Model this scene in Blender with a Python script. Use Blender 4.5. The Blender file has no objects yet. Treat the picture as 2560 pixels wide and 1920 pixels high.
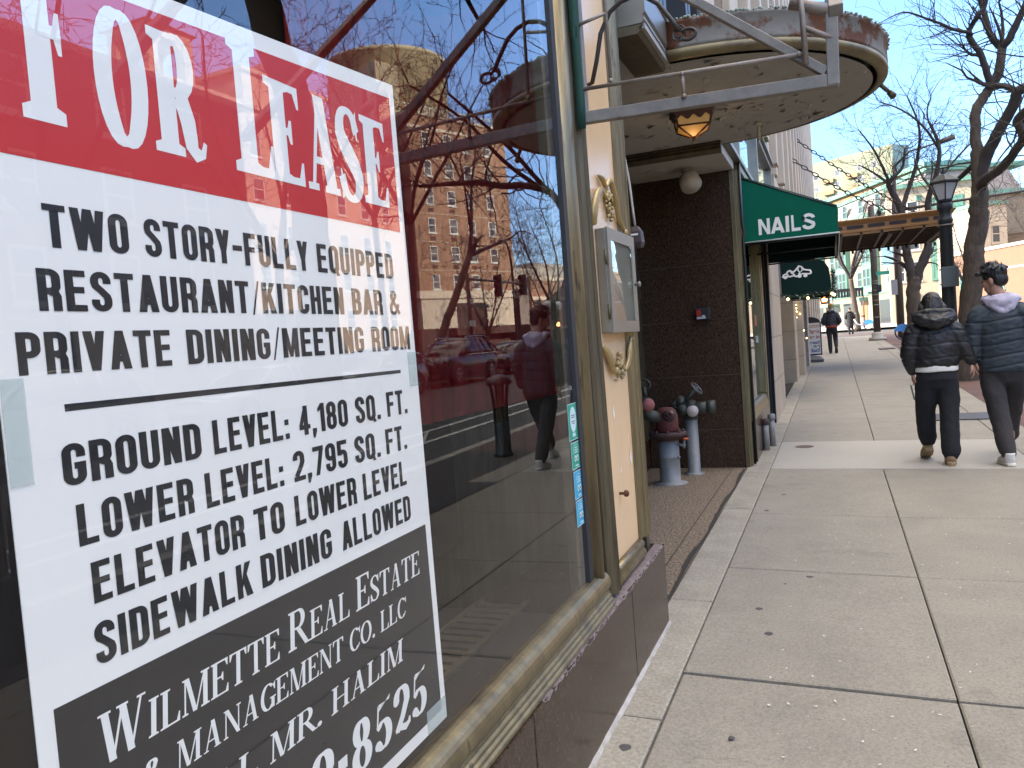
import bpy, bmesh, math, random
from math import sin, cos, pi, radians, sqrt, atan2
from mathutils import Vector, Matrix, noise
import numpy as np

S = bpy.context.scene
COL = S.collection
# ------------------------------------------------------------------ camera
cam_d = bpy.data.cameras.new('camera'); cam = bpy.data.objects.new('camera', cam_d); COL.objects.link(cam)
cam_d.sensor_width = 36.0; cam_d.lens = 1960.0 / 2560.0 * 36.0
cam_d.clip_start = 0.02; cam_d.clip_end = 3000.0
def _cam(yaw, pitch, roll, loc):
    y, p, r = radians(yaw), radians(pitch), radians(roll)
    f = Vector((-sin(y) * cos(p), cos(y) * cos(p), sin(p)))
    rt = f.cross(Vector((0, 0, 1))).normalized(); up = rt.cross(f)
    R = rt * cos(r) + up * sin(r); U = -rt * sin(r) + up * cos(r)
    m = Matrix(((R.x, U.x, -f.x), (R.y, U.y, -f.y), (R.z, U.z, -f.z))).to_4x4()
    m.translation = Vector(loc); cam.matrix_world = m
_cam(22.6, -2.89, -4.34, (0.82, 0.0, 1.42))
S.camera = cam
# ------------------------------------------------------------------ world, sun, exposure
SUN = Vector((-0.86, -0.22, 0.46)).normalized()
FILL_CLOUD = 4.4
W = bpy.data.worlds.new('World'); S.world = W; W.use_nodes = True
nt = W.node_tree; bg = nt.nodes['Background']
sky = nt.nodes.new('ShaderNodeTexSky'); sky.sky_type = 'NISHITA'; sky.sun_disc = False
sky.sun_elevation = math.asin(SUN.z); sky.sun_rotation = atan2(SUN.x, SUN.y)
sky.air_density = 0.9; sky.dust_density = 0.25; sky.ozone_density = 1.4; sky.altitude = 100
wb = nt.nodes.new('ShaderNodeMix'); wb.data_type = 'RGBA'; wb.blend_type = 'MULTIPLY'; wb.inputs['Factor'].default_value = 1.0
nt.links.new(sky.outputs[0], wb.inputs[6]); wb.inputs[7].default_value = (0.40, 0.47, 0.57, 1)   # camera white balance
# bright cloud added overhead, out of view, to light the pavement; blue sky below
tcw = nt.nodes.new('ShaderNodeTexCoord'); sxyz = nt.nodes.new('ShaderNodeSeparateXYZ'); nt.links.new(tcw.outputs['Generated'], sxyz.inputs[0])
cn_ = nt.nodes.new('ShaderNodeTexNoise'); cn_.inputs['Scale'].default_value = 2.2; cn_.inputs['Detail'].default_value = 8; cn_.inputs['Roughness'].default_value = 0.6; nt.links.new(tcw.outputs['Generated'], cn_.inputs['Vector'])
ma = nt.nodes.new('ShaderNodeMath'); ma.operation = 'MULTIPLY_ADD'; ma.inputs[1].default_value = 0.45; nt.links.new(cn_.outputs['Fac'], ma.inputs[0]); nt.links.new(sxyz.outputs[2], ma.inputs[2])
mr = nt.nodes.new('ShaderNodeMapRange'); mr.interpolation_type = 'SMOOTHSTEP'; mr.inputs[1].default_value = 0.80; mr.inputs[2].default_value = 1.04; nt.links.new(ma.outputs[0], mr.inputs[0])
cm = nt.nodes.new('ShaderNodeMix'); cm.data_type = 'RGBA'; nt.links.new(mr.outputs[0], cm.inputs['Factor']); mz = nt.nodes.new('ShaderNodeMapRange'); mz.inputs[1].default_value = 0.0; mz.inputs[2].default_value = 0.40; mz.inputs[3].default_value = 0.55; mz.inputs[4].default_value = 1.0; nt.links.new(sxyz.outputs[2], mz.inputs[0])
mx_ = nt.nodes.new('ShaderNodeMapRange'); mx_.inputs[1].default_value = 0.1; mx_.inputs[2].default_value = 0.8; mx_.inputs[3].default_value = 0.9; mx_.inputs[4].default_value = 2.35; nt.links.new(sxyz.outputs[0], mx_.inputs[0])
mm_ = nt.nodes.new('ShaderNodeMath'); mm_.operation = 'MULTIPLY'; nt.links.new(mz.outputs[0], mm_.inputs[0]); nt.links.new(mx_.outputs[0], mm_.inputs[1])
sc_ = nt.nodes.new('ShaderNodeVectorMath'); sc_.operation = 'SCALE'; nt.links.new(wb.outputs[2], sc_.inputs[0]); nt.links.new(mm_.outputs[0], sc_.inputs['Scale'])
nt.links.new(sc_.outputs[0], cm.inputs[6]); cm.inputs[7].default_value = (FILL_CLOUD * 1.06, FILL_CLOUD * 0.97, FILL_CLOUD * 0.84, 1)
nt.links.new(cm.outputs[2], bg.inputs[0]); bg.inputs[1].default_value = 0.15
sd = bpy.data.lights.new('sun', 'SUN'); so = bpy.data.objects.new('sun', sd); COL.objects.link(so)
sd.energy = 2.3; sd.angle = radians(0.5); sd.color = (1.0, 0.90, 0.76)
so.rotation_euler = (-SUN).to_track_quat('-Z', 'Y').to_euler(); so.location = (-40, -10, 40)
S.view_settings.view_transform = 'Standard'; S.view_settings.look = 'None'
S.view_settings.exposure = 3.05; S.view_settings.gamma = 1.0; S.view_settings.use_curve_mapping = False
try:
    S.cycles.max_bounces = 8; S.cycles.transparent_max_bounces = 16; S.cycles.glossy_bounces = 4
    S.cycles.caustics_reflective = False; S.cycles.caustics_refractive = False
except Exception: pass

rng = random.Random(7)
def gz(x, y):
    """height of the pavement: rises along the street, a little towards the shop fronts"""
    s = 0.0125 * max(0.0, min(y, 60.0) - 9.0)
    return s + (0.02 * max(0.0, 1 - x / 1.2) if x > -2 else 0.02)
def rz(y): return -0.17 + 0.0125 * max(0.0, min(y, 60.0) - 9.0)

# ------------------------------------------------------------------ materials
def _n(nt, t, **k):
    n = nt.nodes.new(t)
    for a, b in k.items(): setattr(n, a, b)
    return n
def M(name, col, rough=0.6, metal=0.0, col2=None, ns=8.0, amt=0.5, bump=0.0, bs=None, spec=0.5, speck=None, stretch=(1, 1, 1), detail=6.0, blotch=None, grain=None):
    m = bpy.data.materials.new(name); m.use_nodes = True; t = m.node_tree; L = t.links.new
    b = t.nodes['Principled BSDF']
    b.inputs['Roughness'].default_value = rough; b.inputs['Metallic'].default_value = metal
    b.inputs['Specular IOR Level'].default_value = spec
    tc = _n(t, 'ShaderNodeTexCoord'); mp = _n(t, 'ShaderNodeMapping'); mp.inputs['Scale'].default_value = stretch
    L(tc.outputs['Object'], mp.inputs[0])
    if col2 is None: col2 = tuple(c * 0.7 for c in col)
    nz = _n(t, 'ShaderNodeTexNoise'); nz.inputs['Scale'].default_value = ns; nz.inputs['Detail'].default_value = detail
    nz.inputs['Roughness'].default_value = 0.65
    L(mp.outputs[0], nz.inputs['Vector'])
    rp = _n(t, 'ShaderNodeValToRGB'); h = 0.5 * amt
    rp.color_ramp.elements[0].position = 0.5 - 0.28 * (1.2 - h); rp.color_ramp.elements[1].position = 0.5 + 0.28 * (1.2 - h)
    rp.color_ramp.elements[0].color = (*col2, 1); rp.color_ramp.elements[1].color = (*col, 1)
    L(nz.outputs['Fac'], rp.inputs[0]); out = rp.outputs[0]
    if blotch:   # second, larger pattern: (scale, colour, threshold)
        n2 = _n(t, 'ShaderNodeTexNoise'); n2.inputs['Scale'].default_value = blotch[0]; n2.inputs['Detail'].default_value = 8; n2.inputs['Roughness'].default_value = 0.7
        L(mp.outputs[0], n2.inputs['Vector'])
        r2 = _n(t, 'ShaderNodeValToRGB'); r2.color_ramp.elements[0].position = blotch[2]; r2.color_ramp.elements[1].position = min(1, blotch[2] + 0.07)
        L(n2.outputs['Fac'], r2.inputs[0])
        mx = _n(t, 'ShaderNodeMix', data_type='RGBA'); L(r2.outputs[0], mx.inputs['Factor']); L(out, mx.inputs[6]); mx.inputs[7].default_value = (*blotch[1], 1); out = mx.outputs[2]
    if speck:    # (scale, colour, threshold)
        v = _n(t, 'ShaderNodeTexVoronoi'); v.inputs['Scale'].default_value = speck[0]; L(tc.outputs['Object'], v.inputs['Vector'])
        r2 = _n(t, 'ShaderNodeValToRGB'); r2.color_ramp.elements[0].position = speck[2]; r2.color_ramp.elements[1].position = speck[2] + 0.04
        r2.color_ramp.elements[0].color = (1, 1, 1, 1); r2.color_ramp.elements[1].color = (0, 0, 0, 1)
        L(v.outputs['Distance'], r2.inputs[0])
        mx = _n(t, 'ShaderNodeMix', data_type='RGBA'); L(r2.outputs[0], mx.inputs['Factor']); L(out, mx.inputs[6]); mx.inputs[7].default_value = (*speck[1], 1); out = mx.outputs[2]
    if grain:    # fine speckle: (scale, low, high)
        ng = _n(t, 'ShaderNodeTexNoise'); ng.inputs['Scale'].default_value = grain[0]; ng.inputs['Detail'].default_value = 3; ng.inputs['Roughness'].default_value = 0.8; L(tc.outputs['Object'], ng.inputs['Vector'])
        gr = _n(t, 'ShaderNodeMapRange'); gr.inputs[1].default_value = 0.34; gr.inputs[2].default_value = 0.66; gr.inputs[3].default_value = grain[1]; gr.inputs[4].default_value = grain[2]; L(ng.outputs['Fac'], gr.inputs[0])
        vm = _n(t, 'ShaderNodeVectorMath', operation='SCALE'); L(out, vm.inputs[0]); L(gr.outputs[0], vm.inputs['Scale']); out = vm.outputs[0]
    L(out, b.inputs['Base Color'])
    rm = _n(t, 'ShaderNodeMapRange'); rm.inputs[3].default_value = max(0, rough - 0.12); rm.inputs[4].default_value = min(1, rough + 0.12)
    L(nz.outputs['Fac'], rm.inputs[0]); L(rm.outputs[0], b.inputs['Roughness'])
    if bump:
        nb = _n(t, 'ShaderNodeTexNoise'); nb.inputs['Scale'].default_value = bs or ns * 4; nb.inputs['Detail'].default_value = 6
        L(mp.outputs[0], nb.inputs['Vector'])
        bp = _n(t, 'ShaderNodeBump'); bp.inputs['Strength'].default_value = bump; bp.inputs['Distance'].default_value = 0.01
        L(nb.outputs['Fac'], bp.inputs['Height']); L(bp.outputs[0], b.inputs['Normal'])
    return m
def MBRICK(name, c1, c2, mortar, scale=1.0, bw=0.22, bh=0.075, ms=0.012, rough=0.85, dirt=0.35, u=(1, 1)):
    m = bpy.data.materials.new(name); m.use_nodes = True; t = m.node_tree; L = t.links.new
    b = t.nodes['Principled BSDF']; b.inputs['Roughness'].default_value = rough
    tc = _n(t, 'ShaderNodeTexCoord'); sp = _n(t, 'ShaderNodeSeparateXYZ'); L(tc.outputs['Object'], sp.inputs[0])
    ax = _n(t, 'ShaderNodeMath', operation='MULTIPLY'); ax.inputs[1].default_value = u[0]; L(sp.outputs[0], ax.inputs[0])
    ay = _n(t, 'ShaderNodeMath', operation='MULTIPLY'); ay.inputs[1].default_value = u[1]; L(sp.outputs[1], ay.inputs[0])
    ad = _n(t, 'ShaderNodeMath', operation='ADD'); L(ax.outputs[0], ad.inputs[0]); L(ay.outputs[0], ad.inputs[1])
    cb = _n(t, 'ShaderNodeCombineXYZ'); L(ad.outputs[0], cb.inputs[0]); L(sp.outputs[2], cb.inputs[1])
    br = _n(t, 'ShaderNodeTexBrick'); br.inputs['Scale'].default_value = scale
    br.inputs['Color1'].default_value = (*c1, 1); br.inputs['Color2'].default_value = (*c2, 1); br.inputs['Mortar'].default_value = (*mortar, 1)
    br.inputs['Mortar Size'].default_value = ms; br.inputs['Brick Width'].default_value = bw; br.inputs['Row Height'].default_value = bh; br.inputs['Bias'].default_value = 0.0
    L(cb.outputs[0], br.inputs['Vector'])
    nz = _n(t, 'ShaderNodeTexNoise'); nz.inputs['Scale'].default_value = 0.9; nz.inputs['Detail'].default_value = 8; nz.inputs['Roughness'].default_value = 0.7; L(tc.outputs['Object'], nz.inputs['Vector'])
    rp = _n(t, 'ShaderNodeMapRange'); rp.inputs[1].default_value = 0.3; rp.inputs[2].default_value = 0.7; rp.inputs[3].default_value = 1 - dirt; rp.inputs[4].default_value = 1.0
    L(nz.outputs['Fac'], rp.inputs[0])
    mx = _n(t, 'ShaderNodeMix', data_type='RGBA', blend_type='MULTIPLY'); mx.inputs['Factor'].default_value = 1
    L(br.outputs['Color'], mx.inputs[6]); L(rp.outputs[0], mx.inputs[7]); L(mx.outputs[2], b.inputs['Base Color'])
    bp = _n(t, 'ShaderNodeBump'); bp.inputs['Strength'].default_value = 0.35; bp.inputs['Distance'].default_value = 0.01; bp.invert = True
    L(br.outputs['Fac'], bp.inputs['Height']); L(bp.outputs[0], b.inputs['Normal'])
    return m
def MPLAIN(name, col, rough=0.5, metal=0.0, spec=0.5, coat=0.0):
    m = bpy.data.materials.new(name); m.use_nodes = True; b = m.node_tree.nodes['Principled BSDF']
    b.inputs['Base Color'].default_value = (*col, 1); b.inputs['Roughness'].default_value = rough; b.inputs['Metallic'].default_value = metal
    b.inputs['Specular IOR Level'].default_value = spec; b.inputs['Coat Weight'].default_value = coat; b.inputs['Coat Roughness'].default_value = 0.05
    return m
def MEMIT(name, col, power):
    m = bpy.data.materials.new(name); m.use_nodes = True; b = m.node_tree.nodes['Principled BSDF']
    b.inputs['Base Color'].default_value = (*col, 1); b.inputs['Emission Color'].default_value = (*col, 1); b.inputs['Emission Strength'].default_value = power
    return m
def MGLASS(name, gain=1.7, tint=(0.93, 0.96, 0.95), wob=0.0):
    """double-sided shop pane: a Fresnel mirror laid over a clear tinted sheet"""
    m = bpy.data.materials.new(name); m.use_nodes = True; t = m.node_tree; L = t.links.new
    for n in list(t.nodes): t.nodes.remove(n)
    o = _n(t, 'ShaderNodeOutputMaterial'); mix = _n(t, 'ShaderNodeMixShader'); tr = _n(t, 'ShaderNodeBsdfTransparent'); gl = _n(t, 'ShaderNodeBsdfGlossy')
    tr.inputs[0].default_value = (*tint, 1); gl.inputs['Roughness'].default_value = 0.0; gl.inputs['Color'].default_value = (1, 1, 1, 1)
    fr = _n(t, 'ShaderNodeFresnel'); fr.inputs['IOR'].default_value = 1.5
    mu = _n(t, 'ShaderNodeMath', operation='MULTIPLY', use_clamp=True); mu.inputs[1].default_value = gain; L(fr.outputs[0], mu.inputs[0])
    ge = _n(t, 'ShaderNodeNewGeometry'); inv = _n(t, 'ShaderNodeMath', operation='SUBTRACT'); inv.inputs[0].default_value = 1; L(ge.outputs['Backfacing'], inv.inputs[1])
    m2 = _n(t, 'ShaderNodeMath', operation='MULTIPLY'); L(mu.outputs[0], m2.inputs[0]); L(inv.outputs[0], m2.inputs[1])
    if wob:
        tc = _n(t, 'ShaderNodeTexCoord'); nz = _n(t, 'ShaderNodeTexNoise'); nz.inputs['Scale'].default_value = 1.5; nz.inputs['Detail'].default_value = 1; L(tc.outputs['Object'], nz.inputs['Vector'])
        bp = _n(t, 'ShaderNodeBump'); bp.inputs['Strength'].default_value = wob; bp.inputs['Distance'].default_value = 0.01
        L(nz.outputs['Fac'], bp.inputs['Height']); L(bp.outputs[0], gl.inputs['Normal'])
    L(m2.outputs[0], mix.inputs[0]); L(tr.outputs[0], mix.inputs[1]); L(gl.outputs[0], mix.inputs[2]); L(mix.outputs[0], o.inputs[0])
    return m

# ------------------------------------------------------------------ mesh builder
class MB:
    def __init__(s): s.v = []; s.f = []; s.m = []; s.sm = []; s.mi = 0; s.smooth = False
    def add(s, vs, fs, smooth=None):
        o = len(s.v); s.v += [tuple(p) for p in vs]
        for f in fs: s.f.append(tuple(i + o for i in f)); s.m.append(s.mi); s.sm.append(s.smooth if smooth is None else smooth)
        return s
    def box(s, x0, x1, y0, y1, z0, z1):
        vs = [(x, y, z) for x in (x0, x1) for y in (y0, y1) for z in (z0, z1)]
        return s.add(vs, [(0, 1, 3, 2), (4, 6, 7, 5), (0, 4, 5, 1), (2, 3, 7, 6), (0, 2, 6, 4), (1, 5, 7, 3)], False)
    def obox(s, c, ax, ay, az):
        c, ax, ay, az = Vector(c), Vector(ax), Vector(ay), Vector(az)
        vs = [c + i * ax + j * ay + k * az for i in (-1, 1) for j in (-1, 1) for k in (-1, 1)]
        f = [(0, 1, 3, 2), (4, 6, 7, 5), (0, 4, 5, 1), (2, 3, 7, 6), (0, 2, 6, 4), (1, 5, 7, 3)]
        if ax.cross(ay).dot(az) < 0: f = [q[::-1] for q in f]
        return s.add(vs, f, False)
    def bar(s, a, b, w, h, side=(0, 0, 1)):
        a, b = Vector(a), Vector(b); d = (b - a); u = Vector(side); u = (u - d.normalized() * u.dot(d.normalized())).normalized(); q = d.normalized().cross(u)
        return s.obox((a + b) / 2, d / 2, q * w / 2, u * h / 2)
    def tube(s, pts, r, n=8, cap=True, side=None, ell=1.0):
        pts = [Vector(p) for p in pts]; k = len(pts)
        if not hasattr(r, '__len__'): r = [r] * k
        vs = []; u = None
        for i, p in enumerate(pts):
            t = (pts[min(i + 1, k - 1)] - pts[max(i - 1, 0)])
            t = t.normalized() if t.length > 1e-9 else Vector((0, 0, 1))
            if u is None:
                u = Vector(side) if side is not None else (Vector((1, 0, 0)) if abs(t.x) < 0.8 else Vector((0, 1, 0)))
            u = (u - t * u.dot(t))
            u = u.normalized() if u.length > 1e-6 else t.orthogonal().normalized()
            w = t.cross(u)
            ra, rb = (r[i] if hasattr(r[i], '__len__') else (r[i], r[i] * ell))
            for j in range(n):
                a = 2 * pi * j / n; vs.append(p + u * (cos(a) * ra) + w * (sin(a) * rb))
        fs = [(i * n + j, i * n + (j + 1) % n, (i + 1) * n + (j + 1) % n, (i + 1) * n + j) for i in range(k - 1) for j in range(n)]
        if cap: fs += [tuple(range(n))[::-1], tuple((k - 1) * n + j for j in range(n))]
        return s.add(vs, fs, True)
    def lathe(s, prof, c=(0, 0, 0), n=20, axis='z'):
        vs = []
        for r, z in prof:
            for j in range(n):
                a = 2 * pi * j / n; p = (r * cos(a), r * sin(a), z)
                if axis == 'x': p = (p[2], p[0], p[1])
                elif axis == 'y': p = (p[1], p[2], p[0])
                vs.append((p[0] + c[0], p[1] + c[1], p[2] + c[2]))
        k = len(prof)
        fs = [(i * n + j, i * n + (j + 1) % n, (i + 1) * n + (j + 1) % n, (i + 1) * n + j) for i in range(k - 1) for j in range(n)]
        fs += [tuple(range(n))[::-1], tuple((k - 1) * n + j for j in range(n))]
        return s.add(vs, fs, True)
    def prism(s, poly, fn, d0, d1):
        """poly in 2-D; fn(u, v, d) -> 3-D point"""
        n = len(poly); vs = [fn(a, b, d0) for a, b in poly] + [fn(a, b, d1) for a, b in poly]
        return s.add(vs, [tuple(range(n))[::-1], tuple(range(n, 2 * n))] + [(i, (i + 1) % n, n + (i + 1) % n, n + i) for i in range(n)], False)
    def loft(s, rings, closed=True, caps=True, smooth=True):
        n = len(rings[0]); k = len(rings); vs = [p for r in rings for p in r]
        m = n if closed else n - 1
        fs = [(i * n + j, i * n + (j + 1) % n, (i + 1) * n + (j + 1) % n, (i + 1) * n + j) for i in range(k - 1) for j in range(m)]
        if caps and closed: fs += [tuple(range(n))[::-1], tuple((k - 1) * n + j for j in range(n))]
        return s.add(vs, fs, smooth)
    def sphere(s, c, r, n=12, k=8):
        r = r if hasattr(r, '__len__') else (r, r, r); vs = [(c[0], c[1], c[2] - r[2])]
        for i in range(1, k):
            a = -pi / 2 + pi * i / k
            for j in range(n):
                b = 2 * pi * j / n; vs.append((c[0] + r[0] * cos(a) * cos(b), c[1] + r[1] * cos(a) * sin(b), c[2] + r[2] * sin(a)))
        vs.append((c[0], c[1], c[2] + r[2])); T = len(vs) - 1
        fs = [(0, 1 + (j + 1) % n, 1 + j) for j in range(n)]
        for i in range(k - 2): fs += [(1 + i * n + j, 1 + i * n + (j + 1) % n, 1 + (i + 1) * n + (j + 1) % n, 1 + (i + 1) * n + j) for j in range(n)]
        fs += [(1 + (k - 2) * n + j, 1 + (k - 2) * n + (j + 1) % n, T) for j in range(n)]
        return s.add(vs, fs, True)
    def build(s, name, mats, parent=None, bevel=0.0, seg=2, fix=True):
        me = bpy.data.meshes.new(name); off = Vector((0, 0, 0)); p = parent
        while p is not None: off += p.location; p = p.parent
        me.from_pydata([(a[0] - off.x, a[1] - off.y, a[2] - off.z) for a in s.v], [], s.f)
        if not isinstance(mats, (list, tuple)): mats = [mats]
        for m in mats: me.materials.append(m)
        me.polygons.foreach_set('material_index', s.m); me.polygons.foreach_set('use_smooth', s.sm)
        if fix:
            b = bmesh.new(); b.from_mesh(me); bmesh.ops.recalc_face_normals(b, faces=b.faces); b.to_mesh(me); b.free()
        me.update()
        o = bpy.data.objects.new(name, me); COL.objects.link(o)
        if parent is not None: o.parent = parent
        if bevel:
            md = o.modifiers.new('bevel', 'BEVEL'); md.width = bevel; md.segments = seg; md.limit_method = 'ANGLE'; md.angle_limit = radians(40)
        return o
def islands(mb):
    par = list(range(len(mb.v)))
    def fd(a):
        while par[a] != a: par[a] = par[par[a]]; a = par[a]
        return a
    for f in mb.f:
        r = fd(f[0])
        for i in f[1:]: par[fd(i)] = r
    out = {}
    for f, m, sm in zip(mb.f, mb.m, mb.sm): out.setdefault(fd(f[0]), []).append((f, m, sm))
    return out
def each(mb, name, mat, parent, bevel=0.0):
    """every loose piece of the mesh becomes a part of its own"""
    os_ = []
    for fs in islands(mb).values():
        ids = sorted({i for f, _, _ in fs for i in f}); ix = {i: k for k, i in enumerate(ids)}; q = MB(); q.v = [mb.v[i] for i in ids]
        for f, m, sm in fs: q.f.append(tuple(ix[i] for i in f)); q.m.append(m); q.sm.append(sm)
        os_.append(q.build(name, mat, parent, bevel=bevel))
    return os_
def tag(o, label=None, cat=None, group=None, kind=None):
    if label: o['label'] = label
    if cat: o['category'] = cat
    if group: o['group'] = group
    if kind: o['kind'] = kind
    return o
def thing(name, label, cat, loc=(0, 0, 0), group=None):
    o = bpy.data.objects.new(name, None); COL.objects.link(o); o.location = loc; o.empty_display_size = 0.1
    return tag(o, label, cat, group)
def copy_tree(o, parent=None):
    c = o.copy(); COL.objects.link(c)
    if parent is not None: c.parent = parent
    for ch in [q for q in o.children]: copy_tree(ch, c)
    return c
def bxs(*bs):
    m = MB()
    for b in bs: m.box(*b)
    return m
def organic(mb, name, mat, parent, voxel=0.01, smooth=4, wrinkle=None):
    """fuse overlapping pieces into one continuous skin"""
    tmp = mb.build('tmp', mat, parent)
    r = tmp.modifiers.new('r', 'REMESH'); r.mode = 'VOXEL'; r.voxel_size = voxel
    if smooth:
        q = tmp.modifiers.new('s', 'SMOOTH'); q.factor = 0.5; q.iterations = smooth
    dg = bpy.context.evaluated_depsgraph_get(); me = bpy.data.meshes.new_from_object(tmp.evaluated_get(dg))
    bpy.data.objects.remove(tmp, do_unlink=True)
    me.polygons.foreach_set('use_smooth', [True] * len(me.polygons))
    if wrinkle:
        me.update(); no = [v.normal.copy() for v in me.vertices]
        for v, n_ in zip(me.vertices, no): v.co += n_ * wrinkle(v.co, n_)
    me.materials.clear(); me.materials.append(mat); me.name = name; me.update()
    o = bpy.data.objects.new(name, me); COL.objects.link(o)
    if parent is not None: o.parent = parent
    return o
def text_mesh(txt, size, fn, name, mat, parent, bold=0.0, sx=1.0, align='LEFT', d=0.0):
    c = bpy.data.curves.new('t', 'FONT'); c.body = txt; c.size = size; c.offset = bold; c.align_x = align
    o = bpy.data.objects.new('t', c); COL.objects.link(o)
    dg = bpy.context.evaluated_depsgraph_get(); me = bpy.data.meshes.new_from_object(o.evaluated_get(dg)); bpy.data.objects.remove(o, do_unlink=True)
    m = MB(); m.add([fn(v.co.x * sx, v.co.y, d) for v in me.vertices], [tuple(p.vertices) for p in me.polygons], False)
    bpy.data.meshes.remove(me)
    return m.build(name, mat, parent, fix=False)
# ------------------------------------------------------------------ lettering (drawn stroke by stroke)
def arc(cx, cy, rx, ry, a0, a1, n=10): return [(cx + rx * cos(radians(a0 + (a1 - a0) * i / n)), cy + ry * sin(radians(a0 + (a1 - a0) * i / n))) for i in range(n + 1)]
def strip(pts, w, closed=False):
    """centre line + width(s) -> left/right quads; w may be (horizontal, vertical) widths"""
    n = len(pts); P = [Vector((a, b)) for a, b in pts]; L = []; R = []
    for i in range(n):
        a = P[(i - 1) % n] if (closed or i > 0) else P[i]; b = P[(i + 1) % n] if (closed or i < n - 1) else P[i]
        d1 = (P[i] - a); d2 = (b - P[i])
        d1 = d1.normalized() if d1.length > 1e-9 else d2.normalized(); d2 = d2.normalized() if d2.length > 1e-9 else d1
        n1 = Vector((-d1.y, d1.x)); n2 = Vector((-d2.y, d2.x)); nn = (n1 + n2); nn = nn.normalized() if nn.length > 1e-6 else n1
        k = 1.0 / max(0.45, nn.dot(n1)); wi = w[min(i, len(w) - 1)] if isinstance(w, list) else w
        if isinstance(wi, tuple): ww = sqrt((wi[0] * nn.x) ** 2 + (wi[1] * nn.y) ** 2)
        else: ww = wi
        L.append(P[i] + nn * ww * 0.5 * k); R.append(P[i] - nn * ww * 0.5 * k)
    q = [[L[i], R[i], R[(i + 1) % n], L[(i + 1) % n]] for i in range(n if closed else n - 1)]
    return q
ST, HB = 0.18, 0.155      # stem and bar of the condensed sans
def sans(ch, wd=0.46, st=ST, hb=HB):
    W = wd; s = st / 2; h = hb / 2; q = []; ww = (st, hb)
    def ln(*p): q.append(strip(list(p), st))
    def hz(x0, x1, y): q.append([[Vector((x0, y + h)), Vector((x0, y - h)), Vector((x1, y - h)), Vector((x1, y + h))]])
    def vt(x, y0=0.0, y1=1.0): q.append([[Vector((x - s, y1)), Vector((x - s, y0)), Vector((x + s, y0)), Vector((x + s, y1))]])
    def cv(p, closed=False): q.append(strip(p, ww, closed))
    def poly(*p): q.append([[Vector(a) for a in p]])
    rx = (W - st) / 2; c = W / 2; ry = min(0.20, rx * 1.05)
    if ch == ' ': return 0.24, []
    if ch in 'OQ0':
        cv(arc(c, 1 - h - ry, rx, ry, 0, 180) + arc(c, h + ry, rx, ry, 180, 360), True)
        if ch == 'Q': poly((c + .0, .2), (c + .10, .24), (W + .03, -.06), (W - .12, -.08))
    elif ch in 'CG':
        cv([(W - s, 0.66), (W - s, 1 - h - ry)] + arc(c, 1 - h - ry, rx, ry, 0, 180)[1:] + arc(c, h + ry, rx, ry, 180, 360) + [(W - s, 0.34 if ch == 'C' else 0.46)])
        if ch == 'G': hz(c, W, 0.46)
    elif ch in 'S5':
        if ch == 'S': cv([(W - s, 0.70)] + arc(c, 1 - h - ry, rx, ry, 0, 180) + [(s, .72), (s + .02, .64), (c, .52), (W - s - .02, .38), (W - s, .30)] + arc(c, h + ry, rx, ry, 0, -180) + [(s, 0.30)])
        else:
            hz(s, W, 1 - h); vt(s, .48); cv([(s, .50), (s + .05, .56)] + arc(c, .38 + .06, rx, ry, 110, 0, 6) + arc(c, h + ry, rx, ry, 0, -180) + [(s, .28)])
    elif ch == 'T': vt(c, 0, 1 - hb); hz(0, W, 1 - h)
    elif ch == 'I' : W = st; vt(s)
    elif ch == '1': W = .30; vt(W - s); poly((W - st, .98), (W - st, .78), (0, .70), (0, .83))
    elif ch == 'L': vt(s); hz(st, W * .95, h)
    elif ch == 'E': vt(s); hz(st, W * .95, h); hz(st, W * .95, 1 - h); hz(st, W * .88, .52)
    elif ch == 'F': vt(s); hz(st, W * .95, 1 - h); hz(st, W * .86, .50)
    elif ch == 'H': vt(s); vt(W - s); hz(st, W - st, .52)
    elif ch == 'N': vt(s); vt(W - s); poly((0.02, 1), (st * 1.05, 1), (W - .02, 0), (W - st * 1.05, 0))
    elif ch == 'M': W = .62; vt(s); vt(W - s); poly((0.01, 1), (st * 1.1, 1), (W / 2 + .055, 0.02), (W / 2 - .055, 0.02)); poly((W - .01, 1), (W / 2 + .055, .02), (W / 2 - .055, .02), (W - st * 1.1, 1))
    elif ch == 'W':
        W = .74; t = st * .52
        for x0, x1 in ((t, W * .28), (W * .5, W * .28), (W * .5, W * .72), (W - t, W * .72)): poly((x0 - t, 1), (x1 - t, 0), (x1 + t, 0), (x0 + t, 1))
    elif ch == 'V':
        t = st * .56; W = wd * 1.08
        for x0 in (t, W - t): poly((x0 - t, 1), (W / 2 - t, 0), (W / 2 + t, 0), (x0 + t, 1))
    elif ch == 'A':
        t = st * .54; W = wd * 1.12
        for x0 in (t, W - t): poly((x0 - t, 0), (x0 + t, 0), (W / 2 + t, 1), (W / 2 - t, 1))
        hz(W * .25, W * .75, .27)
    elif ch == 'Y':
        t = st * .54; W = wd * 1.05; vt(W / 2, 0, .45)
        for x0 in (t, W - t): poly((x0 - t, 1), (W / 2 - t, .38), (W / 2 + t, .38), (x0 + t, 1))
    elif ch == 'K':
        W = wd * 1.1; vt(s); poly((W - st * 1.15, 1), (st * .9, .46), (st * .9, .26), (W, 1)); poly((W + .01, 0), (W - st * 1.15, 0), (st * 1.1, .52), (st * 1.9, .66))
    elif ch == 'U': cv([(s, 1), (s, h + ry)] + arc(c, h + ry, rx, ry, 180, 360) + [(W - s, 1)])
    elif ch == 'D': vt(s); cv([(st * .6, 1 - h)] + arc(c, 1 - h - ry, rx, ry, 85, 0) + arc(c, h + ry, rx, ry, 0, -85) + [(st * .6, h)])
    elif ch in 'PR':
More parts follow.
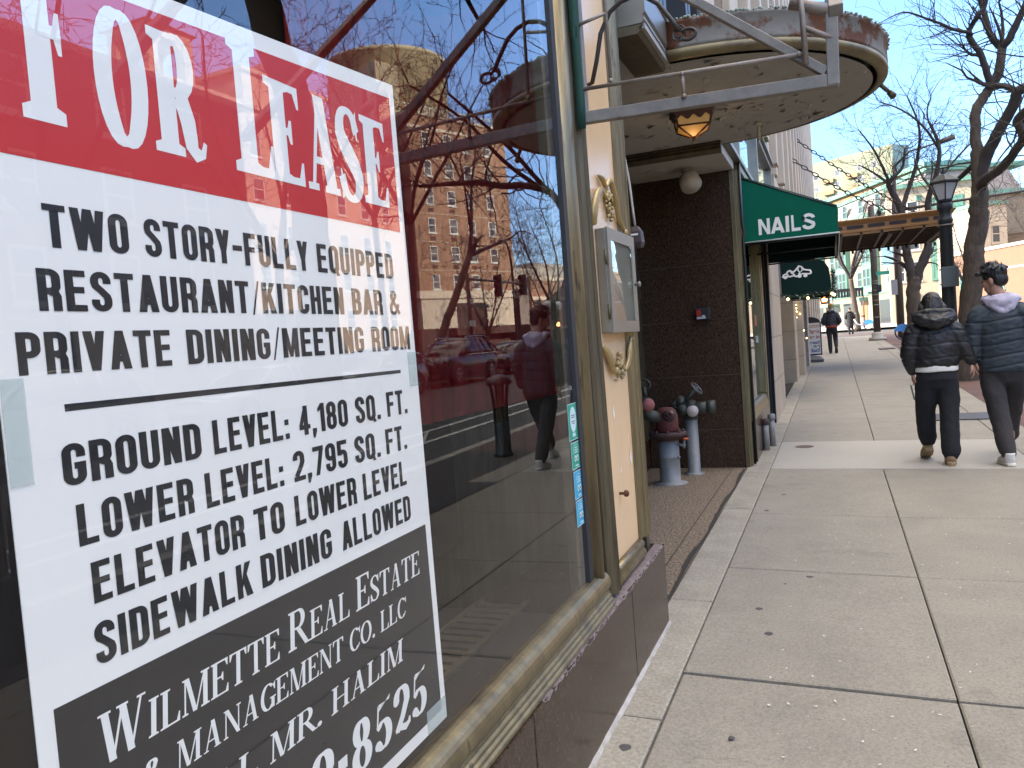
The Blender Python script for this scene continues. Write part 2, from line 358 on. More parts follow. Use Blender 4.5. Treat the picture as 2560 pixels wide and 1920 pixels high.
        vt(s); cv([(st * .6, 1 - h)] + arc(c, 1 - h - ry * .9, rx, ry * .9, 85, 0) + arc(c, .47 + ry * .9, rx, ry * .9, 0, -85) + [(st * .6, .47)])
        if ch == 'R': cv([(c, .45), (W - s - .03, .42), (W - s, .34), (W - s, 0)])
    elif ch == 'B':
        vt(s); cv([(st * .6, 1 - h)] + arc(c - .01, 1 - h - ry * .85, rx - .01, ry * .85, 85, 0) + arc(c - .01, .52 + ry * .8, rx - .01, ry * .8, 0, -85) + [(st * .6, .52)])
        cv([(st * .6, .52)] + arc(c, .52 - ry * .9, rx, ry * .9, 80, 0) + arc(c, h + ry, rx, ry, 0, -85) + [(st * .6, h)])
    elif ch == '8':
        cv(arc(c, 1 - h - ry, rx * .94, ry, 0, 180) + arc(c, .53 + ry, rx * .94, ry, 180, 360), True); cv(arc(c, .53 - ry, rx, ry, 0, 180) + arc(c, h + ry, rx, ry, 180, 360), True)
    elif ch == '9':
        cv(arc(c, 1 - h - ry, rx, ry, 0, 180) + arc(c, .46 + ry, rx, ry, 180, 360), True); cv([(W - s, .7), (W - s, h + ry)] + arc(c, h + ry, rx, ry, 0, -180) + [(s, .30)])
    elif ch == '2': cv([(s, .70)] + arc(c, 1 - h - ry, rx, ry, 180, 0) + [(W - s, .62), (W - s - .06, .48), (s + .04, .2), (s + .01, hb)]); hz(0, W, h)
    elif ch == '4': vt(W - st, 0, 1); hz(0, W, .27); poly((W - st * 1.3, 1), (0, .34), (0, .2), (.13, .3), (W - st * .9, .8))
    elif ch == '7': hz(0, W, 1 - h); poly((W - st, 1 - hb), (W, 1 - hb), (W * .55, 0), (W * .2, 0))
    elif ch == '-': W = .34; hz(0, W, .5)
    elif ch == '/': W = .30; poly((0, -.05), (.06, -.05), (W, 1.03), (W - .06, 1.03))
    elif ch == '.': W = st; vt(s, 0, .17)
    elif ch == ':': W = st; vt(s, 0, .18); vt(s, .46, .64)
    elif ch == ',': W = st; poly((0, .17), (0, 0), (.02, -.16), (.09, -.16), (st, .05), (st, .17))
    elif ch == '&':
        W = .56; u = (st * .8, hb * .85)
        q.append(strip([(W - .02, .04), (.30, .46), (.15, .70), (.15, .82)] + arc(.25, .84, .10, .10, 180, 0, 8) + [(.34, .74), (.10, .40), (.085, .26)] + arc(.24, .22, .155, .155, 180, 290, 8) + [(.42, .22), (.50, .45)], u))
    elif ch == '!': W = st; vt(s, .3, 1); vt(s, 0, .18)
    elif ch == '%': W = .5; q.append(strip(arc(.12, .78, .09, .14, 0, 360), .07)); q.append(strip(arc(.38, .2, .09, .14, 0, 360), .07)); poly((.05, 0), (.12, 0), (.45, 1), (.38, 1))
    return W, q
def serif(ch, T=0.15, t=0.05, sl=0.07, sh=0.045, wk=1.0):
    """a book-face capital: thick stems, thin bars, slab or bracket serifs"""
    q = []
    def poly(*p): q.append([[Vector(a) for a in p]])
    def stem(x, y0=0, y1=1, top=True, bot=True, w=None):
        w = w or T; poly((x - w / 2, y1), (x - w / 2, y0), (x + w / 2, y0), (x + w / 2, y1))
        for on, y, d in ((bot, y0, 1), (top, y1, -1)):
            if on: poly((x - w / 2 - sl, y), (x + w / 2 + sl, y), (x + w / 2 + sl, y + d * sh), (x + w / 2, y + d * sh * 1.35), (x - w / 2, y + d * sh * 1.35), (x - w / 2 - sl, y + d * sh))
    def hz(x0, x1, y, h=None): h = (h or t) / 2; poly((x0, y - h), (x1, y - h), (x1, y + h), (x0, y + h))
    def dia(x0, y0, x1, y1, w): poly((x0 - w / 2, y0), (x0 + w / 2, y0), (x1 + w / 2, y1), (x1 - w / 2, y1))
    def fl(x, y, w=None): w = w or T; hz(x - w / 2 - sl, x + w / 2 + sl, y + (sh / 2 if y < .5 else -sh / 2), sh)
    def wedge(x, y, d, h=.2): poly((x, y), (x, y + d * h), (x - .035, y + d * h), (x - .10, y + d * t), (x - .10, y))
    def cv(p, w, c=False): q.append(strip(p, w, c))
    x = sl + T / 2
    if ch == ' ': return .3 * wk, []
    if ch == 'I': W = 2 * sl + T; stem(W / 2)
    elif ch == 'L': W = .60; stem(x); hz(x, W, t / 2); wedge(W, 0, 1, .26)
    elif ch in 'EF':
        W = .62; stem(x); hz(x, W - .02, 1 - t / 2); wedge(W - .02, 1, -1, .22); hz(x, W - .18, .52); poly((W - .18, .40), (W - .18, .64), (W - .22, .64), (W - .26, .54), (W - .26, .50), (W - .22, .40))
        if ch == 'E': hz(x, W, t / 2); wedge(W, 0, 1, .24)
    elif ch == 'T': W = .64; stem(W / 2, top=False); hz(0, W, 1 - t / 2); wedge(W, 1, -1, .22); poly((0, 1), (0, .78), (.035, .78), (.1, 1 - t), (.1, 1))
    elif ch == 'H': W = .78; stem(x); stem(W - x); hz(x, W - x, .5)
    elif ch == 'N': W = .76; stem(sl + t / 2 + .02, w=t); stem(W - sl - t / 2 - .02, w=t, bot=False); dia(sl + .02 + t, 1, W - sl - t, 0, T)
    elif ch == 'M': W = .92; stem(sl + t / 2 + .02, w=t); stem(W - x, 0, 1); dia(sl + .1, 1, W / 2 - .02, 0, T * .9); dia(W - x - T * .2, 1, W / 2 + .01, 0, t)
    elif ch == 'A': W = .76; dia(.13, 0, W / 2 - .01, 1, t); dia(W - .17, 0, W / 2, 1, T); hz(.2, W - .22, .32); fl(.13, 0, t); fl(W - .17, 0, T * .8)
    elif ch == 'W':
        W = 1.04
        for a, b, w in ((.15, .34, T), (.52, .34, t), (.52, .72, T), (.92, .72, t)): dia(a, 1, b, 0, w)
        fl(.15, 1, T * .8); fl(.92, 1, t); fl(.52, 1, T * .7)
    elif ch == 'R':
        W = .74; stem(x); cv([(x, 1 - t / 2), (W * .45, 1 - t / 2)] + arc(W * .45, .75, .19, .23, 80, -80, 10) + [(x, .52)], [(T, t)] * 14)
        if T > .17: cv([(.36, .5), (.44, .44), (.50, .3), (.53, .12), (.60, .04), (.70, .06), (.74, .16)], [T * .75, T * .85, T * .9, T * .8, t * 1.6, t, t * .7])
        else: dia(W - .06, 0, W * .46, .52, T); fl(W - .04, 0, T * .5)
    elif ch in 'OQ': W = .76; cv(arc(W / 2, .5, W / 2 - T / 2, .5 - t / 2, 0, 360, 32)[:-1], (T, t), True)
    elif ch in 'CG':
        W = .70; cv(arc(W / 2 + .02, .5, W / 2 - T / 2, .5 - t / 2, 48, 312, 26), (T, t)); poly((W, 1), (W, .68), (W - .03, .68), (W - .13, .88), (W - .05, .94))
        if ch == 'C': poly((W - .02, .2), (W - .05, .28), (W - .16, .12), (W - .12, .06))
        else: stem(W - T / 2 - .02, 0.02, .44, bot=False)
    elif ch == 'S':
        W = .56; k = (T, t)
        p = [(W - .06, .76)] + arc(W / 2, .77, W / 2 - .08, .205, 10, 180, 10) + [(.08, .72), (.14, .62), (W / 2, .50), (W - .14, .38), (W - .07, .27)] + arc(W / 2, .23, W / 2 - .07, .205, 0, -170, 10) + [(.05, .26)]
        ws = []
        for i, (a, b) in enumerate(p):
            f = i / (len(p) - 1); ws.append((t + (T - t) * (0.55 + .45 * math.exp(-((f - .5) / .16) ** 2)), t + (T * 1.1 - t) * math.exp(-((f - .5) / .12) ** 2)))
        cv(p, ws); poly((W - .04, 1), (W - .04, .68), (W - .07, .68), (W - .14, .9)); poly((.03, 0), (.03, .33), (.06, .33), (.14, .1))
    elif ch == '.': W = .2; cv(arc(.1, .085, .045, .045, 0, 360, 12)[:-1], .09, True)
    elif ch == '-': W = .34; poly((.04, .34), (.04, .58), (.28, .58), (.28, .34))
    elif ch == '&':
        W = .78; cv([(.74, .04), (.62, .05), (.28, .60), (.22, .78)] + arc(.34, .83, .12, .13, 180, 0, 8) + [(.42, .70), (.16, .42), (.10, .26)] + arc(.30, .23, .20, .20, 180, 300, 8) + [(.56, .28), (.63, .50)], [(T, t)] * 25)
    elif ch == '8':
        W = .6; cv(arc(W / 2, .75, W / 2 - T / 2 - .05, .25 - t / 2, 0, 360, 24)[:-1], (T, t * 1.3), True); cv(arc(W / 2, .26, W / 2 - T / 2 - .01, .27 - t / 2, 0, 360, 24)[:-1], (T, t * 1.3), True)
    elif ch == '5':
        W = .56; poly((.16, 1), (.50, .96), (.53, 1.06), (.16, .86)); poly((.13, 1), (.08, .50), (.12, .50), (.17, .9))
        cv([(.10, .50)] + arc(W / 2, .32, W / 2 - T / 2, .30 - t / 2, 125, -140, 20) + [(.08, .20)], (T, t * 1.2)); cv(arc(.11, .16, .05, .05, 0, 360, 10)[:-1], .1, True)
    elif ch in '2':
        W = .56; cv([(.07, .74)] + arc(W / 2, .74, W / 2 - T / 2, .26 - t / 2, 170, 0, 12) + [(W - .10, .64), (.30, .34), (.10, .08)], (T, t * 1.3)); cv([(.06, .09), (.20, .13), (.40, .05), (.52, .10), (.54, .2)], [.07, .13, .15, .1, .05]); cv(arc(.11, .74, .05, .05, 0, 360, 10)[:-1], .1, True)
    else: W = .3
    return W, q
def layout(chars, gap, fn):
    """-> list of (x, strips) and total width"""
    x = 0; out = []
    for ch in chars:
        w, q = fn(ch); out.append((x, q)); x += w + gap
    return out, x - gap
class Lettering:
    def __init__(s, place): s.mb = MB(); s.place = place; s.k = 0
    def put(s, items, width, u0, u1, v0, v1, d, slant=0.0):
        sx = (u1 - u0) / width; hy = v1 - v0
        for x, strips in items:
            for st in strips:
                s.k += 1; dd = d + (s.k % 7) * 0.00006
                for quad in st:
                    s.mb.add([s.place(u0 + (x + p.x + slant * p.y) * sx, v0 + p.y * hy, dd) for p in quad], [tuple(range(len(quad)))], False)
        return s
def word(L, txt, ext, v0, v1, d, fn=sans, gap=0.10):
    for k, wd in enumerate(txt.split('|')):
        it, w = layout(wd, gap, fn); L.put(it, w, ext[2 * k], ext[2 * k + 1], v0, v1, d)
# ------------------------------------------------------------------ materials used by the setting
m_conc = M('concrete', (0.30, 0.268, 0.215), 0.85, col2=(0.205, 0.182, 0.148), ns=2.2, amt=0.5, bump=0.25, bs=180, speck=(60, (0.12, 0.108, 0.09), 0.13), detail=12, blotch=(1.1, (0.215, 0.193, 0.157), 0.56), grain=(70, 0.80, 1.16))
m_conc2 = M('pale_concrete', (0.35, 0.322, 0.28), 0.85, col2=(0.36, 0.33, 0.28), ns=3, bump=0.25, bs=160, speck=(110, (0.25, 0.22, 0.19), 0.12), detail=10)
m_kerbc = M('old_concrete_strip', (0.36, 0.325, 0.26), 0.9, col2=(0.22, 0.195, 0.155), ns=4, bump=0.5, bs=60, detail=12, blotch=(2.2, (0.33, 0.24, 0.14), 0.66), grain=(60, 0.78, 1.2))
m_joint = M('joint_dirt', (0.038, 0.030, 0.023), 0.95, ns=20)
m_asph = M('asphalt', (0.070, 0.068, 0.066), 0.9, col2=(0.045, 0.044, 0.043), ns=1.2, bump=0.4, bs=300, speck=(160, (0.12, 0.115, 0.11), 0.10), detail=10)
m_mark = M('road_paint', (0.62, 0.61, 0.58), 0.8, col2=(0.40, 0.39, 0.37), ns=9, detail=10)
m_paver = MBRICK('brick_pavers', (0.15, 0.075, 0.055), (0.11, 0.06, 0.05), (0.05, 0.042, 0.036), 1.0, 0.2, 0.1, 0.006)
m_aggr = M('pebble_aggregate', (0.31, 0.225, 0.145), 0.8, col2=(0.05, 0.036, 0.025), ns=62, amt=1.3, bump=1.0, bs=75, speck=(58, (0.42, 0.33, 0.22), 0.20), detail=2)
m_gran = M('polished_granite', (0.074, 0.043, 0.028), 0.22, col2=(0.024, 0.015, 0.010), ns=75, amt=1.2, speck=(190, (0.11, 0.072, 0.058), 0.15), stretch=(1, 1, 0.5), spec=0.28, detail=3, grain=(110, 0.5, 1.5))
m_gran_raw = M('granite_broken_edge', (0.26, 0.20, 0.19), 0.8, col2=(0.10, 0.075, 0.07), ns=45, bump=0.8, bs=90)
m_brass = M('weathered_bronze', (0.30, 0.24, 0.13), 0.40, 0.7, col2=(0.12, 0.098, 0.06), ns=5, amt=0.9, bump=0.12, bs=50, stretch=(3, 3, 0.35), detail=10, blotch=(5, (0.08, 0.068, 0.05), 0.60))
m_brass_d = M('tarnished_bronze', (0.15, 0.125, 0.075), 0.5, 0.7, col2=(0.07, 0.059, 0.04), ns=6, amt=0.9, bump=0.15, bs=60, stretch=(3, 3, 0.35), detail=10)
m_gold = M('gilt_moulding', (0.50, 0.37, 0.16), 0.42, 0.45, col2=(0.30, 0.22, 0.10), ns=10, amt=0.9, bump=0.2)
m_panel = M('cream_panel', (0.80, 0.55, 0.31), 0.25, col2=(0.72, 0.49, 0.27), ns=1.5, amt=0.6, detail=4, stretch=(1, 3, .6), spec=0.4)
m_rub = MPLAIN('black_gasket', (0.02, 0.02, 0.022), 0.6)
m_alum = M('galvanised_steel', (0.28, 0.255, 0.225), 0.55, 0.35, col2=(0.16, 0.145, 0.13), ns=9, bump=0.1, stretch=(2, 2, 2), detail=10, blotch=(6, (0.15, 0.115, 0.09), 0.64))
m_alum2 = M('brushed_aluminium', (0.30, 0.28, 0.235), 0.42, 0.7, col2=(0.22, 0.205, 0.17), ns=5)
m_plas = M('peeling_soffit_paint', (0.40, 0.385, 0.36), 0.85, col2=(0.33, 0.315, 0.295), ns=3, bump=0.9, bs=9, detail=10, blotch=(2.6, (0.20, 0.18, 0.155), 0.60))
m_white = M('off_white_paint', (0.52, 0.48, 0.42), 0.7, col2=(0.42, 0.39, 0.34), ns=3, bump=0.2, bs=20)
m_rust = M('rusty_zinc', (0.25, 0.235, 0.20), 0.65, 0.25, col2=(0.19, 0.18, 0.155), ns=4, bump=0.2, bs=40, detail=12, blotch=(3.0, (0.13, 0.05, 0.022), 0.515))
m_patina = M('green_patina_edge', (0.36, 0.42, 0.36), 0.9, col2=(0.22, 0.25, 0.21), ns=14, bump=1.0, bs=40)
m_lime = MBRICK('limestone_blocks', (0.46, 0.375, 0.28), (0.42, 0.345, 0.26), (0.29, 0.235, 0.175), 1.0, 1.25, 0.62, 0.010, 0.85, 0.35)
m_lime2 = M('limestone_fins', (0.54, 0.45, 0.35), 0.85, col2=(0.44, 0.365, 0.28), ns=1.5, bump=0.15, detail=10)
m_glass = MGLASS('shop_glass', 1.14, (.985, .992, .988), wob=0.012)
m_glassD = MPLAIN('dark_window_glass', (0.03, 0.034, 0.04), 0.04, 0, 0.9)
m_winsky = MPLAIN('bright_window_glass', (0.80, 0.82, 0.86), 0.04, 0.95, 1.0)
m_redwall = M('red_drape', (0.36, 0.016, 0.012), 0.9, col2=(0.27, 0.011, 0.009), ns=3, stretch=(1, 14, 0.3))
m_brownw = M('dark_wood_panel', (0.030, 0.021, 0.015), 0.75, col2=(0.018, 0.013, 0.010), ns=6, stretch=(1, 6, 1))
m_black = MPLAIN('black_paint', (0.016, 0.017, 0.019), 0.42)
m_dark = MPLAIN('dark_interior', (0.012, 0.012, 0.013), 0.9)
m_white_v = MPLAIN('white_vinyl', (0.82, 0.795, 0.735), 0.45)
m_black_v = MPLAIN('black_vinyl', (0.018, 0.018, 0.02), 0.4)

def struct(name, mb, mat, **k): return tag(mb.build(name, mat, **k), kind='structure')
# ------------------------------------------------------------------ ground
g = MB()
E = 700.0
g.add([(-E, -E, -0.9), (E, -E, -0.9), (E, E, -0.9), (-E, E, -0.9)], [(0, 1, 2, 3)])
struct('ground', g, M('bare_ground', (0.16, 0.15, 0.13), 0.95, ns=0.1), fix=False)
def sheet(xs, ys, fn):
    m = MB(); nx = len(xs)
    m.add([(x, y, fn(x, y)) for y in ys for x in xs], [(j * nx + i, j * nx + i + 1, (j + 1) * nx + i + 1, (j + 1) * nx + i) for j in range(len(ys) - 1) for i in range(nx - 1)])
    return m
ysr = [-40, -10, 0, 5, 9, 15, 20, 25, 30, 35, 40, 46, 60, 120, 300]
struct('road', sheet([3.9, 6, 9, 12, 14.3, 20, 30, 60, 120], ysr, lambda x, y: rz(y)), m_asph, fix=False)
struct('cross_street', sheet([-120, -30, 0, 3.9], [46, 50, 55, 60, 61], lambda x, y: rz(y)), m_asph, fix=False)
# pavement slabs
YJ = [-30 + 1.55 * k for k in range(21)] + [1.72, 3.17, 4.65, 6.05, 7.98, 9.75] + [9.75 + 1.62 * k for k in range(1, 22)]
YJ = sorted(set(round(y, 3) for y in YJ if y < 1.0 or y > 1.6)); YJ.append(45.6)
XJ = [0.165, 1.165, 2.42]
def slab(m, x0, x1, y0, y1, gap=0.006, dz=0.0, drop=0.012, e=0.007, zf=gz):
    x0 += gap; x1 -= gap; y0 += gap * 2.2; y1 -= gap * 2.2
    ny = max(1, int((y1 - y0) / 1.2)); vs = []
    outer = [(x0, y0), (x1, y0), (x1, y1), (x0, y1)]; inner = [(x0 + e, y0 + e), (x1 - e, y0 + e), (x1 - e, y1 - e), (x0 + e, y1 - e)]
    vs = [(x, y, zf(x, y) + dz - 0.05) for x, y in outer] + [(x, y, zf(x, y) + dz - 0.005) for x, y in outer] + [(x, y, zf(x, y) + dz) for x, y in inner]
    fs = [(8, 9, 10, 11)] + [(4 + i, 4 + (i + 1) % 4, 8 + (i + 1) % 4, 8 + i) for i in range(4)] + [(i, (i + 1) % 4, 4 + (i + 1) % 4, 4 + i) for i in range(4)]
    m.add(vs, fs, False)
sw = MB(); r2 = random.Random(3)
for a, b in zip(YJ[:-1], YJ[1:]):
    band = abs(a - 7.98) < 0.02
    sw.mi = 1 if band else 0
    dz = r2.uniform(-0.002, 0.002) + (-0.004 if abs(a - 1.72) < .02 else 0) + (0.003 if abs(a - 3.17) < .02 else 0)
    if band: slab(sw, 0.165, 2.42, a, b, 0.002, dz)
    else:
        for x0, x1 in zip(XJ[:-1], XJ[1:]): slab(sw, x0, x1, a, b, 0.0034 if x0 < 1 else 0.003, dz + r2.uniform(-.0015, .0015))
    sw.mi = 0; slab(sw, 2.42, 2.78, a, b, 0.003, dz)
struct('sidewalk', sw, [m_conc, m_conc2], fix=False)
st = MB(); yy = [-30, -12, -4, -1.2, 0.9, 2.75, 4.05, 6.2, 7.75, 9.75, 11.3, 13.1, 16, 19, 22, 26, 31, 37, 45.6]
for a, b in zip(yy[:-1], yy[1:]): slab(st, -0.06, 0.165, a, b, 0.003, r2.uniform(-.003, .001), zf=lambda x, y: gz(x, y) + 0.002)
struct('kerb_strip', st, m_kerbc, fix=False)
struct('sidewalk_bed', sheet([-2, 0, 1.2, 4.0], [-40, 0, 9, 45.9], lambda x, y: gz(x, y) - 0.035), m_joint, fix=False)
pv = sheet([2.78, 3.45], [-30, 7.4], lambda x, y: gz(x, y) - 0.001); pv.add(sheet([2.78, 3.85], [7.4, 9, 20, 45.6], lambda x, y: gz(x, y) - 0.001).v, [(0, 1, 3, 2), (2, 3, 5, 4), (4, 5, 7, 6)])
pv.add(sheet([2.42, 2.78], [3.4, 7.4], lambda x, y: gz(x, y) + 0.004).v, [(0, 1, 3, 2)])
struct('paver_strip', pv, m_paver, fix=False)
kb = MB()
for a, b in zip(ysr[:-1], ysr[1:]):
    if b <= 46: kb.loft([[(3.85, y, gz(4, y) + .002), (4.02, y, gz(4, y)), (4.06, y, rz(y) - .1), (3.85, y, rz(y) - .1)] for y in (a, b - 0.01)], smooth=False)
struct('kerb', kb, m_conc2)
struct('far_sidewalk', sheet([14.3, 17, 19.5, 24], [-40, 0, 9, 46], lambda x, y: gz(4, y)), m_conc, fix=False)
fk = MB()
for a, b in zip(ysr[:-1], ysr[1:]):
    if b <= 46: fk.loft([[(14.3, y, gz(4, y) + .004), (14.14, y, gz(4, y)), (14.12, y, rz(y) - .1), (14.3, y, rz(y) - .1)] for y in (a, b - .01)], smooth=False)
struct('far_kerb', fk, m_conc2)
struct('corner_sidewalk', sheet([-40, 0, 4, 9, 14], [61, 65, 75, 110], lambda x, y: gz(4, 61)), m_conc2, fix=False)
mk = MB()
def stripe(x0, x1, y0, y1, n=6):
    for k in range(n):
        a = y0 + (y1 - y0) * k / n; b = y0 + (y1 - y0) * (k + 1) / n
        mk.add([(x0, a, rz(a) + .005), (x1, a, rz(a) + .005), (x1, b, rz(b) + .005), (x0, b, rz(b) + .005)], [(0, 1, 2, 3)])
stripe(5.55, 5.68, -30, 45, 20); stripe(6.30, 6.45, -30, 45, 20)
for k in range(9):
    y = -4 + 5.2 * k; mk.add([(5.68, y, rz(y) + .005), (6.30, y + 1.3, rz(y + 1.3) + .005), (6.30, y + 1.45, rz(y + 1.45) + .005), (5.68, y + .15, rz(y + .15) + .005)], [(0, 1, 2, 3)])
stripe(4.0, 8.5, 46.6, 46.95, 1); stripe(-1.0, 8.5, 49.6, 49.95, 1); stripe(1.9, 2.1, 46.5, 49.6, 1)
struct('road_markings', mk, m_mark, fix=False)
cx = MB(); cx.add([(-1.5, 52.5, rz(53) + .006), (4.5, 52.5, rz(53) + .006), (4.5, 56, rz(56) + .006), (-1.5, 56, rz(56) + .006)], [(0, 1, 2, 3)])
struct('brick_crosswalk', cx, m_paver, fix=False)
# entry floor of pebble aggregate
ef = sheet([-1.6, -0.8, -0.06], [3.60, 4.0, 5, 6, 7, 8.06], lambda x, y: gz(0, y) - 0.004)
struct('entry_floor', ef, m_aggr, fix=False)
ej = MB()
for k in range(18):
    a, b = 3.62 + k * .24, 3.62 + (k + 1) * .24; x0, x1 = -0.052 - .030 * 0, -0.052
    w = .012 + .006 * sin(k * 1.7); ej.add([(-.072 - w + .012 * sin(k), a, gz(0, a) + .003), (-.058 + .006 * sin(k), a, gz(0, a) + .003), (-.058 + .006 * sin(k + 1), b, gz(0, b) + .003), (-.072 - w + .012 * sin(k + 1), b, gz(0, b) + .003)], [(0, 1, 2, 3)])
    ej.add([(-.20, a, gz(0, a) - .001), (-.193, a, gz(0, a) - .001), (-.193, b, gz(0, b) - .001), (-.20, b, gz(0, b) - .001)], [(0, 1, 2, 3)])
struct('entry_floor_joint', ej, m_joint, fix=False)
# gum spots and leaf litter: small flat things on the slabs
gum = []
for i, (x, y, r) in enumerate([(0.40, 3.98, .020), (0.47, 3.66, .022), (0.62, 4.55, .020), (0.085, 2.52, .022), (0.36, 6.75, .018), (0.27, 6.15, .018), (0.5, 4.4, .010), (0.42, 2.68, .012), (1.5, 3.5, .010), (0.9, 2.3, .009)]):
    b = MB(); n = 12; zz = gz(x, y) + .0035
    b.add([(x + r * cos(2 * pi * k / n) * r2.uniform(.8, 1.1), y + r * 1.1 * sin(2 * pi * k / n) * r2.uniform(.8, 1.1), zz) for k in range(n)] + [(x, y, zz + .0015)], [(k, (k + 1) % n, n) for k in range(n)])
    gum.append(b)
allg = MB()
for b in gum: allg.add(b.v, b.f)
tag(allg.build('trodden_gum_spots', MPLAIN('old_gum', (0.07, 0.062, 0.06), 0.8), fix=False), kind='structure')
chips = MB()
for i in range(170):
    x = r2.uniform(0.5, 2.4) ** 1.0; y = r2.uniform(1.9, 6.5); s = r2.uniform(.002, .006); a = r2.uniform(0, pi); zz = gz(x, y) + .003
    chips.add([(x + s * cos(a + k * pi / 2) * (1.8 if k % 2 else .8), y + s * sin(a + k * pi / 2) * (1.8 if k % 2 else .8), zz + .001 * (k % 2)) for k in range(4)], [(0, 1, 2, 3)])
tag(chips.build('litter_specks', MPLAIN('pale_grit', (0.62, 0.58, 0.5), 0.9), fix=False), kind='stuff')

# ------------------------------------------------------------------ the vacant restaurant: shop front
GX = -0.045
bld = thing('restaurant_building', 'vacant restaurant shop front with bronze window frames and polished brown granite base', 'building', (0, 0, 0))
pane = bxs((GX - 0.008, GX, -2.6, 2.66, 0.53, 3.0)).build('window_pane', m_glass, bld)
# round sill and reeded steps under the glass
sill = MB(); rings = []
def prof_sill(y):
    p = [(GX - .02, .42), (GX - .02, .545)] + [(GX - .003 + .044 * sin(a), .503 + .044 * cos(a)) for a in [pi * k / 12 for k in range(0, 11)]]
    for k in range(4):
        x0 = -.020 + .007 * k; z0 = .473 - .0145 * k
        p += [(x0, z0 + .004), (x0 + .006, z0), (x0 + .008, z0 - .005), (x0 + .006, z0 - .010)]
    p += [(.004, .412)]
    return [(x, y, z) for x, z in p]
sill.loft([prof_sill(y) for y in (-2.6, -1, 0, 1, 2, 2.80)], smooth=False)
sl = sill.build('sill', m_brass, bld)
gm = MB(); gm.smooth = True
def moulding(y0, y1, xb, dep, z0, z1, n=9):
    return [[(xb + dep * sin(pi * k / n), y0 + (y1 - y0) * k / n, z) for k in range(n + 1)] + [(xb - .05, y1, z), (xb - .05, y0, z)] for z in (z0, z1)]
mu = MB(); mu.loft(moulding(2.690, 2.812, -.05, .036, .50, 3.0), smooth=True); mu.build('mullion', m_brass, bld)
bxs((-.075, -.036, 2.648, 2.690, .53, 3.0), (-.09, -.0535, 2.60, 2.70, .45, 3.0)).build('gasket', m_rub, bld)
bxs((-.085, -.0535, 2.57, 2.60, .5, 3.0)).build('inner_jamb', m_brass_d, bld)
def reeded(m, y0, y1, x0, x1, z0, z1, n, lean=0.0):
    for z in (z0,):
        pts = []
        for k in range(n):
            a = y0 + (y1 - y0) * k / n; b = y0 + (y1 - y0) * (k + 1) / n; lift = (x1 - x0) * (0.35 + 0.65 * sin(pi * (k + .5) / n))
            for j in range(5): pts.append((a + (b - a) * (.06 + .88 * j / 4), x0 + lift * (.55 + .45 * sin(pi * j / 4))))
        m.loft([[(x + lean * max(0, 1 - (zz - .4) / 1.6), y, zz) for y, x in pts] + [(x0 - .05, y1, zz), (x0 - .05, y0, zz)] for zz in (z0, z0 + (z1 - z0) * .5, z1)], smooth=False)
t1 = MB(); reeded(t1, 2.820, 2.968, -.05, -.012, .435, 3.0, 4, 0.016); t1.build('trim', m_brass_d, bld)
t2 = MB(); reeded(t2, 3.425, 3.625, -.05, -.016, .50, 3.12, 5); t2.build('trim', m_brass, bld)
bxs((-.14, -.052, 3.60, 3.66, .02, 3.2)).build('corner_jamb', m_brass_d, bld)
bxs((-.12, -.047, 2.70, 3.44, .46, 3.13)).build('pilaster_panel', m_panel, bld)
psl = MB(); psl.loft([[(-.047, y, .505), (-.030, y, .503), (-.020, y, .492), (-.018, y, .480), (-.024, y, .468), (-.014, y, .455), (-.012, y, .44), (-.02, y, .425), (-.06, y, .42)] for y in (2.968, 3.425)], smooth=True); psl.build('panel_sill', m_brass, bld)
bk = MB()
for a, b in ((-2.6, -1.0), (-.995, .82), (.825, 1.92), (1.925, 3.035), (3.041, 3.69)): bk.box(-.5, .010, a, b, -.05, .411)
bo = bk.build('bulkhead', m_gran, bld, bevel=.003)
cau = MB(); rc = random.Random(8); cau.loft([[(.008, y, gz(0, y) - .01), (.008, y, gz(0, y) + .016 + rc.uniform(-.003, .003)), (.014, y, gz(0, y) + .012), (.020 + rc.uniform(-.003, .003), y, gz(0, y) + .002), (.020, y, gz(0, y) - .01)] for y in [-2.6 + .05 * k for k in range(127)]], smooth=False); cau.build('caulk_line', M('dirty_caulk', (.50, .47, .42), .8, col2=(.26, .24, .21), ns=14), bld)
eg = MB(); r3 = random.Random(5); pts = [3.045 + .0169 * k for k in range(39)]
eg.loft([[(-.03, y, .4125), (-.03, y, .418), (.004 + r3.uniform(-.004, .004), y, .418 + r3.uniform(-.002, .002)), (.0115 + r3.uniform(-.001, .0015), y, .405 + r3.uniform(-.008, .006)), (-.02, y, .402)] for y in [2.0 + .02 * k for k in range(84)]], smooth=False)
eg.build('chipped_edge', m_gran_raw, bo)
bxs((-1.9, -.14, 3.60, 3.655, .02, 3.2)).build('return_wall', m_brass_d, bld)
# window display: ledge, vent, drapes and boarded back
bxs((-1.6, -.055, -2.6, 2.56, .40, .455)).build('display_ledge', m_brownw, bld)
vt = MB()
for k in range(26): vt.box(-.46, -.30, 1.20 + k * .055, 1.235 + k * .055, .456, .464)
vt.box(-.48, -.46, 1.15, 2.66, .456, .468); vt.box(-.30, -.28, 1.15, 2.66, .456, .468); vt.build('floor_grille', M('dark_bronze_grille', (.12, .095, .06), .55, .4), bld)
rd = MB(); path_ = [(-1.0, 2.45 + 1.09 * k / 50) for k in range(51)] + [(-1.0 + .88 * k / 40, 3.55) for k in range(1, 41)]
rows = [[], []]
for k, (x, y) in enumerate(path_):
    o = .016 * sin(k * 1.3) + .006 * sin(k * .47); q = (x + o, y) if k < 51 else (x, y + o - .02)
    rows[0].append((*q, 1.07 + .11 * max(0, x + 1.0) / .65)); rows[1].append((*q, 3.05))
rd.loft(rows, closed=False, smooth=True); rd.build('red_drape', m_redwall, bld)
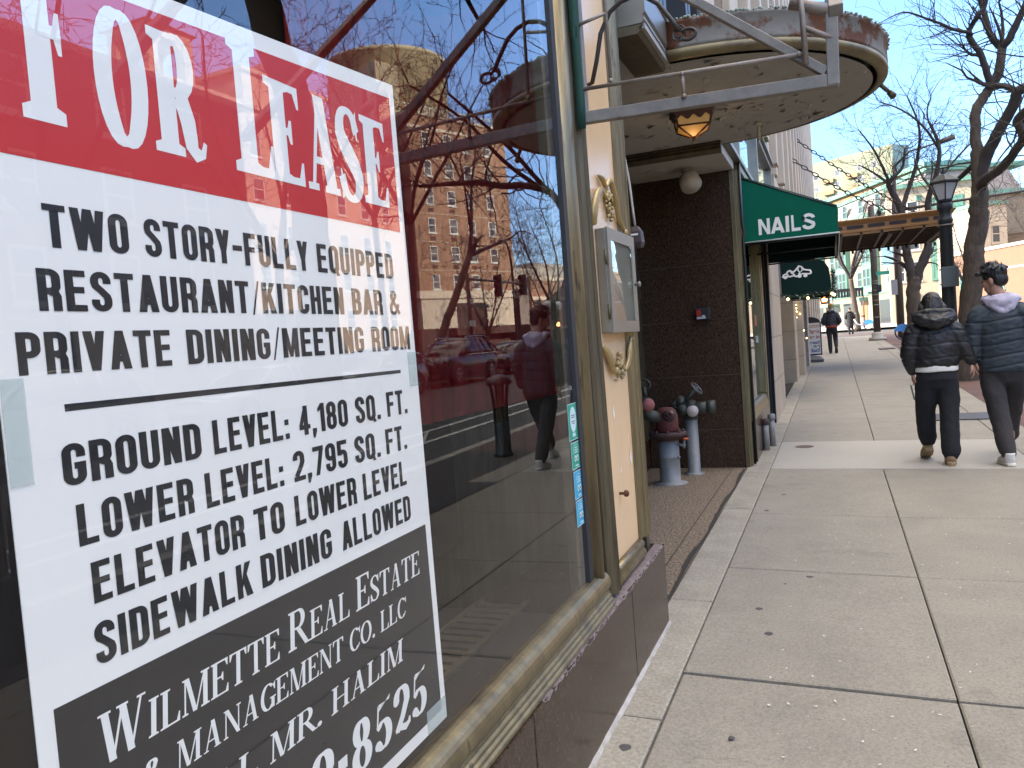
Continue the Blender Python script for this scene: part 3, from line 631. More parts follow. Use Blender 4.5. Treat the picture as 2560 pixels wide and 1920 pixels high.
bxs((-1.15, -1.04, -3, 4, .4, 3.2)).build('back_panel', m_brownw, bld)
bxs((-1.2, -.06, -2.7, -2.6, .4, 3.2), (-1.15, -.10, -2.7, 3.6, 3.05, 3.15)).build('window_box', m_dark, bld)
# entry recess: granite wall, back window, ceiling
DG = 8.05
gw = MB()
for z0, z1 in ((-.02, .405), (.409, .955), (.959, 1.515), (1.519, 2.07), (2.074, 2.96)): gw.box(-1.02, -.062, DG, DG + .14, z0, z1)
gw.build('granite_wall', m_gran, bld)
bxs((-1.01, -.07, DG + .004, DG + .12, -.02, 2.95)).build('granite_joint', M('pale_joint', (.10, .082, .075), .8), bld)
ct = MB()
for k, (a, b, x) in enumerate(((DG - .012, DG + .03, -.028), (DG + .03, DG + .055, -.012), (DG + .055, DG + .10, -.004), (DG + .10, DG + .17, -.02))): ct.box(-.062 if k else -.066, x, a, b, .01, 2.96)
ct.build('corner_trim', m_brass, bld)
bw = MB(); bw.box(-1.20, -1.02, 7.90, 8.05, .33, 2.95); bw.box(-1.16, -1.06, 7.82, 7.90, .33, 2.95); bw.box(-1.16, -1.04, 3.7, 7.82, .33, .42); bw.box(-1.2, -1.0, 3.66, 8.05, 2.72, 2.95)
for y in (4.6, 5.6, 6.6): bw.box(-1.16, -1.05, y, y + .08, .42, 2.72)
bw.build('entry_frame', m_brass_d, bld)
bxs((-1.22, -1.03, 3.66, 8.05, -.02, .33)).build('entry_bulkhead', m_gran, bld)
bxs((-1.12, -1.11, 3.7, 7.85, .42, 2.72)).build('entry_glass', m_glassD, bld)
cl = MB(); cl.box(-1.25, .085, 3.665, 6.12, 2.82, 2.90); cl.build('entry_soffit', m_plas, bld)
bxs((-1.25, -.02, 6.20, DG + .02, 2.962, 3.05)).build('low_ceiling', m_white, bld, bevel=.01)
cr = MB(); cr.loft([[(x, 6.12 + a, b) for a, b in ((.0, 2.819), (-.012, 2.81), (.005, 2.80), (-.004, 2.788), (.012, 2.778), (.004, 2.765), (.018, 2.755), (.022, 2.742), (.05, 2.738), (.08, 2.742), (.08, 2.98), (.0, 2.98))] for x in (-1.24, .10)], smooth=False); cr.build('crown_moulding', m_brass_d, bld)
pp = MB()
for k in range(40):
    y0 = r3.uniform(3.75, 5.9); x0 = r3.uniform(-.6, .05); a = r3.uniform(0, 6.3); q = r3.uniform(.02, .075)
    pp.add([(x0, y0, 2.819), (x0 + q * cos(a), y0 + q * sin(a), 2.819), (x0 + q * cos(a + .7) * .9, y0 + q * sin(a + .7) * .9, 2.819 - r3.uniform(.006, .03)), (x0 + q * .4 * cos(a + 1.1), y0 + q * .4 * sin(a + 1.1), 2.819 - r3.uniform(.0, .012))], [(0, 1, 2, 3)])
pp.add([(-.03, 3.7, 2.819), (.03, 4.3, 2.819), (.055, 4.28, 2.80), (.02, 3.95, 2.79), (-.01, 3.7, 2.785)], [(0, 1, 2, 3, 4)])
tag(pp.build('paint_flakes', m_plas, bld, fix=False), kind='stuff')
# fascia beam over the recess, upper wall
lt = MB(); lt.loft([[(a, y, b) for a, b in ((-.10, 2.835), (.075, 2.835), (.09, 2.85), (.082, 2.87), (.095, 2.885), (.095, 3.01), (.105, 3.02), (.105, 3.04), (-.10, 3.045))] for y in (3.64, 4.22)], smooth=False); lt.build('lintel', m_alum2, bld)
lb = MB(); lb.loft([[(a, y, b) for a, b in ((-.10, 2.79), (.055, 2.79), (.07, 2.805), (.06, 2.815), (.078, 2.83), (-.10, 2.834))] for y in (3.64, 4.24)], smooth=False); lb.build('lintel_moulding', m_brass_d, bld)
bxs((-.2, -.048, -2.7, 3.64, 3.13, 3.42)).build('head_beam', m_alum2, bld)
uw = MB(); uw.box(-8, -.06, 3.64, 8.2, 3.05, 3.10); uw.box(-8, -.14, -12, 8.0, 3.375, 3.42); uw.box(-8, -.14, -12, -3, 3.42, 11); uw.box(-8, -.14, -3, 4.2, 5.6, 20); uw.box(-8, -.14, -12, -3, 11, 20); uw.box(-8, -.10, 6.35, 8.0, 3.42, 20); uw.box(-8, -.14, 4.2, 6.35, 5.9, 20); uw.box(-8.2, -8, -12, 8, -.5, 20); uw.box(-8, -.14, -12, -2.72, -.1, 3.37)
uw.build('wall', m_lime2, bld)
each(bxs((-.4, -.24, -3, 4.18, 3.42, 5.6), (-.4, -.20, 3.7, 6.35, 3.10, 5.9)), 'upper_window', m_winsky, bld)
uf = MB()
for y in (-1, .6, 2.2): uf.box(-.24, -.06, y, y + .09, 3.42, 5.9)
for y in (3.66, 4.72, 4.84, 5.7, 5.82, 6.26): uf.box(-.20, -.03, y, y + .09, 3.10, 5.9)
uf.box(-.24, -.04, -3, 3.64, 3.42, 3.50); uf.build('upper_window_frame', m_black, bld)

# ------------------------------------------------------------------ ornament on the pilaster, menu box
px = -.047
def orn(y, z, d=0.0): return (px + d, 3.035 + (y - 3.0) * 1.22, z + .025) if z > 1.6 else (px + d, 3.02 + (y - 2.985) * 1.2, 1.41 - (1.40 - z) * .8)
so_ = thing('scroll_ornament', 'gilded scroll ornament arched above the menu case, with a hanging flower cluster', 'ornament', (px, 3.17, 1.98), 'gilt scrolls on the cream pilaster')
def bezp(pts, n=5):
    P = [Vector(p) for p in pts]; out = []
    for i in range(len(P) - 1):
        a, b, c, d = P[max(i - 1, 0)], P[i], P[i + 1], P[min(i + 2, len(P) - 1)]
        for k in range(n): t = k / n; out.append(0.5 * ((2 * b) + (c - a) * t + (2 * a - 5 * b + 4 * c - d) * t * t + (-a + 3 * b - 3 * c + d) * t ** 3))
    return out + [P[-1]]
def ramp(rs, n, m):
    return [rs[min(int(k / (m - 1) * (len(rs) - 1)), len(rs) - 2)] * (1 - (k / (m - 1) * (len(rs) - 1)) % 1 if k < m - 1 else 0) + rs[min(int(k / (m - 1) * (len(rs) - 1)) + 1, len(rs) - 1)] * ((k / (m - 1) * (len(rs) - 1)) % 1 if k < m - 1 else 1) for k in range(m)]
def flute(m, pts, rs, nf=4, wid=.6):
    """a fluted leaf: several thin ribs side by side along one curve"""
    P = bezp(pts); k = len(P); R = ramp(rs, 0, k)
    for f in range(nf):
        o = (f - (nf - 1) / 2) / nf * 2 * wid; Q = []
        for i, p in enumerate(P):
            t = (P[min(i + 1, k - 1)] - P[max(i - 1, 0)]).normalized(); sdv = Vector((0, -t.z, t.y)); Q.append(p + sdv * o * R[i] + Vector((.004 * (1 - abs(o)), 0, 0)))
        m.tube(Q, [r * .42 for r in R], 7)
s1 = MB(); flute(s1, [orn(2.995, 1.845, .008), orn(2.985, 1.885, .012), orn(3.01, 1.94, .016), orn(3.06, 1.985, .016), orn(3.12, 2.0, .014)], [.020, .030, .026, .016, .008])
P9 = bezp([orn(3.085, 2.055, .008), orn(3.12, 2.045, .014), orn(3.15, 2.02, .016), orn(3.19, 2.05, .016), orn(3.225, 2.045, .018), orn(3.265, 1.985, .018), orn(3.30, 1.915, .016), orn(3.35, 1.87, .014), orn(3.375, 1.885, .014)]); s1.tube(P9, ramp([.004, .012, .008, .012, .014, .012, .011, .013, .008], 0, len(P9)), 9)
each(s1, 'scroll', m_gold, so_)
f1 = MB(); rf = random.Random(2)
for k in range(34): f1.sphere(orn(3.185 + rf.uniform(-.035, .04), 1.945 + rf.uniform(-.06, .055) , .012), rf.uniform(.006, .013), 8, 6)
f1.tube([orn(3.13, 2.0, .012), orn(3.16, 1.96, .02), orn(3.19, 1.985, .02), orn(3.22, 1.95, .02)], .005, 8); f1.sphere(orn(3.37, 1.855, .02), (.012, .016, .018)); f1.build('flower_cluster', m_gold, so_)
so2 = thing('scroll_ornament', 'gilded scroll ornament curving below the menu case, with acanthus leaves and a small crown', 'ornament', (px, 3.17, 1.33), 'gilt scrolls on the cream pilaster')
s2 = MB(); flute(s2, [orn(2.985, 1.375, .008), orn(3.01, 1.35, .014), orn(3.05, 1.30, .016), orn(3.085, 1.245, .014), orn(3.13, 1.225, .012)], [.008, .022, .028, .020, .008])
flute(s2, [orn(3.37, 1.40, .012), orn(3.345, 1.38, .016), orn(3.32, 1.33, .018), orn(3.295, 1.265, .016), orn(3.25, 1.225, .012)], [.010, .014, .020, .018, .008]); s2.sphere(orn(3.375, 1.395, .014), (.014, .016, .018))
each(s2, 'scroll', m_gold, so2)
f2 = MB()
for k in range(24): f2.sphere(orn(3.19 + rf.uniform(-.03, .03), 1.285 + rf.uniform(-.035, .035), .012), rf.uniform(.006, .011), 8, 6)
for yy_, zz_ in ((3.15, 1.235), (3.17, 1.22), (3.22, 1.22), (3.24, 1.24)): f2.sphere(orn(yy_, zz_, .01), (.010, .016, .015), 8, 6)
f2.tube([orn(3.13, 1.19, .001), orn(3.17, 1.185, .003), orn(3.20, 1.21, .003), orn(3.24, 1.185, .003), orn(3.29, 1.20, .001)], .005, 6); f2.build('flower_cluster', m_gold, so2)
mb_ = thing('menu_case', 'shallow bronze menu display case with glazed door on the cream pilaster', 'display case', (px, 3.2, 1.43))
b = MB(); y0, y1, z0, z1, xf = 3.06, 3.505, 1.437, 1.855, .004
b.box(px + .001, xf - .010, y0, y1, z0, z1); b.build('case', m_alum2, mb_, bevel=.003)
dr = MB(); w = .046
for q in ((y0 - .002, y1 + .002, z1 - w, z1 + .002), (y0 - .002, y1 + .002, z0 - .002, z0 + w), (y0 - .002, y0 + w, z0 + w, z1 - w), (y1 - w, y1 + .002, z0 + w, z1 - w)): dr.box(xf - .0098, xf, q[0], q[1], q[2], q[3])
door = dr.build('door', m_alum2, mb_)
bxs((xf - .006, xf - .003, y0 + w, y1 - w, z0 + w, z1 - w)).build('glass', MGLASS('case_glass', 2.2), door)
bxs((xf - .0098, xf - .0092, y0 + w, y1 - w, z0 + w, z1 - w)).build('backing', M('faded_paper', (.55, .50, .40), .8, ns=3), mb_)
kn = MB(); kn.lathe([(.006, 0), (.006, .012), (.013, .014), (.013, .022), (.004, .026)], (xf, y1 - .024, 1.645), 12, 'x'); kn.build('knob', m_alum, door)
hg = MB()
for z in (1.52, 1.74): hg.tube([(xf - .012, y0 - .004, z - .03), (xf - .012, y0 - .004, z + .03)], .006, 8)
each(hg, 'hinge', m_brass_d, mb_)
# bits of torn tape and a rusty bolt on the panel
tp = MB()
for y, z, s in ((3.14, 1.105, .03), (3.37, .88, .035), (3.20, .855, .016)): tp.add([(px + .0015, y, z), (px + .0015, y + s * .5, z - s), (px + .0015, y + s * .8, z - s * .4), (px + .0015, y + s * .55, z + s * 1.2)], [(0, 1, 2, 3)])
each(tp, 'torn_tape', m_white_v, bld)
bb = MB(); bb.lathe([(.006, 0), (.006, .02), (.014, .022), (.014, .034), (.008, .04)], (px, 3.16, .765), 8, 'x'); bb.build('rusty_bolt', M('rust', (.12, .045, .02), .9, ns=40, bump=.5), bld)
# ------------------------------------------------------------------ FOR LEASE sign behind the glass
sg = thing('lease_sign', 'large white, red and black FOR LEASE poster taped inside the shop window', 'sign', (GX - .012, 1.06, .578))
xs_ = GX - .012
KS = 1.008
def onsign(u, v, d): return (xs_ + d, u * KS, 1.42 + (v - 1.42) * KS)
m_sheet = M('poster_white', (0.86, 0.825, 0.755), 0.5, col2=(0.83, 0.795, 0.725), ns=2, amt=.4)
m_redp = M('poster_red', (0.58, 0.022, 0.020), 0.5, col2=(0.52, 0.018, 0.018), ns=2)
b = MB(); P_ = [(.592, .578), (1.550, .578), (1.537, 2.006), (.592, 1.935)]
b.prism(P_, onsign, -.0015, 0); b.build('sheet', m_sheet, sg)
b = MB(); b.prism([(.5925, 1.683), (1.5185, 1.683), (1.5170, 1.973), (.5925, 1.910)], onsign, .0001, .0004); b.build('red_band', m_redp, sg)
b = MB(); b.prism([(.616, .605), (1.528, .605), (1.523, 1.033), (.616, 1.033)], onsign, .0001, .0004); b.build('black_panel', m_black_v, sg)
b = MB(); b.prism([(.671, 1.3795), (1.471, 1.3765), (1.471, 1.3835), (.671, 1.3885)], onsign, .0001, .0004); b.build('rule', m_black_v, sg)
L = Lettering(onsign)
kw = dict(T=.25, t=.075, sl=.085, sh=.072, wk=.6)
# headline: big initials F and L, the rest slightly lower, tall and narrow
for ch, u0, u1, v0, v1 in (('F', .657, .742, 1.731, 1.948), ('O', .762, .848, 1.725, 1.908), ('R', .854, .950, 1.731, 1.905), ('L', 1.015, 1.110, 1.731, 1.945), ('E', 1.098, 1.192, 1.731, 1.905), ('A', 1.201, 1.299, 1.731, 1.908), ('S', 1.305, 1.380, 1.726, 1.909), ('E', 1.388, 1.482, 1.731, 1.909)):
    w, q = serif(ch, **kw); L.put([(0, q)], w, u0, u1, v0, v1, .0006)
L.mb.build('headline', m_white_v, sg, fix=False)
for txt, v0, v1, ext in (('TWO|STORY-FULLY|EQUIPPED', 1.579, 1.6315, [0.673, 0.797, 0.824, 1.19, 1.217, 1.486]), ('RESTAURANT/KITCHEN|BAR|&', 1.502, 1.553, [0.657, 1.29, 1.319, 1.431, 1.459, 1.5]), ('PRIVATE|DINING/MEETING|ROOM', 1.4265, 1.477, [0.623, 0.853, 0.882, 1.349, 1.378, 1.533]), ('GROUND|LEVEL:|4,180|SQ.|FT.', 1.2885, 1.340, [0.665, 0.891, 0.916, 1.094, 1.122, 1.271, 1.298, 1.388, 1.415, 1.498]), ('LOWER|LEVEL:|2,795|SQ.|FT.', 1.212, 1.264, [0.677, 0.867, 0.891, 1.069, 1.096, 1.258, 1.284, 1.376, 1.399, 1.484]), ('ELEVATOR|TO|LOWER|LEVEL', 1.1365, 1.1885, [0.689, 0.964, 0.987, 1.061, 1.09, 1.278, 1.302, 1.471]), ('SIDEWALK|DINING|ALLOWED', 1.059, 1.112, [0.684, 0.97, 0.993, 1.185, 1.218, 1.476])):
    L = Lettering(onsign); word(L, txt, [e / KS for e in ext], v0, v1, .0005, gap=.085); L.mb.build('text_line', m_black_v, sg, fix=False)
L = Lettering(onsign); K2 = dict(T=.15, t=.05)
def caps(txt, u0, u1, v0, v1, small=.78, gap=.05):
    """capital and small capitals; '^' marks a large initial"""
    items = []; x = 0; big = False
    for ch in txt:
        if ch == '^': big = True; continue
        w, q = serif(ch, **K2); k = 1.0 if (big or small == 1) else small; big = False
        q = [[[Vector((p.x * k, p.y * k)) for p in qd] for qd in st] for st in q]
        items.append((x, q)); x += (w + gap) * k
    L.put(items, x, u0, u1, v0, v1, .0006, slant=.10)
caps('^WILMETTE ^REAL ^ESTATE', .662, 1.482, .934, .998)
caps('& MANAGEMENT CO. LLC', .722, 1.412, .865, .906, 1)
caps('CALL MR. HALIM', .735, 1.386, .779, .824, 1)
kd = dict(T=.20, t=.05)
x = 0; items = []
for ch in '847-492-8525':
    w, q = serif(ch if ch in '8525-' else '8', **kd); items.append((x, q)); x += w + .06
L.put(items, x, .62, 1.472, .638, .730, .0006, slant=.06)
L.mb.build('contact_lettering', m_white_v, sg, fix=False)
tape = MB()
for q in ((1.505, 1.541, 1.345, 1.42), (.593, .622, 1.30, 1.424), (1.46, 1.548, .579, .63)): tape.prism([(q[0], q[2]), (q[1], q[2]), (q[1], q[3]), (q[0], q[3])], onsign, .0010, .0014)
m_tape = bpy.data.materials.new('clear_tape'); m_tape.use_nodes = True
tb = m_tape.node_tree.nodes['Principled BSDF']; tb.inputs['Base Color'].default_value = (.62, .70, .66, 1); tb.inputs['Alpha'].default_value = .35; tb.inputs['Roughness'].default_value = .3
each(tape, 'tape', m_tape, sg)

# ------------------------------------------------------------------ four window stickers
m_teal = MPLAIN('sticker_green', (0.02, 0.30, 0.19), 0.5); m_blu = MPLAIN('sticker_blue', (0.03, 0.34, 0.52), 0.5); m_edge = MPLAIN('sticker_edge', (.55, .70, .70), .5)
SG = GX + .0012
spec = [(2.552, 2.672, 1.070, 1.198, m_teal, 'oval', 'green window sticker with a white oval, topmost of the four stickers by the bronze mullion'), (2.560, 2.680, .968, 1.062, m_teal, 'owl', 'green window sticker with two round owl eyes, just below the sticker with the white oval'), (2.568, 2.690, .862, .960, m_blu, 'owl', 'blue window sticker right under the two green stickers'), (2.572, 2.688, .765, .856, m_blu, 'owl', 'lowest of the window stickers, blue, at the foot of the row')]
for y0, y1, z0, z1, mt, kind, lab in spec:
    y1 -= .012; t = thing('window_sticker', lab, 'sticker', (SG, (y0 + y1) / 2, z0), 'stickers on the window edge')
    bxs((SG - .0005, SG, y0, y1, z0, z1)).build('label', mt, t)
    e = MB(); w = .0022
    for q in ((y0, y1, z0, z0 + w), (y0, y1, z1 - w, z1), (y0, y0 + w, z0 + w, z1 - w), (y1 - w, y1, z0 + w, z1 - w)): e.box(SG, SG + .0003, *q)
    cy, cz = (y0 + y1) / 2, (z0 + z1) / 2
    def disc(m, a, c, r1, r2, dd, n=24): m.prism([(a + r1 * cos(2 * pi * k / n), c + r2 * sin(2 * pi * k / n)) for k in range(n)], lambda u, v, d: (SG + d, u, v), dd, dd + .0003)
    k_ = MB()
    if kind == 'oval':
        disc(e, cy, cz + .008, .033, .045, 0)
        for j, wd in ((2, .022), (1, .018), (-1, .02), (-2, .012)): k_.box(SG + .0003, SG + .0005, cy - wd, cy + wd, cz + .008 + j * .007 - .0015, cz + .008 + j * .007 + .0015)
        disc(e, cy - .008, z0 + .018, .008, .008, 0); disc(e, cy + .008, z0 + .018, .008, .008, 0)
    else:
        for s_ in (-1, 1): disc(e, cy + s_ * .011, z0 + .036, .0105, .0115, 0); disc(k_, cy + s_ * .010, z0 + .035, .004, .005, .0003)
        disc(k_, cy, z0 + .024, .004, .004, .0004)
        for j in range(14):
            a0, a1 = pi * j / 14, pi * (j + 1) / 14; e.bar((SG + .0002, cy + .034 * cos(a0), z0 + .052 + .034 * sin(a0)), (SG + .0002, cy + .034 * cos(a1), z0 + .052 + .034 * sin(a1)), .0015, .0004, (1, 0, 0))
        for j in (0, 1, 2): e.box(SG, SG + .0003, cy - .02 + j * .004, cy + .02 - j * .004, z0 + .056 + j * .008, z0 + .0595 + j * .008)
        e.box(SG, SG + .0003, cy - .016, cy + .016, z0 + .008, z0 + .013)
    e.build('print_light', m_edge, t); k_.build('print_dark', m_black_v, t)

# ------------------------------------------------------------------ bare awning frame
af = thing('awning_frame', 'bare galvanised steel awning frame bolted to the pilaster, its canvas gone', 'awning frame', (0, 2.86, 2.2))
b = MB(); FY = 2.86
b.bar((-.005, FY, 2.235), (.872, FY, 2.205), .036, .042); b.build('bottom_rail', m_alum, af, bevel=.003)
b = MB(); b.bar((.855, FY, 2.188), (.862, FY, 2.52), .040, .038, (1, 0, 0)); b.build('front_post', m_alum, af, bevel=.003)
b = MB(); b.bar((-.002, FY, 2.22), (-.002, FY, 3.30), .034, .036, (1, 0, 0)); b.build('wall_post', m_alum, af, bevel=.003)
b = MB(); b.bar((.835, FY + .002, 2.236), (-.01, FY + .002, 2.91), .030, .034, (0, 1, 0)); b.build('brace', m_alum, af, bevel=.003)
b = MB(); b.tube([(0, FY - .02, 2.335), (.755, FY - .02, 2.305)], .0075); b.tube([(.115, FY - .02, 2.34), (.108, FY - .02, 3.2)], .0065); b.tube([(0, FY - .02, 2.565), (.112, FY - .02, 2.585)], .0065); b.tube([(.372, FY - .02, 2.232), (.370, FY - .02, 2.325)], .0065)
for p in ((.372, 2.24), (.37, 2.318), (.115, 2.345), (.755, 2.305)): b.sphere((p[0], FY - .022, p[1]), .009, 8, 6)
b.tube([(.775, FY - .03, 2.265), (.772, FY - .03, 2.43), (.765, FY - .03, 2.52)], .0095); b.tube([(.772, FY - .03, 2.385), (.865, FY - .01, 2.335)], .0095); b.tube([(.735, FY - .01, 2.478), (.86, FY - .01, 2.43)], .019, 10)
b.build('rod', M('rusting_rod', (.36, .34, .31), .6, .5, col2=(.22, .15, .11), ns=14, detail=8), af)
b = MB(); b.bar((.86, 2.12, 2.167), (.86, 3.25, 3.16), .030, .034, (1, 0, 0)); b.bar((.86, 1.59, 2.19), (.86, 2.45, 3.19), .030, .034, (1, 0, 0)); each(b, 'long_brace', m_alum, af, bevel=.003)
b = MB(); b.loft([[(-.018, FY - .035 + .006 * sin(k), 2.19 + .1 * k), (.012, FY - .030 + .008 * sin(k * 1.7), 2.19 + .1 * k), (.012, FY - .026 + .008 * sin(k * 1.7), 2.19 + .1 * k), (-.018, FY - .030 + .006 * sin(k), 2.19 + .1 * k)] for k in range(12)]); b.build('torn_canvas', MPLAIN('green_canvas_scrap', (.01, .055, .04), .8), af)
cb = MB(); HY = 3.05; pts = [(-.045, 3.10, 2.43), (-.02, 3.08, 2.43), (.012, HY, 2.50), (.035, HY, 2.60), (.075, HY, 2.67), (.12, HY, 2.70), (.17, HY, 2.71), (.22, HY, 2.695), (.265, HY, 2.66), (.31, HY, 2.59), (.335, HY, 2.545)]
pts = [Vector(p) for p in pts]; cb.tube(pts, .009, 8)
for k in range(3): cb.tube([Vector((.335 + .022 * cos(a), HY + .016 * sin(a * .5 + k), 2.545 - .010 * k + .022 * sin(a))) for a in [2 * pi * j / 14 for j in range(13)]], .0035, 6)
cb.tube([Vector((.368 + .028 * cos(a), HY, 2.525 + .020 * sin(a))) for a in [2.6 - 2 * pi * j / 16 for j in range(15)]], .007, 8)
tag(cb.build('conduit_loop', MPLAIN('black_rubber_cable', (.035, .03, .028), .6)), 'black flexible conduit arching from the pilaster to a coiled loop under the steel frame', 'cable')

# ------------------------------------------------------------------ half-round entrance canopy
CC = (.09, 5.25); CR = 1.09
def arcpts(r, n=48): return [(CC[0] + r * sin(pi * k / n), CC[1] - r * cos(pi * k / n)) for k in range(n + 1)]
cn = thing('entrance_canopy', 'half-round rusty metal entrance canopy with peeling painted underside', 'canopy', (.09, 5.25, 2.82))
def ring(prof, n=48):
    """profile of (radius offset, z) swept round the half circle"""
    rows = []
    for k in range(n + 1):
        a = pi * k / n; rows.append([(CC[0] + (CR + o) * sin(a), CC[1] - (CR + o) * cos(a), z) for o, z in prof])
    m = MB(); m.loft(rows, smooth=True, caps=True); return m
ring([(-.03, 2.866), (0, 2.866), (.004, 2.885), (0, 2.985), (.010, 2.993), (.010, 3.008), (-.03, 3.012)]).build('fascia', m_rust, cn)
ring([(-.055, 2.826), (-.022, 2.828), (-.014, 2.834), (-.006, 2.836), (.003, 2.843), (.005, 2.8655), (-.03, 2.8655), (-.055, 2.85)]).build('gilt_rim', M('flaking_gilt_rim', (.32, .255, .13), .55, .3, col2=(.10, .085, .06), ns=4, amt=1.2, detail=10), cn)
b = MB(); n = 48; pts = arcpts(CR - .08); b.add([(x, y, 2.822 + .006 * sin(7 * x + 3 * y) * 0) for x, y in pts] + [(-.1, 6.22, 2.822), (-.1, 4.28, 2.822)], [tuple(range(n + 3))]); so2_ = b.build('soffit', m_plas, cn, fix=False)
b = MB(); pts = arcpts(CR - .02); b.add([(x, y, 3.000) for x, y in pts] + [(-.3, 7.8, 3.030), (-.3, 5.2, 3.030)], [tuple(range(n + 3))]); b.build('deck', m_patina, cn, fix=False)
b = MB(); rr = random.Random(9)
for k in range(620):
    a = pi * rr.random(); r = CR + rr.uniform(-.010, .014); q = rr.uniform(.003, .008); b.sphere((CC[0] + r * sin(a), CC[1] - r * cos(a), 3.009 + rr.uniform(-.003, .006)), (q * rr.uniform(1, 2.2), q * rr.uniform(1, 2.2), q), 5, 4)
tag(b.build('moss', m_patina, cn), kind='stuff')
b = MB()
for k in range(150):
    a = rr.uniform(.1, pi - .1); r = rr.uniform(.15, CR - .1); x0 = CC[0] + r * sin(a); y0 = CC[1] - r * cos(a); s = rr.uniform(.02, .09); q = rr.uniform(0, 6.3)
    b.add([(x0, y0, 2.821), (x0 + s * cos(q), y0 + s * sin(q), 2.821), (x0 + s * cos(q + .6) * .8, y0 + s * sin(q + .6) * .8, 2.821 - rr.uniform(.006, .024))], [(0, 1, 2)])
tag(b.build('paint_flakes', m_plas, cn, fix=False), kind='stuff')
b = MB(); b.tube([(.40, 5.787, 2.822), (.40, 5.787, 2.70)], .011, 8); b.lathe([(.028, 2.820), (.026, 2.810), (.014, 2.800)], (.40, 5.787, 0), 12); b.build('drain_stub', m_white, cn)
b = MB(); b.tube([(1.155, 5.46, 2.84), (1.215, 5.55, 2.80)], [.014, .012], 8); b.tube([(1.205, 5.535, 2.805), (1.228, 5.57, 2.788)], [.018, .023], 8); b.build('spout', m_brass_d, cn)

# ------------------------------------------------------------------ ceiling lantern (lit)
ln = thing('ceiling_lantern', 'square brown ceiling lantern glowing amber under the half-round canopy', 'lantern', (.06, 5.10, 2.7))
m_lam = MPLAIN('lantern_bronze', (.075, .028, .018), .5, .3); m_amb = bpy.data.materials.new('amber_glass'); m_amb.use_nodes = True
ab = m_amb.node_tree.nodes['Principled BSDF']; ab.inputs['Base Color'].default_value = (.55, .30, .08, 1); ab.inputs['Roughness'].default_value = .4; ab.inputs['Emission Color'].default_value = (1, .55, .15, 1); ab.inputs['Emission Strength'].default_value = .012
cx_, cy_ = .06, 5.10; q = radians(12)
def sq(r, z):
    r *= .80; z = 2.821 + (z - 3.15) * .80
    return [(cx_ + r * 1.414 * cos(q + pi / 4 + k * pi / 2), cy_ + r * 1.414 * sin(q + pi / 4 + k * pi / 2), z) for k in range(4)]
b = MB(); b.loft([sq(.172, 3.148), sq(.175, 3.118), sq(.165, 3.108), sq(.140, 3.062), sq(.132, 3.060)], smooth=False); b.build('cap', m_lam, ln)
for i in range(4):   # scalloped skirt
    p0, p1 = Vector(sq(.139, 3.064)[i]), Vector(sq(.139, 3.064)[(i + 1) % 4]); b = MB() if i == 0 else b
    vs = []; N = 24
    for k in range(N + 1):
        t = k / N; p = p0.lerp(p1, t); vs += [tuple(p), (p.x, p.y, p.z - .005 - .026 * abs(cos(t * pi * 3)) ** 1.5)]
    b.add(vs, [(2 * k, 2 * k + 2, 2 * k + 3, 2 * k + 1) for k in range(N)])
b.build('skirt', m_lam, ln, fix=False)
b = MB(); b.loft([sq(.130, 3.058), sq(.118, 2.985), sq(.015, 2.915)], smooth=False); b.build('glass', m_amb, ln)
b = MB()
for i in range(4):
    a, c, d = (Vector(sq(.134, 3.06)[i]), Vector(sq(.122, 2.985)[i]), Vector(sq(.016, 2.912)[i])); b.tube([a, c], .007, 6); b.tube([c, d], .006, 6); b.tube([c, Vector(sq(.122, 2.985)[(i + 1) % 4])], .006, 6)
b.lathe([(.0, 2.593), (.005, 2.599), (.011, 2.607), (.005, 2.615), (.014, 2.625), (.016, 2.633), (.004, 2.638)], (cx_, cy_, 0), 10); b.build('ribs', m_lam, ln)
ld = bpy.data.lights.new('lantern_light', 'POINT'); ld.energy = 0.10; ld.color = (1, .6, .25); ld.shadow_soft_size = .03; lo = bpy.data.objects.new('lantern_light', ld); COL.objects.link(lo); lo.location = (cx_, cy_, 2.55)

# ------------------------------------------------------------------ flood light, speaker, small sensor
fl = thing('flood_light', 'white swivel security flood light on the low entry ceiling', 'flood light', (-.43, 7.72, 2.95))
b = MB(); b.lathe([(.05, 2.962), (.05, 2.945), (.02, 2.94)], (-.43, 7.72, 0), 16); b.tube([(-.43, 7.72, 2.945), (-.43, 7.72, 2.90)], .022, 10); b.sphere((-.43, 7.72, 2.885), .034); b.build('mount', m_white, fl)
b = MB(); d_ = Vector((.25, -.45, -.55)).normalized(); o_ = Vector((-.40, 7.70, 2.86)); b.tube([o_ - d_ * .06, o_ - d_ * .05, o_ + d_ * .0, o_ + d_ * .09], [.03, .075, .098, .102], 20); b.build('head', m_white, fl)
b = MB(); b.tube([o_ + d_ * .0905, o_ + d_ * .093], [.094, .094], 20); b.build('lens', MPLAIN('lamp_lens', (.5, .47, .4), .3), fl)
tag(MB().lathe([(.10, 2.9615), (.10, 2.955), (.085, 2.952), (.04, 2.958)], (-.70, 7.62, 0), 24).build('ceiling_speaker', m_white), 'round white recessed ceiling disc beside the flood light', 'speaker')
sc_ = thing('hanging_sensor', 'small dark plastic sensor box hanging on a white cord beside the menu case', 'sensor', (-.02, 3.64, 1.80))
b = MB(); b.loft([[(-.02 + sx * w, 3.66 + sy * w, z) for sx, sy in ((-1, -1), (1, -1), (1, 1), (-1, 1))] for w, z in ((.026, 1.825), (.034, 1.85), (.030, 1.90), (.016, 1.925))], smooth=False); b.build('housing', MPLAIN('brown_plastic', (.05, .035, .035), .5), sc_, bevel=.004)
bxs((-.045, -.002, 3.6285, 3.6315, 1.868, 1.89)).build('label_plate', m_white_v, sc_)
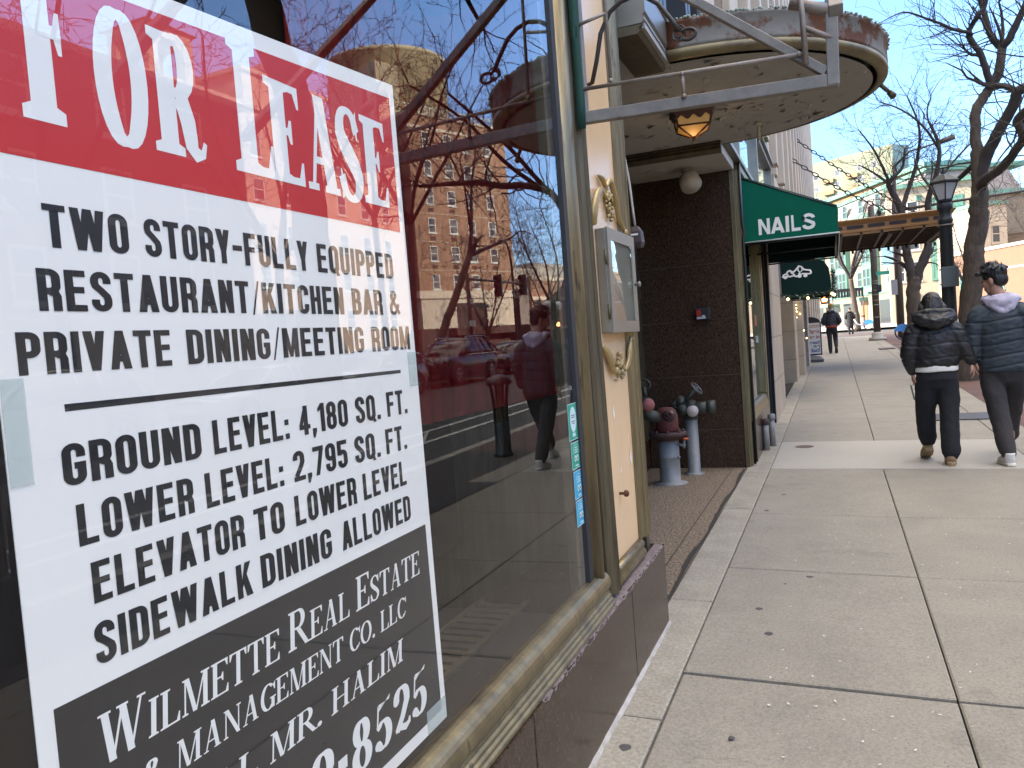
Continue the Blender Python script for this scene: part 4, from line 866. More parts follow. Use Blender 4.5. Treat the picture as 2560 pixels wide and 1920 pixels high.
MB().tube([(-.02, 3.66, 1.92), (-.025, 3.655, 2.0), (-.03, 3.645, 2.12), (-.05, 3.64, 2.3), (-.05, 3.64, 3.1)], .006, 6).build('cord', m_white, sc_)
al = thing('alarm_box', 'small black fire alarm key box with red lever on the dark granite wall', 'alarm box', (-.40, 8.05, 1.51))
bxs((-.465, -.325, 7.985, 8.05, 1.515, 1.64)).build('box', m_black, al, bevel=.008)
bxs((-.45, -.41, 7.978, 7.985, 1.555, 1.62)).build('lever', MPLAIN('red_plastic', (.35, .02, .015), .4), al)
bxs((-.45, -.365, 7.979, 7.985, 1.53, 1.55), (-.40, -.372, 7.979, 7.985, 1.55, 1.565)).build('name_plate', MPLAIN('grey_label', (.45, .45, .45), .5), al)

# ------------------------------------------------------------------ fire department connections
m_galv = M('galvanised_pipe', (.30, .29, .275), .6, .25, col2=(.18, .175, .165), ns=7, bump=.08, stretch=(2, 2, 1), detail=8)
m_pgreen = M('tarnished_green_brass', (.085, .088, .070), .55, .4, col2=(.04, .042, .034), ns=14, bump=.2)
m_pred = M('chipped_red_iron', (.15, .028, .022), .65, col2=(.075, .02, .016), ns=14, bump=.3, detail=10)
m_iron = M('brown_iron_flange', (.085, .04, .032), .75, col2=(.05, .028, .024), ns=25, bump=.4)
m_pink = MPLAIN('faded_red_cap', (.36, .12, .105), .7); m_capw = MPLAIN('worn_cap', (.55, .47, .42), .7)
sp = thing('standpipe', 'thick grey standpipe with red hydrant head and brown bolted flange in the entry recess', 'standpipe', (-.67, 7.25, 0), 'fire connections in the entry recess')
X0, Y0 = -.67, 7.25; b = MB(); zg = .012
b.lathe([(.155, zg), (.155, zg + .008), (.11, zg + .022), (.096, zg + .03), (.0955, .26), (.0965, .262), (.0965, .27), (.0955, .272), (.0955, .44)], (X0, Y0, 0), 28); b.build('pipe', m_galv, sp)
b = MB(); b.lathe([(.10, .425), (.135, .43), (.145, .445), (.165, .46), (.172, .462), (.172, .495), (.165, .50), (.09, .502)], (X0, Y0, 0), 28)
for k in range(8):
    a = 2 * pi * k / 8 + .2; b.lathe([(.017, .50), (.017, .515), (.009, .515), (.009, .523)], (X0 + .142 * cos(a), Y0 + .142 * sin(a), 0), 6)
b.build('flange', m_iron, sp)
b = MB(); b.lathe([(.095, .50), (.103, .515), (.105, .60), (.100, .66), (.085, .70), (.055, .725), (.01, .732)], (X0, Y0, 0), 24); b.build('head', m_pred, sp)
b = MB(); u = Vector((.45, -.75, .35)).normalized(); o = Vector((X0 + .03, Y0 - .06, .655)); b.tube([o, o + u * .05], [.062, .060], 16); b.tube([o + u * .05, o + u * .07], [.046, .044], 16); b.tube([o + u * .07, o + u * .10], [.024, .024], 4); b.build('outlet_cap', m_iron, sp)
b = MB(); o2 = o + u * .10; b.tube([o2, o2 + u * .003], [.022, .022], 4); b.build('outlet_nut', m_pink, sp)
b = MB(); u = Vector((-.75, -.25, .25)).normalized(); o = Vector((X0 - .04, Y0 - .04, .63)); b.tube([o, o + u * .10, o + u * .14 + Vector((0, 0, .03)), o + u * .15 + Vector((.0, -.01, .10)), o + u * .14 + Vector((0, -.02, .15))], [.055, .058, .062, .06, .05], 14)
e = o + u * .14 + Vector((.02, -.05, .11)); u2 = Vector((.35, -.85, -.1)).normalized(); b.tube([e, e + u2 * .07], [.062, .062], 16); b.tube([e + Vector((-.02, .05, .06)), e + Vector((-.03, .06, .15))], .02, 8)
b.tube([e + Vector((-.03 + .06 * cos(a), .06, .17 + .05 * sin(a))) for a in [2 * pi * j / 12 for j in range(13)]], .009, 6); b.build('side_valve', m_pgreen, sp)
b = MB(); b.tube([e + u2 * .07, e + u2 * .095], [.060, .056], 18); vc = b.build('valve_cap', m_pink, sp)
b = MB(); b.tube([(X0 + .09, Y0 - .02, .385), (X0 + .16, Y0 - .03, .37)], .014, 8); b.tube([(X0 + .15, Y0 - .03, .345), (X0 + .155, Y0 - .03, .42)], .011, 8); b.sphere((X0 + .095, Y0 - .03, .265), .016, 8, 6); b.build('drain_cock', m_galv, sp)
b = MB(); b.lathe([(.01, 0), (.03, .004), (.03, .014), (.01, .018)], (X0 + .165, Y0 - .03, .425), 10); b.build('cock_handle', MPLAIN('orange_handle', (.55, .10, .03), .5), sp)
sp2 = thing('standpipe', 'slim grey standpipe with twin green hose valves against the dark granite wall', 'standpipe', (-.52, 7.72, 0), 'fire connections in the entry recess')
X1, Y1 = -.53, 7.74; b = MB(); b.lathe([(.10, zg), (.10, zg + .006), (.075, zg + .018), (.062, zg + .026), (.061, .57)], (X1, Y1, 0), 24); b.build('pipe', m_galv, sp2)
b = MB(); b.lathe([(.066, .555), (.070, .57), (.070, .60), (.064, .61), (.066, .70), (.05, .735), (.02, .745)], (X1, Y1, 0), 20)
b.tube([(X1, Y1, .66), (X1 + .20, Y1 + .02, .665)], [.062, .060], 18); b.tube([(X1 + .16, Y1 + .02, .665), (X1 + .235, Y1 + .02, .665)], [.07, .068], 18)
b.tube([(X1, Y1, .66), (X1 - .13, Y1 - .03, .69), (X1 - .16, Y1 - .03, .73)], [.055, .062, .055], 16); b.tube([(X1 - .06, Y1 - .03, .67), (X1 - .07, Y1 - .11, .65)], [.05, .052], 16)
b.tube([(X1 - .10, Y1 - .04, .70), (X1 - .06, Y1 - .06, .78)], [.055, .04], 14); b.tube([(X1 - .05, Y1 - .06, .74), (X1 + .07, Y1 - .07, .845)], [.022, .018], 10)
b.tube([(X1 + .02, Y1, .655), (X1 + .035, Y1 - .10, .645)], [.058, .06], 18); b.build('valves', m_pgreen, sp2)
b = MB(); b.tube([(X1 + .0352, Y1 - .1015, .645), (X1 + .038, Y1 - .118, .643)], [.056, .054], 20); b.build('valve_cap', m_capw, sp2)
b = MB(); c_ = Vector((X1 + .085, Y1 - .075, .862)); ax = Vector((.62, -.1, .5)).normalized(); e1 = ax.orthogonal().normalized(); e2 = ax.cross(e1)
b.tube([c_ + (e1 * cos(a) + e2 * sin(a)) * .068 for a in [2 * pi * j / 20 for j in range(21)]], .009, 8)
for k in range(5): a = 2 * pi * k / 5; b.tube([c_ - ax * .01, c_ + (e1 * cos(a) + e2 * sin(a)) * .066], .007, 6)
b.sphere(c_ - ax * .005, .018, 8, 6); b.build('hand_wheel', M('worn_iron', (.14, .14, .135), .5, .7), sp2)
for (x, y, h, lab) in ((.045, 9.12, .36, 'short rusty capped pipe stub at the foot of the nail salon front, nearer one'), (.09, 9.42, .375, 'short grey-green capped pipe stub at the foot of the nail salon front, farther one')):
    t = thing('vent_stub', lab, 'pipe', (x, y, gz(x, y)), 'pipe stubs by the salon front'); z0 = gz(x, y)
    MB().tube([(x, y, z0 - .02), (x, y, z0 + h - .03)], .033, 12).build('pipe', m_galv, t)
    MB().lathe([(.033, z0 + h - .07), (.043, z0 + h - .065), (.043, z0 + h - .012), (.032, z0 + h), (.0, z0 + h)], (x, y, 0), 12).build('cap', m_iron if 'rusty' in lab else m_galv, t)
t = thing('manhole_cover', 'small round brown iron access cover in the pale concrete band', 'cover', (.43, 9.35, 0)); z0 = gz(.43, 9.35) + .003
MB().lathe([(.10, z0), (.10, z0 + .003), (.092, z0 + .005), (.085, z0 + .002), (.05, z0 + .004), (.0, z0 + .004)], (.43, 9.35, 0), 28).build('lid', M('cover_iron', (.14, .085, .06), .7, .2, ns=30, bump=.5), t)
t = thing('pavement_hatch', 'flat dark metal hatch set in the pavement beyond the couple', 'hatch', (2.2, 11.6, gz(2, 11.6)))
bxs((1.95, 2.70, 11.3, 12.0, gz(2, 11.6) + .001, gz(2, 11.6) + .012)).build('plate', M('hatch_steel', (.10, .095, .095), .6, .4, ns=15), t)
t = thing('pavement_hatch', 'flat dark metal hatch near the blue hire bike', 'hatch', (2.8, 33, gz(2, 33)))
bxs((2.2, 2.7, 30, 31.2, gz(2, 30) + .002, gz(2, 31) + .012)).build('plate', m_iron, t)
# ------------------------------------------------------------------ limestone tower with the shops in its foot
m_agreen = M('awning_green', (0.003, 0.115, 0.068), 0.85, col2=(0.002, 0.098, 0.058), spec=.15, ns=5, bump=.1, bs=120)
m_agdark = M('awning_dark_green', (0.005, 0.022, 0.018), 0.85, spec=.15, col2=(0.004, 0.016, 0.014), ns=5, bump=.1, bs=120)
lm = thing('limestone_tower', 'tall limestone office building with vertical fins above a row of small shops', 'building', (0, 27, 0))
tw = MB(); tw.box(-12, -.06, 8.22, 46, 3.62, 26); tw.box(-12, -.34, 13.2, 46, -.2, 3.62); tw.box(-12, -2, 8.3, 13.2, -.2, 3.62); tw.build('wall', m_lime, lm)
fn_ = MB(); y = 9.2; k = 0
while y < 45.6:
    fn_.box(-.06, .12 if k % 2 == 0 else .05, y, y + .34, 3.9, 26); y += .95; k += 1
fn_.box(-.06, .14, 45.55, 45.98, 3.64, 26); fn_.box(-.06, .02, 8.24, 9.1, 3.90, 26); each(fn_, 'fin', m_lime2, lm, bevel=.01)
wn = MB(); y = 9.62; k = 0
while y < 45:
    if k % 2 == 1:
        for z in (6.0, 10.0, 14.0, 18.0, 22.0): wn.box(-.062, -.052, y, y + .46, z, z + 2.2)
    y += .95; k += 1
each(wn, 'window', m_glassD, lm)
pr_ = MB(); ov = MB()
for i, (y0, y1) in enumerate(((13.0, 13.7), (18.2, 19.3), (19.9, 20.9), (23.3, 24.5), (26.6, 27.6), (29.5, 30.6), (33, 34), (37, 38), (41, 42), (44.6, 46))):
    pr_.box(-.36, .005 if y0 < 19 else .11, y0, y1, -.1, 3.60)
for a, b in ((13.7, 18.2), (20.9, 23.3), (27.6, 29.5), (30.6, 33), (34, 37), (38, 41)): ov.box(-.34, -.33, a + .3, b - .3, .75, 2.7)
each(pr_, 'pier', m_lime, lm, bevel=.012); each(ov, 'shop_window', m_glassD, lm)
bxs((-.36, .045, 13.2, 46, 3.604, 3.78)).build('string_course', m_lime2, lm)
# nail salon
nsal = thing('nail_salon_front', 'nail salon shop front with bronze framed window and dark doorway under a green awning', 'shop front', (0, 9.7, 0))
gs = MB(); gs.box(-.3, .012, 8.225, 10.25, -.05, .46); gs.build('bulkhead', m_gran, nsal, bevel=.003)
sl2 = MB(); sl2.loft([[(-.08, y, .46), (-.08, y, .60), (-.03, y, .595), (.0, y, .57), (.005, y, .53), (.012, y, .50), (.02, y, .462)] for y in (8.36, 10.2)], smooth=False); sl2.build('sill', m_brass, nsal)
b = MB(); b.box(-.07, .012, 8.225, 8.30, .46, 2.98); b.box(-.07, .0, 8.30, 8.345, .47, 2.98); b.box(-.07, .008, 10.02, 10.10, .6, 2.98); b.box(-.07, .018, 10.10, 10.21, .46, 2.98); b.box(-.07, .008, 10.30, 10.36, .0, 2.98); b.box(-.07, .02, 8.225, 13.0, 2.98, 3.05); b.build('window_frame', m_brass, nsal, bevel=.004)
bxs((-.055, -.048, 8.345, 10.02, .58, 2.98)).build('window_pane', m_glass, nsal)
bxs((-.6, -.5, 8.35, 10.1, .5, 2.9)).build('display_back', m_brownw, nsal)
b = MB(); b.box(-1.2, -1.1, 10.25, 11.45, -.05, 2.98); b.box(-1.15, -.0, 11.42, 11.45, 0, 2.98); b.box(-1.15, -.0, 10.225, 10.25, 0, 2.98); b.box(-1.15, -.06, 10.25, 11.45, 2.7, 2.98); b.build('doorway', m_dark, nsal)
b = MB(); b.box(-.10, -.04, 10.62, 10.68, .03, 2.5); b.box(-.10, -.04, 11.35, 11.42, .03, 2.7); b.box(-.10, -.04, 10.36, 10.42, .03, 2.7); b.box(-.10, -.04, 10.42, 11.35, 2.42, 2.5); b.build('door_frame', m_black, nsal)
bxs((-.5, .006, 11.47, 13.0, -.05, 2.98)).build('stone_pier', m_lime, nsal, bevel=.01)
b = MB(); b.box(-.05, -.03, 6.4, 13.0, 3.10, 3.80); b.build('transom_window', m_winsky, nsal)
b = MB(); b.box(-.058, .04, 6.36, 13.0, 3.055, 3.10); b.box(-.058, .03, 6.36, 13.0, 3.80, 3.86); b.box(-.058, .07, 6.36, 13.0, 3.86, 3.895)
for y in (6.4, 8.22, 10.4, 12.9): b.box(-.05, .03, y, y + .07, 3.1, 3.80)
b.build('transom_frame', m_alum2, nsal, bevel=.004)
pap = MB(); pap.add([(-.047, 8.75, .95), (-.047, 9.0, .9), (-.047, 9.0, 1.25), (-.047, 8.75, 1.3)], [(0, 1, 2, 3)]); pap.build('notice', m_white_v, nsal, fix=False)
pap = MB(); pap.box(-.0475, -.047, 9.60, 9.85, 1.42, 1.55); pap.build('notice', MPLAIN('orange_notice', (.55, .16, .06), .6), nsal)
text_mesh('9-55-00', .11, lambda u, v, d: (-.046, 9.58 + u, 1.22 + v), 'phone_number', m_white_v, nsal, bold=.004)
b = MB(); b.tube([(.018, 8.20, .05), (.018, 8.20, 2.3), (.03, 8.2, 2.36), (.018, 8.2, 2.44), (.018, 8.2, 3.05)], .014, 8); tag(b.build('wall_conduit', m_black), 'thin dark conduit running up the corner trim beside the nail salon window', 'conduit')

def awning(name, lab, y0, y1, prof, mat, trim=True, group=None):
    t = thing(name, lab, 'awning', (0, (y0 + y1) / 2, prof[0][1]), group)
    N = 18; b = MB()
    top = [p for p in prof]
    rows = [[(x, y0 + (y1 - y0) * k / N, z - (.012 * sin(pi * ((k * 3 / N) % 1)) if 0 < i < len(top) - 1 else 0)) for i, (x, z) in enumerate(top)] for k in range(N + 1)]
    b.loft(rows, closed=False, smooth=False); c = b.build('canopy', mat, t, fix=False); md = c.modifiers.new('s', 'SOLIDIFY'); md.thickness = .004; md.offset = -1
    for y, s in ((y0, -1), (y1, 1)):
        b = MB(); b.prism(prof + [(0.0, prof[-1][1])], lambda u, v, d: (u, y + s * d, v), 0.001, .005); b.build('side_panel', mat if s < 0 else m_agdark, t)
    b = MB(); zb = prof[-1][1]
    for a, c_ in (((0, y0, prof[0][1]), (prof[1][0], y0, prof[1][1])), ((prof[1][0], y0, prof[1][1]), (prof[1][0], y1, prof[1][1])), ((0, y0 + .02, zb), (prof[-1][0] - .02, y0 + .02, zb)), ((prof[-1][0] - .02, y0, zb + .02), (prof[-1][0] - .02, y1, zb + .02)), ((0, y1, zb), (prof[-1][0], y1, zb)), ((0, (y0 + y1) / 2, zb + .02), (prof[-1][0], (y0 + y1) / 2, zb + .02))): b.tube([Vector(a) - Vector((.01, 0, .015)), Vector(c_) - Vector((.01, 0, .015))], .012, 6)
    b.build('frame', m_black, t)
    if trim:
        b = MB(); b.tube([(.0, y0 - .006, zb), (prof[-1][0], y0 - .006, zb)], .008, 6); b.tube([(prof[-1][0], y0, zb), (prof[-1][0], y1, zb)], .006, 6); b.build('piping', MPLAIN('pale_piping', (.55, .58, .55), .6), t)
    return t
na = awning('shop_awning', 'bright green sloped shop awning lettered NAILS in white on its end panel', 8.45, 11.6, [(.0, 2.955), (.895, 2.545), (.905, 2.50), (.895, 2.32), (.905, 2.275)], m_agreen)
L = Lettering(lambda u, v, d: (u, 8.4435 - d, v))
for ch, u0, u1 in (('N', .150, .262), ('A', .268, .400), ('I', .412, .444), ('L', .466, .556), ('S', .566, .690)):
    w, q = sans(ch, .78 if ch != 'I' else .3, .205, .20); L.put([(0, q)], w, u0, u1, 2.337 + .0 * u0, 2.497, .001)
L.mb.build('lettering', m_white_v, na, fix=False)
ga = awning('shop_awning', 'dark green shop awning with a white mountain-like emblem and garland edge', 14.3, 17.4, [(.0, 2.62), (.60, 2.46), (.70, 2.42), (.77, 2.30), (.79, 2.12), (.79, 1.90)], m_agdark, trim=False)
b = MB(); pl_ = lambda pts, w: [b.add([(p.x, 14.292, p.y) for p in qd], [tuple(range(4))], False) for qd in strip(pts, w)]
def ez(pts): return [(.03 + .46 * u, 2.185 + .19 * v) for u, v in pts]
pl_(ez([(0, .12), (.04, .32), (.14, .42), (.20, .62), (.27, .68), (.38, .50), (.48, .70), (.58, 1.0), (.68, .92), (.76, .66), (.86, .60), (.97, .55), (1, .38), (.98, .22)]), .026)
pl_(ez([(.03, .16), (.16, .20), (.26, .14), (.38, .2), (.50, .10), (.60, .26), (.70, .30), (.84, .26), (.96, .24)]), .024)
pl_(ez([(.27, .66), (.33, .42), (.42, .30), (.36, .22)]), .018); pl_(ez([(.58, .98), (.55, .62), (.62, .44), (.56, .30)]), .018); pl_(ez([(.68, .9), (.70, .6), (.64, .5)]), .016); pl_(ez([(.14, .42), (.2, .3), (.12, .2)]), .018)
for u in (.10, .60, .80):
    c = ez([(u, .10)])[0]; b.add([(c[0] + .034 * cos(2 * pi * k / 14), 14.291, c[1] + .026 * sin(2 * pi * k / 14)) for k in range(14)], [tuple(range(14))], False)
b.build('emblem', m_white_v, ga, fix=False)
gl = thing('evergreen_garland', 'dark evergreen garland with frosty tips along the edge of the second awning', 'garland', (.78, 16, 1.9))
b = MB(); b2 = MB(); rr = random.Random(12); path = [(.0, 14.27, 1.90), (.25, 14.26, 1.86), (.55, 14.26, 1.89), (.80, 14.27, 1.90), (.84, 14.3, 2.05), (.83, 14.35, 2.25), (.84, 15.2, 1.9), (.84, 16.2, 1.88), (.84, 17.4, 1.9)]
for i in range(len(path) - 1):
    p, q = Vector(path[i]), Vector(path[i + 1]); n = int((q - p).length * 420)
    for k in range(n):
        c = p.lerp(q, rr.random()); dv = Vector((rr.uniform(-1, 1), rr.uniform(-1, 1), rr.uniform(-1, .8))).normalized() * rr.uniform(.03, .085); w = dv.orthogonal().normalized() * .006
        (b2 if rr.random() < .10 else b).add([c - w, c + dv * .6 - w * .8, c + dv, c + dv * .6 + w * .8, c + w], [(0, 1, 2, 3, 4)])
b.build('needles', MPLAIN('fir_needles', (.012, .035, .022), .8), gl, fix=False); b2.build('frosted_tips', MPLAIN('frosted_needles', (.45, .52, .50), .8), gl, fix=False)
m_bulb = MEMIT('warm_bulb', (1.0, .72, .22), 1.6)
lg = thing('string_lights', 'string of warm yellow bulbs looping down the stone pier by the dark green awning', 'string lights', (.05, 19.5, 1.5)); rr = random.Random(4)
cdp = [(-.30, 19.6, 2.30), (-.10, 19.7, 2.18), (-.04, 19.8, 1.95), (.01, 19.9, 1.7), (.04, 19.95, 1.5), (.07, 20.1, 1.32), (.09, 20.3, 1.15), (.12, 20.4, .95)]
MB().tube(cdp, .006, 5).build('cord', m_black, lg)
b = MB()
for i in range(len(cdp) - 1):
    for k in range(5):
        c = Vector(cdp[i]).lerp(Vector(cdp[i + 1]), k / 5) + Vector((rr.uniform(-.06, .06), rr.uniform(-.05, .02), rr.uniform(-.04, .04))); b.sphere(c, rr.uniform(.012, .02), 6, 5)
for c in ((.10, 14.22, 1.83), (.42, 14.22, 1.82), (.80, 14.22, 1.86), (.83, 14.24, 1.84)): b.sphere(c, .022, 8, 6)
each(b, 'bulb', m_bulb, lg)
# pavement sign
z0 = gz(.3, 25.0); sb = thing('pavement_sign', 'round-topped black framed pavement sign with red and blue lettering on white', 'sign', (.13, 25.0, z0))
w = .30; c0 = .13
fr_ = [(c0 - w, z0 + .2), (c0 + w, z0 + .2), (c0 + w, z0 + 1.12)] + [(c0 + w * cos(pi * k / 12), z0 + 1.14 + .20 * sin(pi * k / 12)) for k in range(13)] + [(c0 - w, z0 + 1.12)]
b = MB(); b.prism(fr_, lambda u, v, d: (u, 25.0 + d, v), 0, .05); b.build('frame', m_black, sb)
b = MB(); b.prism([(c0 - w + .035, z0 + .24), (c0 + w - .035, z0 + .24), (c0 + w - .035, z0 + 1.16), (c0 - w + .035, z0 + 1.16)], lambda u, v, d: (u, 25.0 - d, v), .001, .006); b.build('face', m_white_v, sb)
b = MB(); b.loft([[(c0 + sx * a, 25.02 + sy * bq, z) for sx, sy in ((-1, -1), (1, -1), (1, 1), (-1, 1))] for a, bq, z in ((.33, .30, z0), (.34, .31, z0 + .08), (.25, .2, z0 + .16), (.06, .05, z0 + .2))], smooth=False); b.build('base', MPLAIN('grey_plastic', (.10, .10, .11), .6), sb, bevel=.01)
mr_, mb2 = MPLAIN('red_print', (.45, .05, .05), .6), MPLAIN('blue_print', (.06, .06, .25), .6)
for tx, zz, mt, sz in (('Open', .86, mr_, .15), ('Dine in', .70, mr_, .14), ('Treats!!', .54, mb2, .115), ('15 %', .43, m_black_v, .10), ('Eat!!', .30, mb2, .14)):
    text_mesh(tx, sz, lambda u, v, d: (c0 + .25 + u, 24.992, z0 + zz + v), 'lettering', mt, sb, bold=.004, align='RIGHT')
bxs((c0 - .1, c0 + .25, 24.9915, 24.9925, z0 + 1.03, z0 + 1.045), (c0 - .1, c0 + .25, 24.9915, 24.9925, z0 + 1.075, z0 + 1.09)).build('print_lines', mr_, sb)

# ------------------------------------------------------------------ theatre canopy of golden wood on chains
m_wood = M('golden_varnished_metal', (0.36, 0.17, 0.05), 0.45, 0.1, col2=(0.24, 0.115, 0.035), ns=4, stretch=(1, 1, 6), detail=8); m_wdk = MPLAIN('dark_coffer', (.035, .024, .02), .7)
wc = thing('hotel_canopy', 'golden brown flat entrance canopy with dark oval panels hung over the pavement on chains', 'canopy', (1.6, 22, 3.3))
xa, xb, ya, yb = .15, 3.33, 20.0, 24.0; b = MB(); zt = 3.70; zb = 3.34
def cprof(o): return [(o + 0, zb), (o + .0, zb + .05), (o + .02, zb + .06), (o + .02, zb + .10), (o, zb + .11), (o, zb + .235), (o + .02, zb + .245), (o + .03, zb + .27), (o + .07, zb + .31), (o + .08, zb + .34), (o + .02, zt), (o - .06, zt), (o - .06, zb)]
fr1 = [(x_, y_) for x_, y_ in ()]
b.loft([[(xa, ya - o, z) for o, z in cprof(0)], [(xb + o, ya - o, z) for o, z in cprof(0)], [(xb + o, yb + o, z) for o, z in cprof(0)], [(xa, yb + o, z) for o, z in cprof(0)]], smooth=False)
b.box(xa, xb - .06, ya + .06, yb - .06, zt - .03, zt - .005); b.build('fascia', m_wood, wc)
b = MB()
for k in range(7):
    u = xa + .14 + k * .445; b.prism([(u, zb + .15), (u + .03, zb + .135), (u + .33, zb + .135), (u + .36, zb + .15), (u + .36, zb + .20), (u + .33, zb + .215), (u + .03, zb + .215), (u, zb + .20)], lambda a, c, d: (a, ya - d, c), .001, .006)
for k in range(8):
    u = ya + .14 + k * .48; b.prism([(u, zb + .14), (u + .38, zb + .14), (u + .38, zb + .21), (u, zb + .21)], lambda a, c, d: (xb + d, a, c), .001, .006)
each(b, 'oval_panel', m_wdk, wc)
b = MB()
for k in range(8): b.box(xa + .02 + k * .43, xa + .07 + k * .43, ya, yb, zb - .02, zb + .06)
for k in range(7): b.box(xa, xb, ya + .3 + k * .55, ya + .34 + k * .55, zb - .015, zb + .04)
b.box(xa, xb - .06, ya + .02, yb - .02, zb + .06, zb + .10)
for a in (1.0, 2.1, 3.2): b.bar((a, ya + .1, zb - .03), (a, yb - .1, zb - .03), .09, .06)
b.build('coffers', M('dark_bronze_soffit', (.10, .062, .038), .6, .2, col2=(.06, .04, .03), ns=8), wc)
b = MB(); b.box(xa, xb, yb - .02, yb + .06, zb - .05, zb + .06); b.box(xb - .04, xb + .03, ya + .1, yb, zb - .05, zb + .0)
for k in range(15): b.sphere((xa + .1 + k * .225, yb, zb - .085), (.035, .035, .055), 8, 6)
b.build('pendant_drop', m_wdk, wc)
b = MB(); b.lathe([(.07, 3.69), (.07, 3.72), (.03, 3.75), (.05, 3.80), (.05, 3.86), (.02, 3.90), (.0, 3.93)], (1.9, 20.4, 0), 10); b.build('finial', m_black, wc)
def chain(a, c, lab):
    a, c = Vector(a), Vector(c); n = int((c - a).length / .135); b = MB(); d = (c - a).normalized(); s0 = d.cross(Vector((0, 0, 1))).normalized(); s1 = d.cross(s0)
    for k in range(n):
        p = a.lerp(c, (k + .5) / n) + Vector((0, 0, -.12 * sin(pi * (k + .5) / n))); s_ = s0 if k % 2 else s1
        b.tube([p + d * .088 * cos(t) + s_ * .036 * sin(t) for t in [2 * pi * j / 10 for j in range(11)]], .013, 5, cap=False)
    return tag(b.build('suspension_chain', MPLAIN('dark_iron_chain', (.04, .034, .03), .6, .4)), lab, 'chain', 'chains holding the golden canopy')
chain((.05, 23.7, 6.53), (3.20, 23.7, 3.95), 'upper heavy link chain from the limestone wall to the outer end of the golden canopy')
chain((.05, 20.3, 5.34), (2.35, 20.3, 3.70), 'lower heavy link chain from the limestone wall to the near edge of the golden canopy')

# ------------------------------------------------------------------ street lamps, poles, bollards
m_post = M('charcoal_lamp_post', (.030, .034, .037), .5, .3, col2=(.02, .022, .024), ns=6); m_frost = MPLAIN('frosted_lamp_glass', (.50, .48, .47), .4)
def street_lamp(x, y, z0, lab, box=True):
    t = thing('street_lamp', lab, 'street lamp', (x, y, z0), 'lantern-headed street lamps'); c = (x, y, z0); b = MB()
    b.lathe([(.26, 0), (.26, .12), (.22, .16), (.20, .5), (.15, .6), (.138, .7), (.112, 3.05), (.132, 3.08), (.132, 3.13), (.108, 3.16), (.108, 3.28), (.138, 3.33), (.142, 3.40), (.11, 3.44), (.10, 3.5)], c, 20); b.build('post', m_post, t)
    def sq8(r, z): return [(x + r * cos(2 * pi * (k + .5) / 6), y + r * sin(2 * pi * (k + .5) / 6), z0 + z) for k in range(6)]
    b = MB(); b.loft([sq8(.13, 3.50), sq8(.245, 3.80)], smooth=False); b.build('lantern_glass', m_frost, t)
    b = MB(); b.loft([sq8(.10, 3.44), sq8(.145, 3.47), sq8(.145, 3.505)], smooth=False); b.loft([sq8(.26, 3.80), sq8(.29, 3.815), sq8(.285, 3.85), sq8(.10, 3.98), sq8(.035, 4.0), sq8(.02, 4.08), sq8(.004, 4.14)], smooth=False)
    for k in range(6): b.tube([sq8(.135, 3.50)[k], sq8(.25, 3.80)[k]], .013, 5)
    b.build('lantern_frame', m_post, t)
    if box:
        b = MB(); b.box(x - .135, x + .155, y - .24, y - .14, z0 + 1.81, z0 + 2.20); b.build('control_box', MPLAIN('grey_box', (.085, .095, .10), .55), t, bevel=.01)
        b = MB()
        for z in (1.86, 2.15, 3.0): b.lathe([(.148, z), (.152, z + .005), (.152, z + .02), (.148, z + .025)], c, 16)
        b.build('band', m_alum, t)
    return t
street_lamp(2.90, 17.5, gz(3, 17.5) - .03, 'charcoal street lamp with glazed lantern and grey box on its post')
street_lamp(14.9, 39.6, gz(4, 39.6), 'far street lamp with lantern seen in the window reflection beside the leaning tree', False)
m_bpole = M('brown_steel_pole', (.085, .06, .045), .6, .2, col2=(.06, .042, .032), ns=3)
def pole(x, y, h, lab, r=.14, base=True):
    t = thing('utility_pole', lab, 'pole', (x, y, gz(3, y)), 'brown poles at the crossing'); c = (x, y, gz(3, y)); b = MB()
    b.lathe([(r * 1.06, 0), (r, h * .5), (r * .9, h), (r * .6, h + .04), (0, h + .08)], c, 16); b.build('shaft', m_bpole, t)
    if base: b = MB(); b.lathe([(.36, 0), (.36, .12), (.24, .13), (.24, .30), (.20, .36), (.15, .37)], c, 16); b.build('base', m_conc2, t)
    return t
p1 = pole(2.54, 38.6, 5.9, 'brown signal pole with strapped bands standing left of the other brown pole at the crossing')
b = MB()
for z in (1.0, 1.55, 1.75, 2.0, 2.2, 2.5, 2.6): b.lathe([(.150, z), (.153, z + .01), (.153, z + .03), (.150, z + .04)], (2.54, 38.6, gz(3, 39)), 14)
b.build('strap', m_alum, p1); bxs((2.62, 2.80, 38.45, 38.7, 2.50, 2.82)).build('signal_back', m_black, p1, bevel=.02)
bxs((2.60, 3.14, 38.44, 38.47, 3.24, 3.40)).build('street_name_plate', MPLAIN('plate_green', (.04, .33, .22), .5), p1)
p2 = pole(3.52, 38.8, 6.0, 'brown pole with a grey sign back, right of the strapped signal pole', base=False)
b = MB(); b.box(3.18, 3.44, 38.55, 38.58, 2.32, 2.98); b.build('sign_back', MPLAIN('grey_sign_back', (.30, .29, .29), .5, .3), p2)
b = MB(); b.tube([(3.52, 38.8, 6.0), (5.6, 39.0, 6.12), (8.6, 39.4, 6.25)], [.075, .06, .045], 8); b.tube([(3.55, 38.8, 7.9), (4.2, 38.9, 8.5), (5.6, 39, 8.75)], [.05, .045, .04], 8); b.tube([(3.52, 38.8, 5.9), (3.55, 38.8, 7.95)], .07, 8); b.tube([(5.2, 39, 8.68), (5.95, 39.05, 8.86)], [.10, .12], 8); b.build('arm', m_bpole, p2)
m_blk = MPLAIN('bollard_black', (.014, .014, .015), .35, .2)
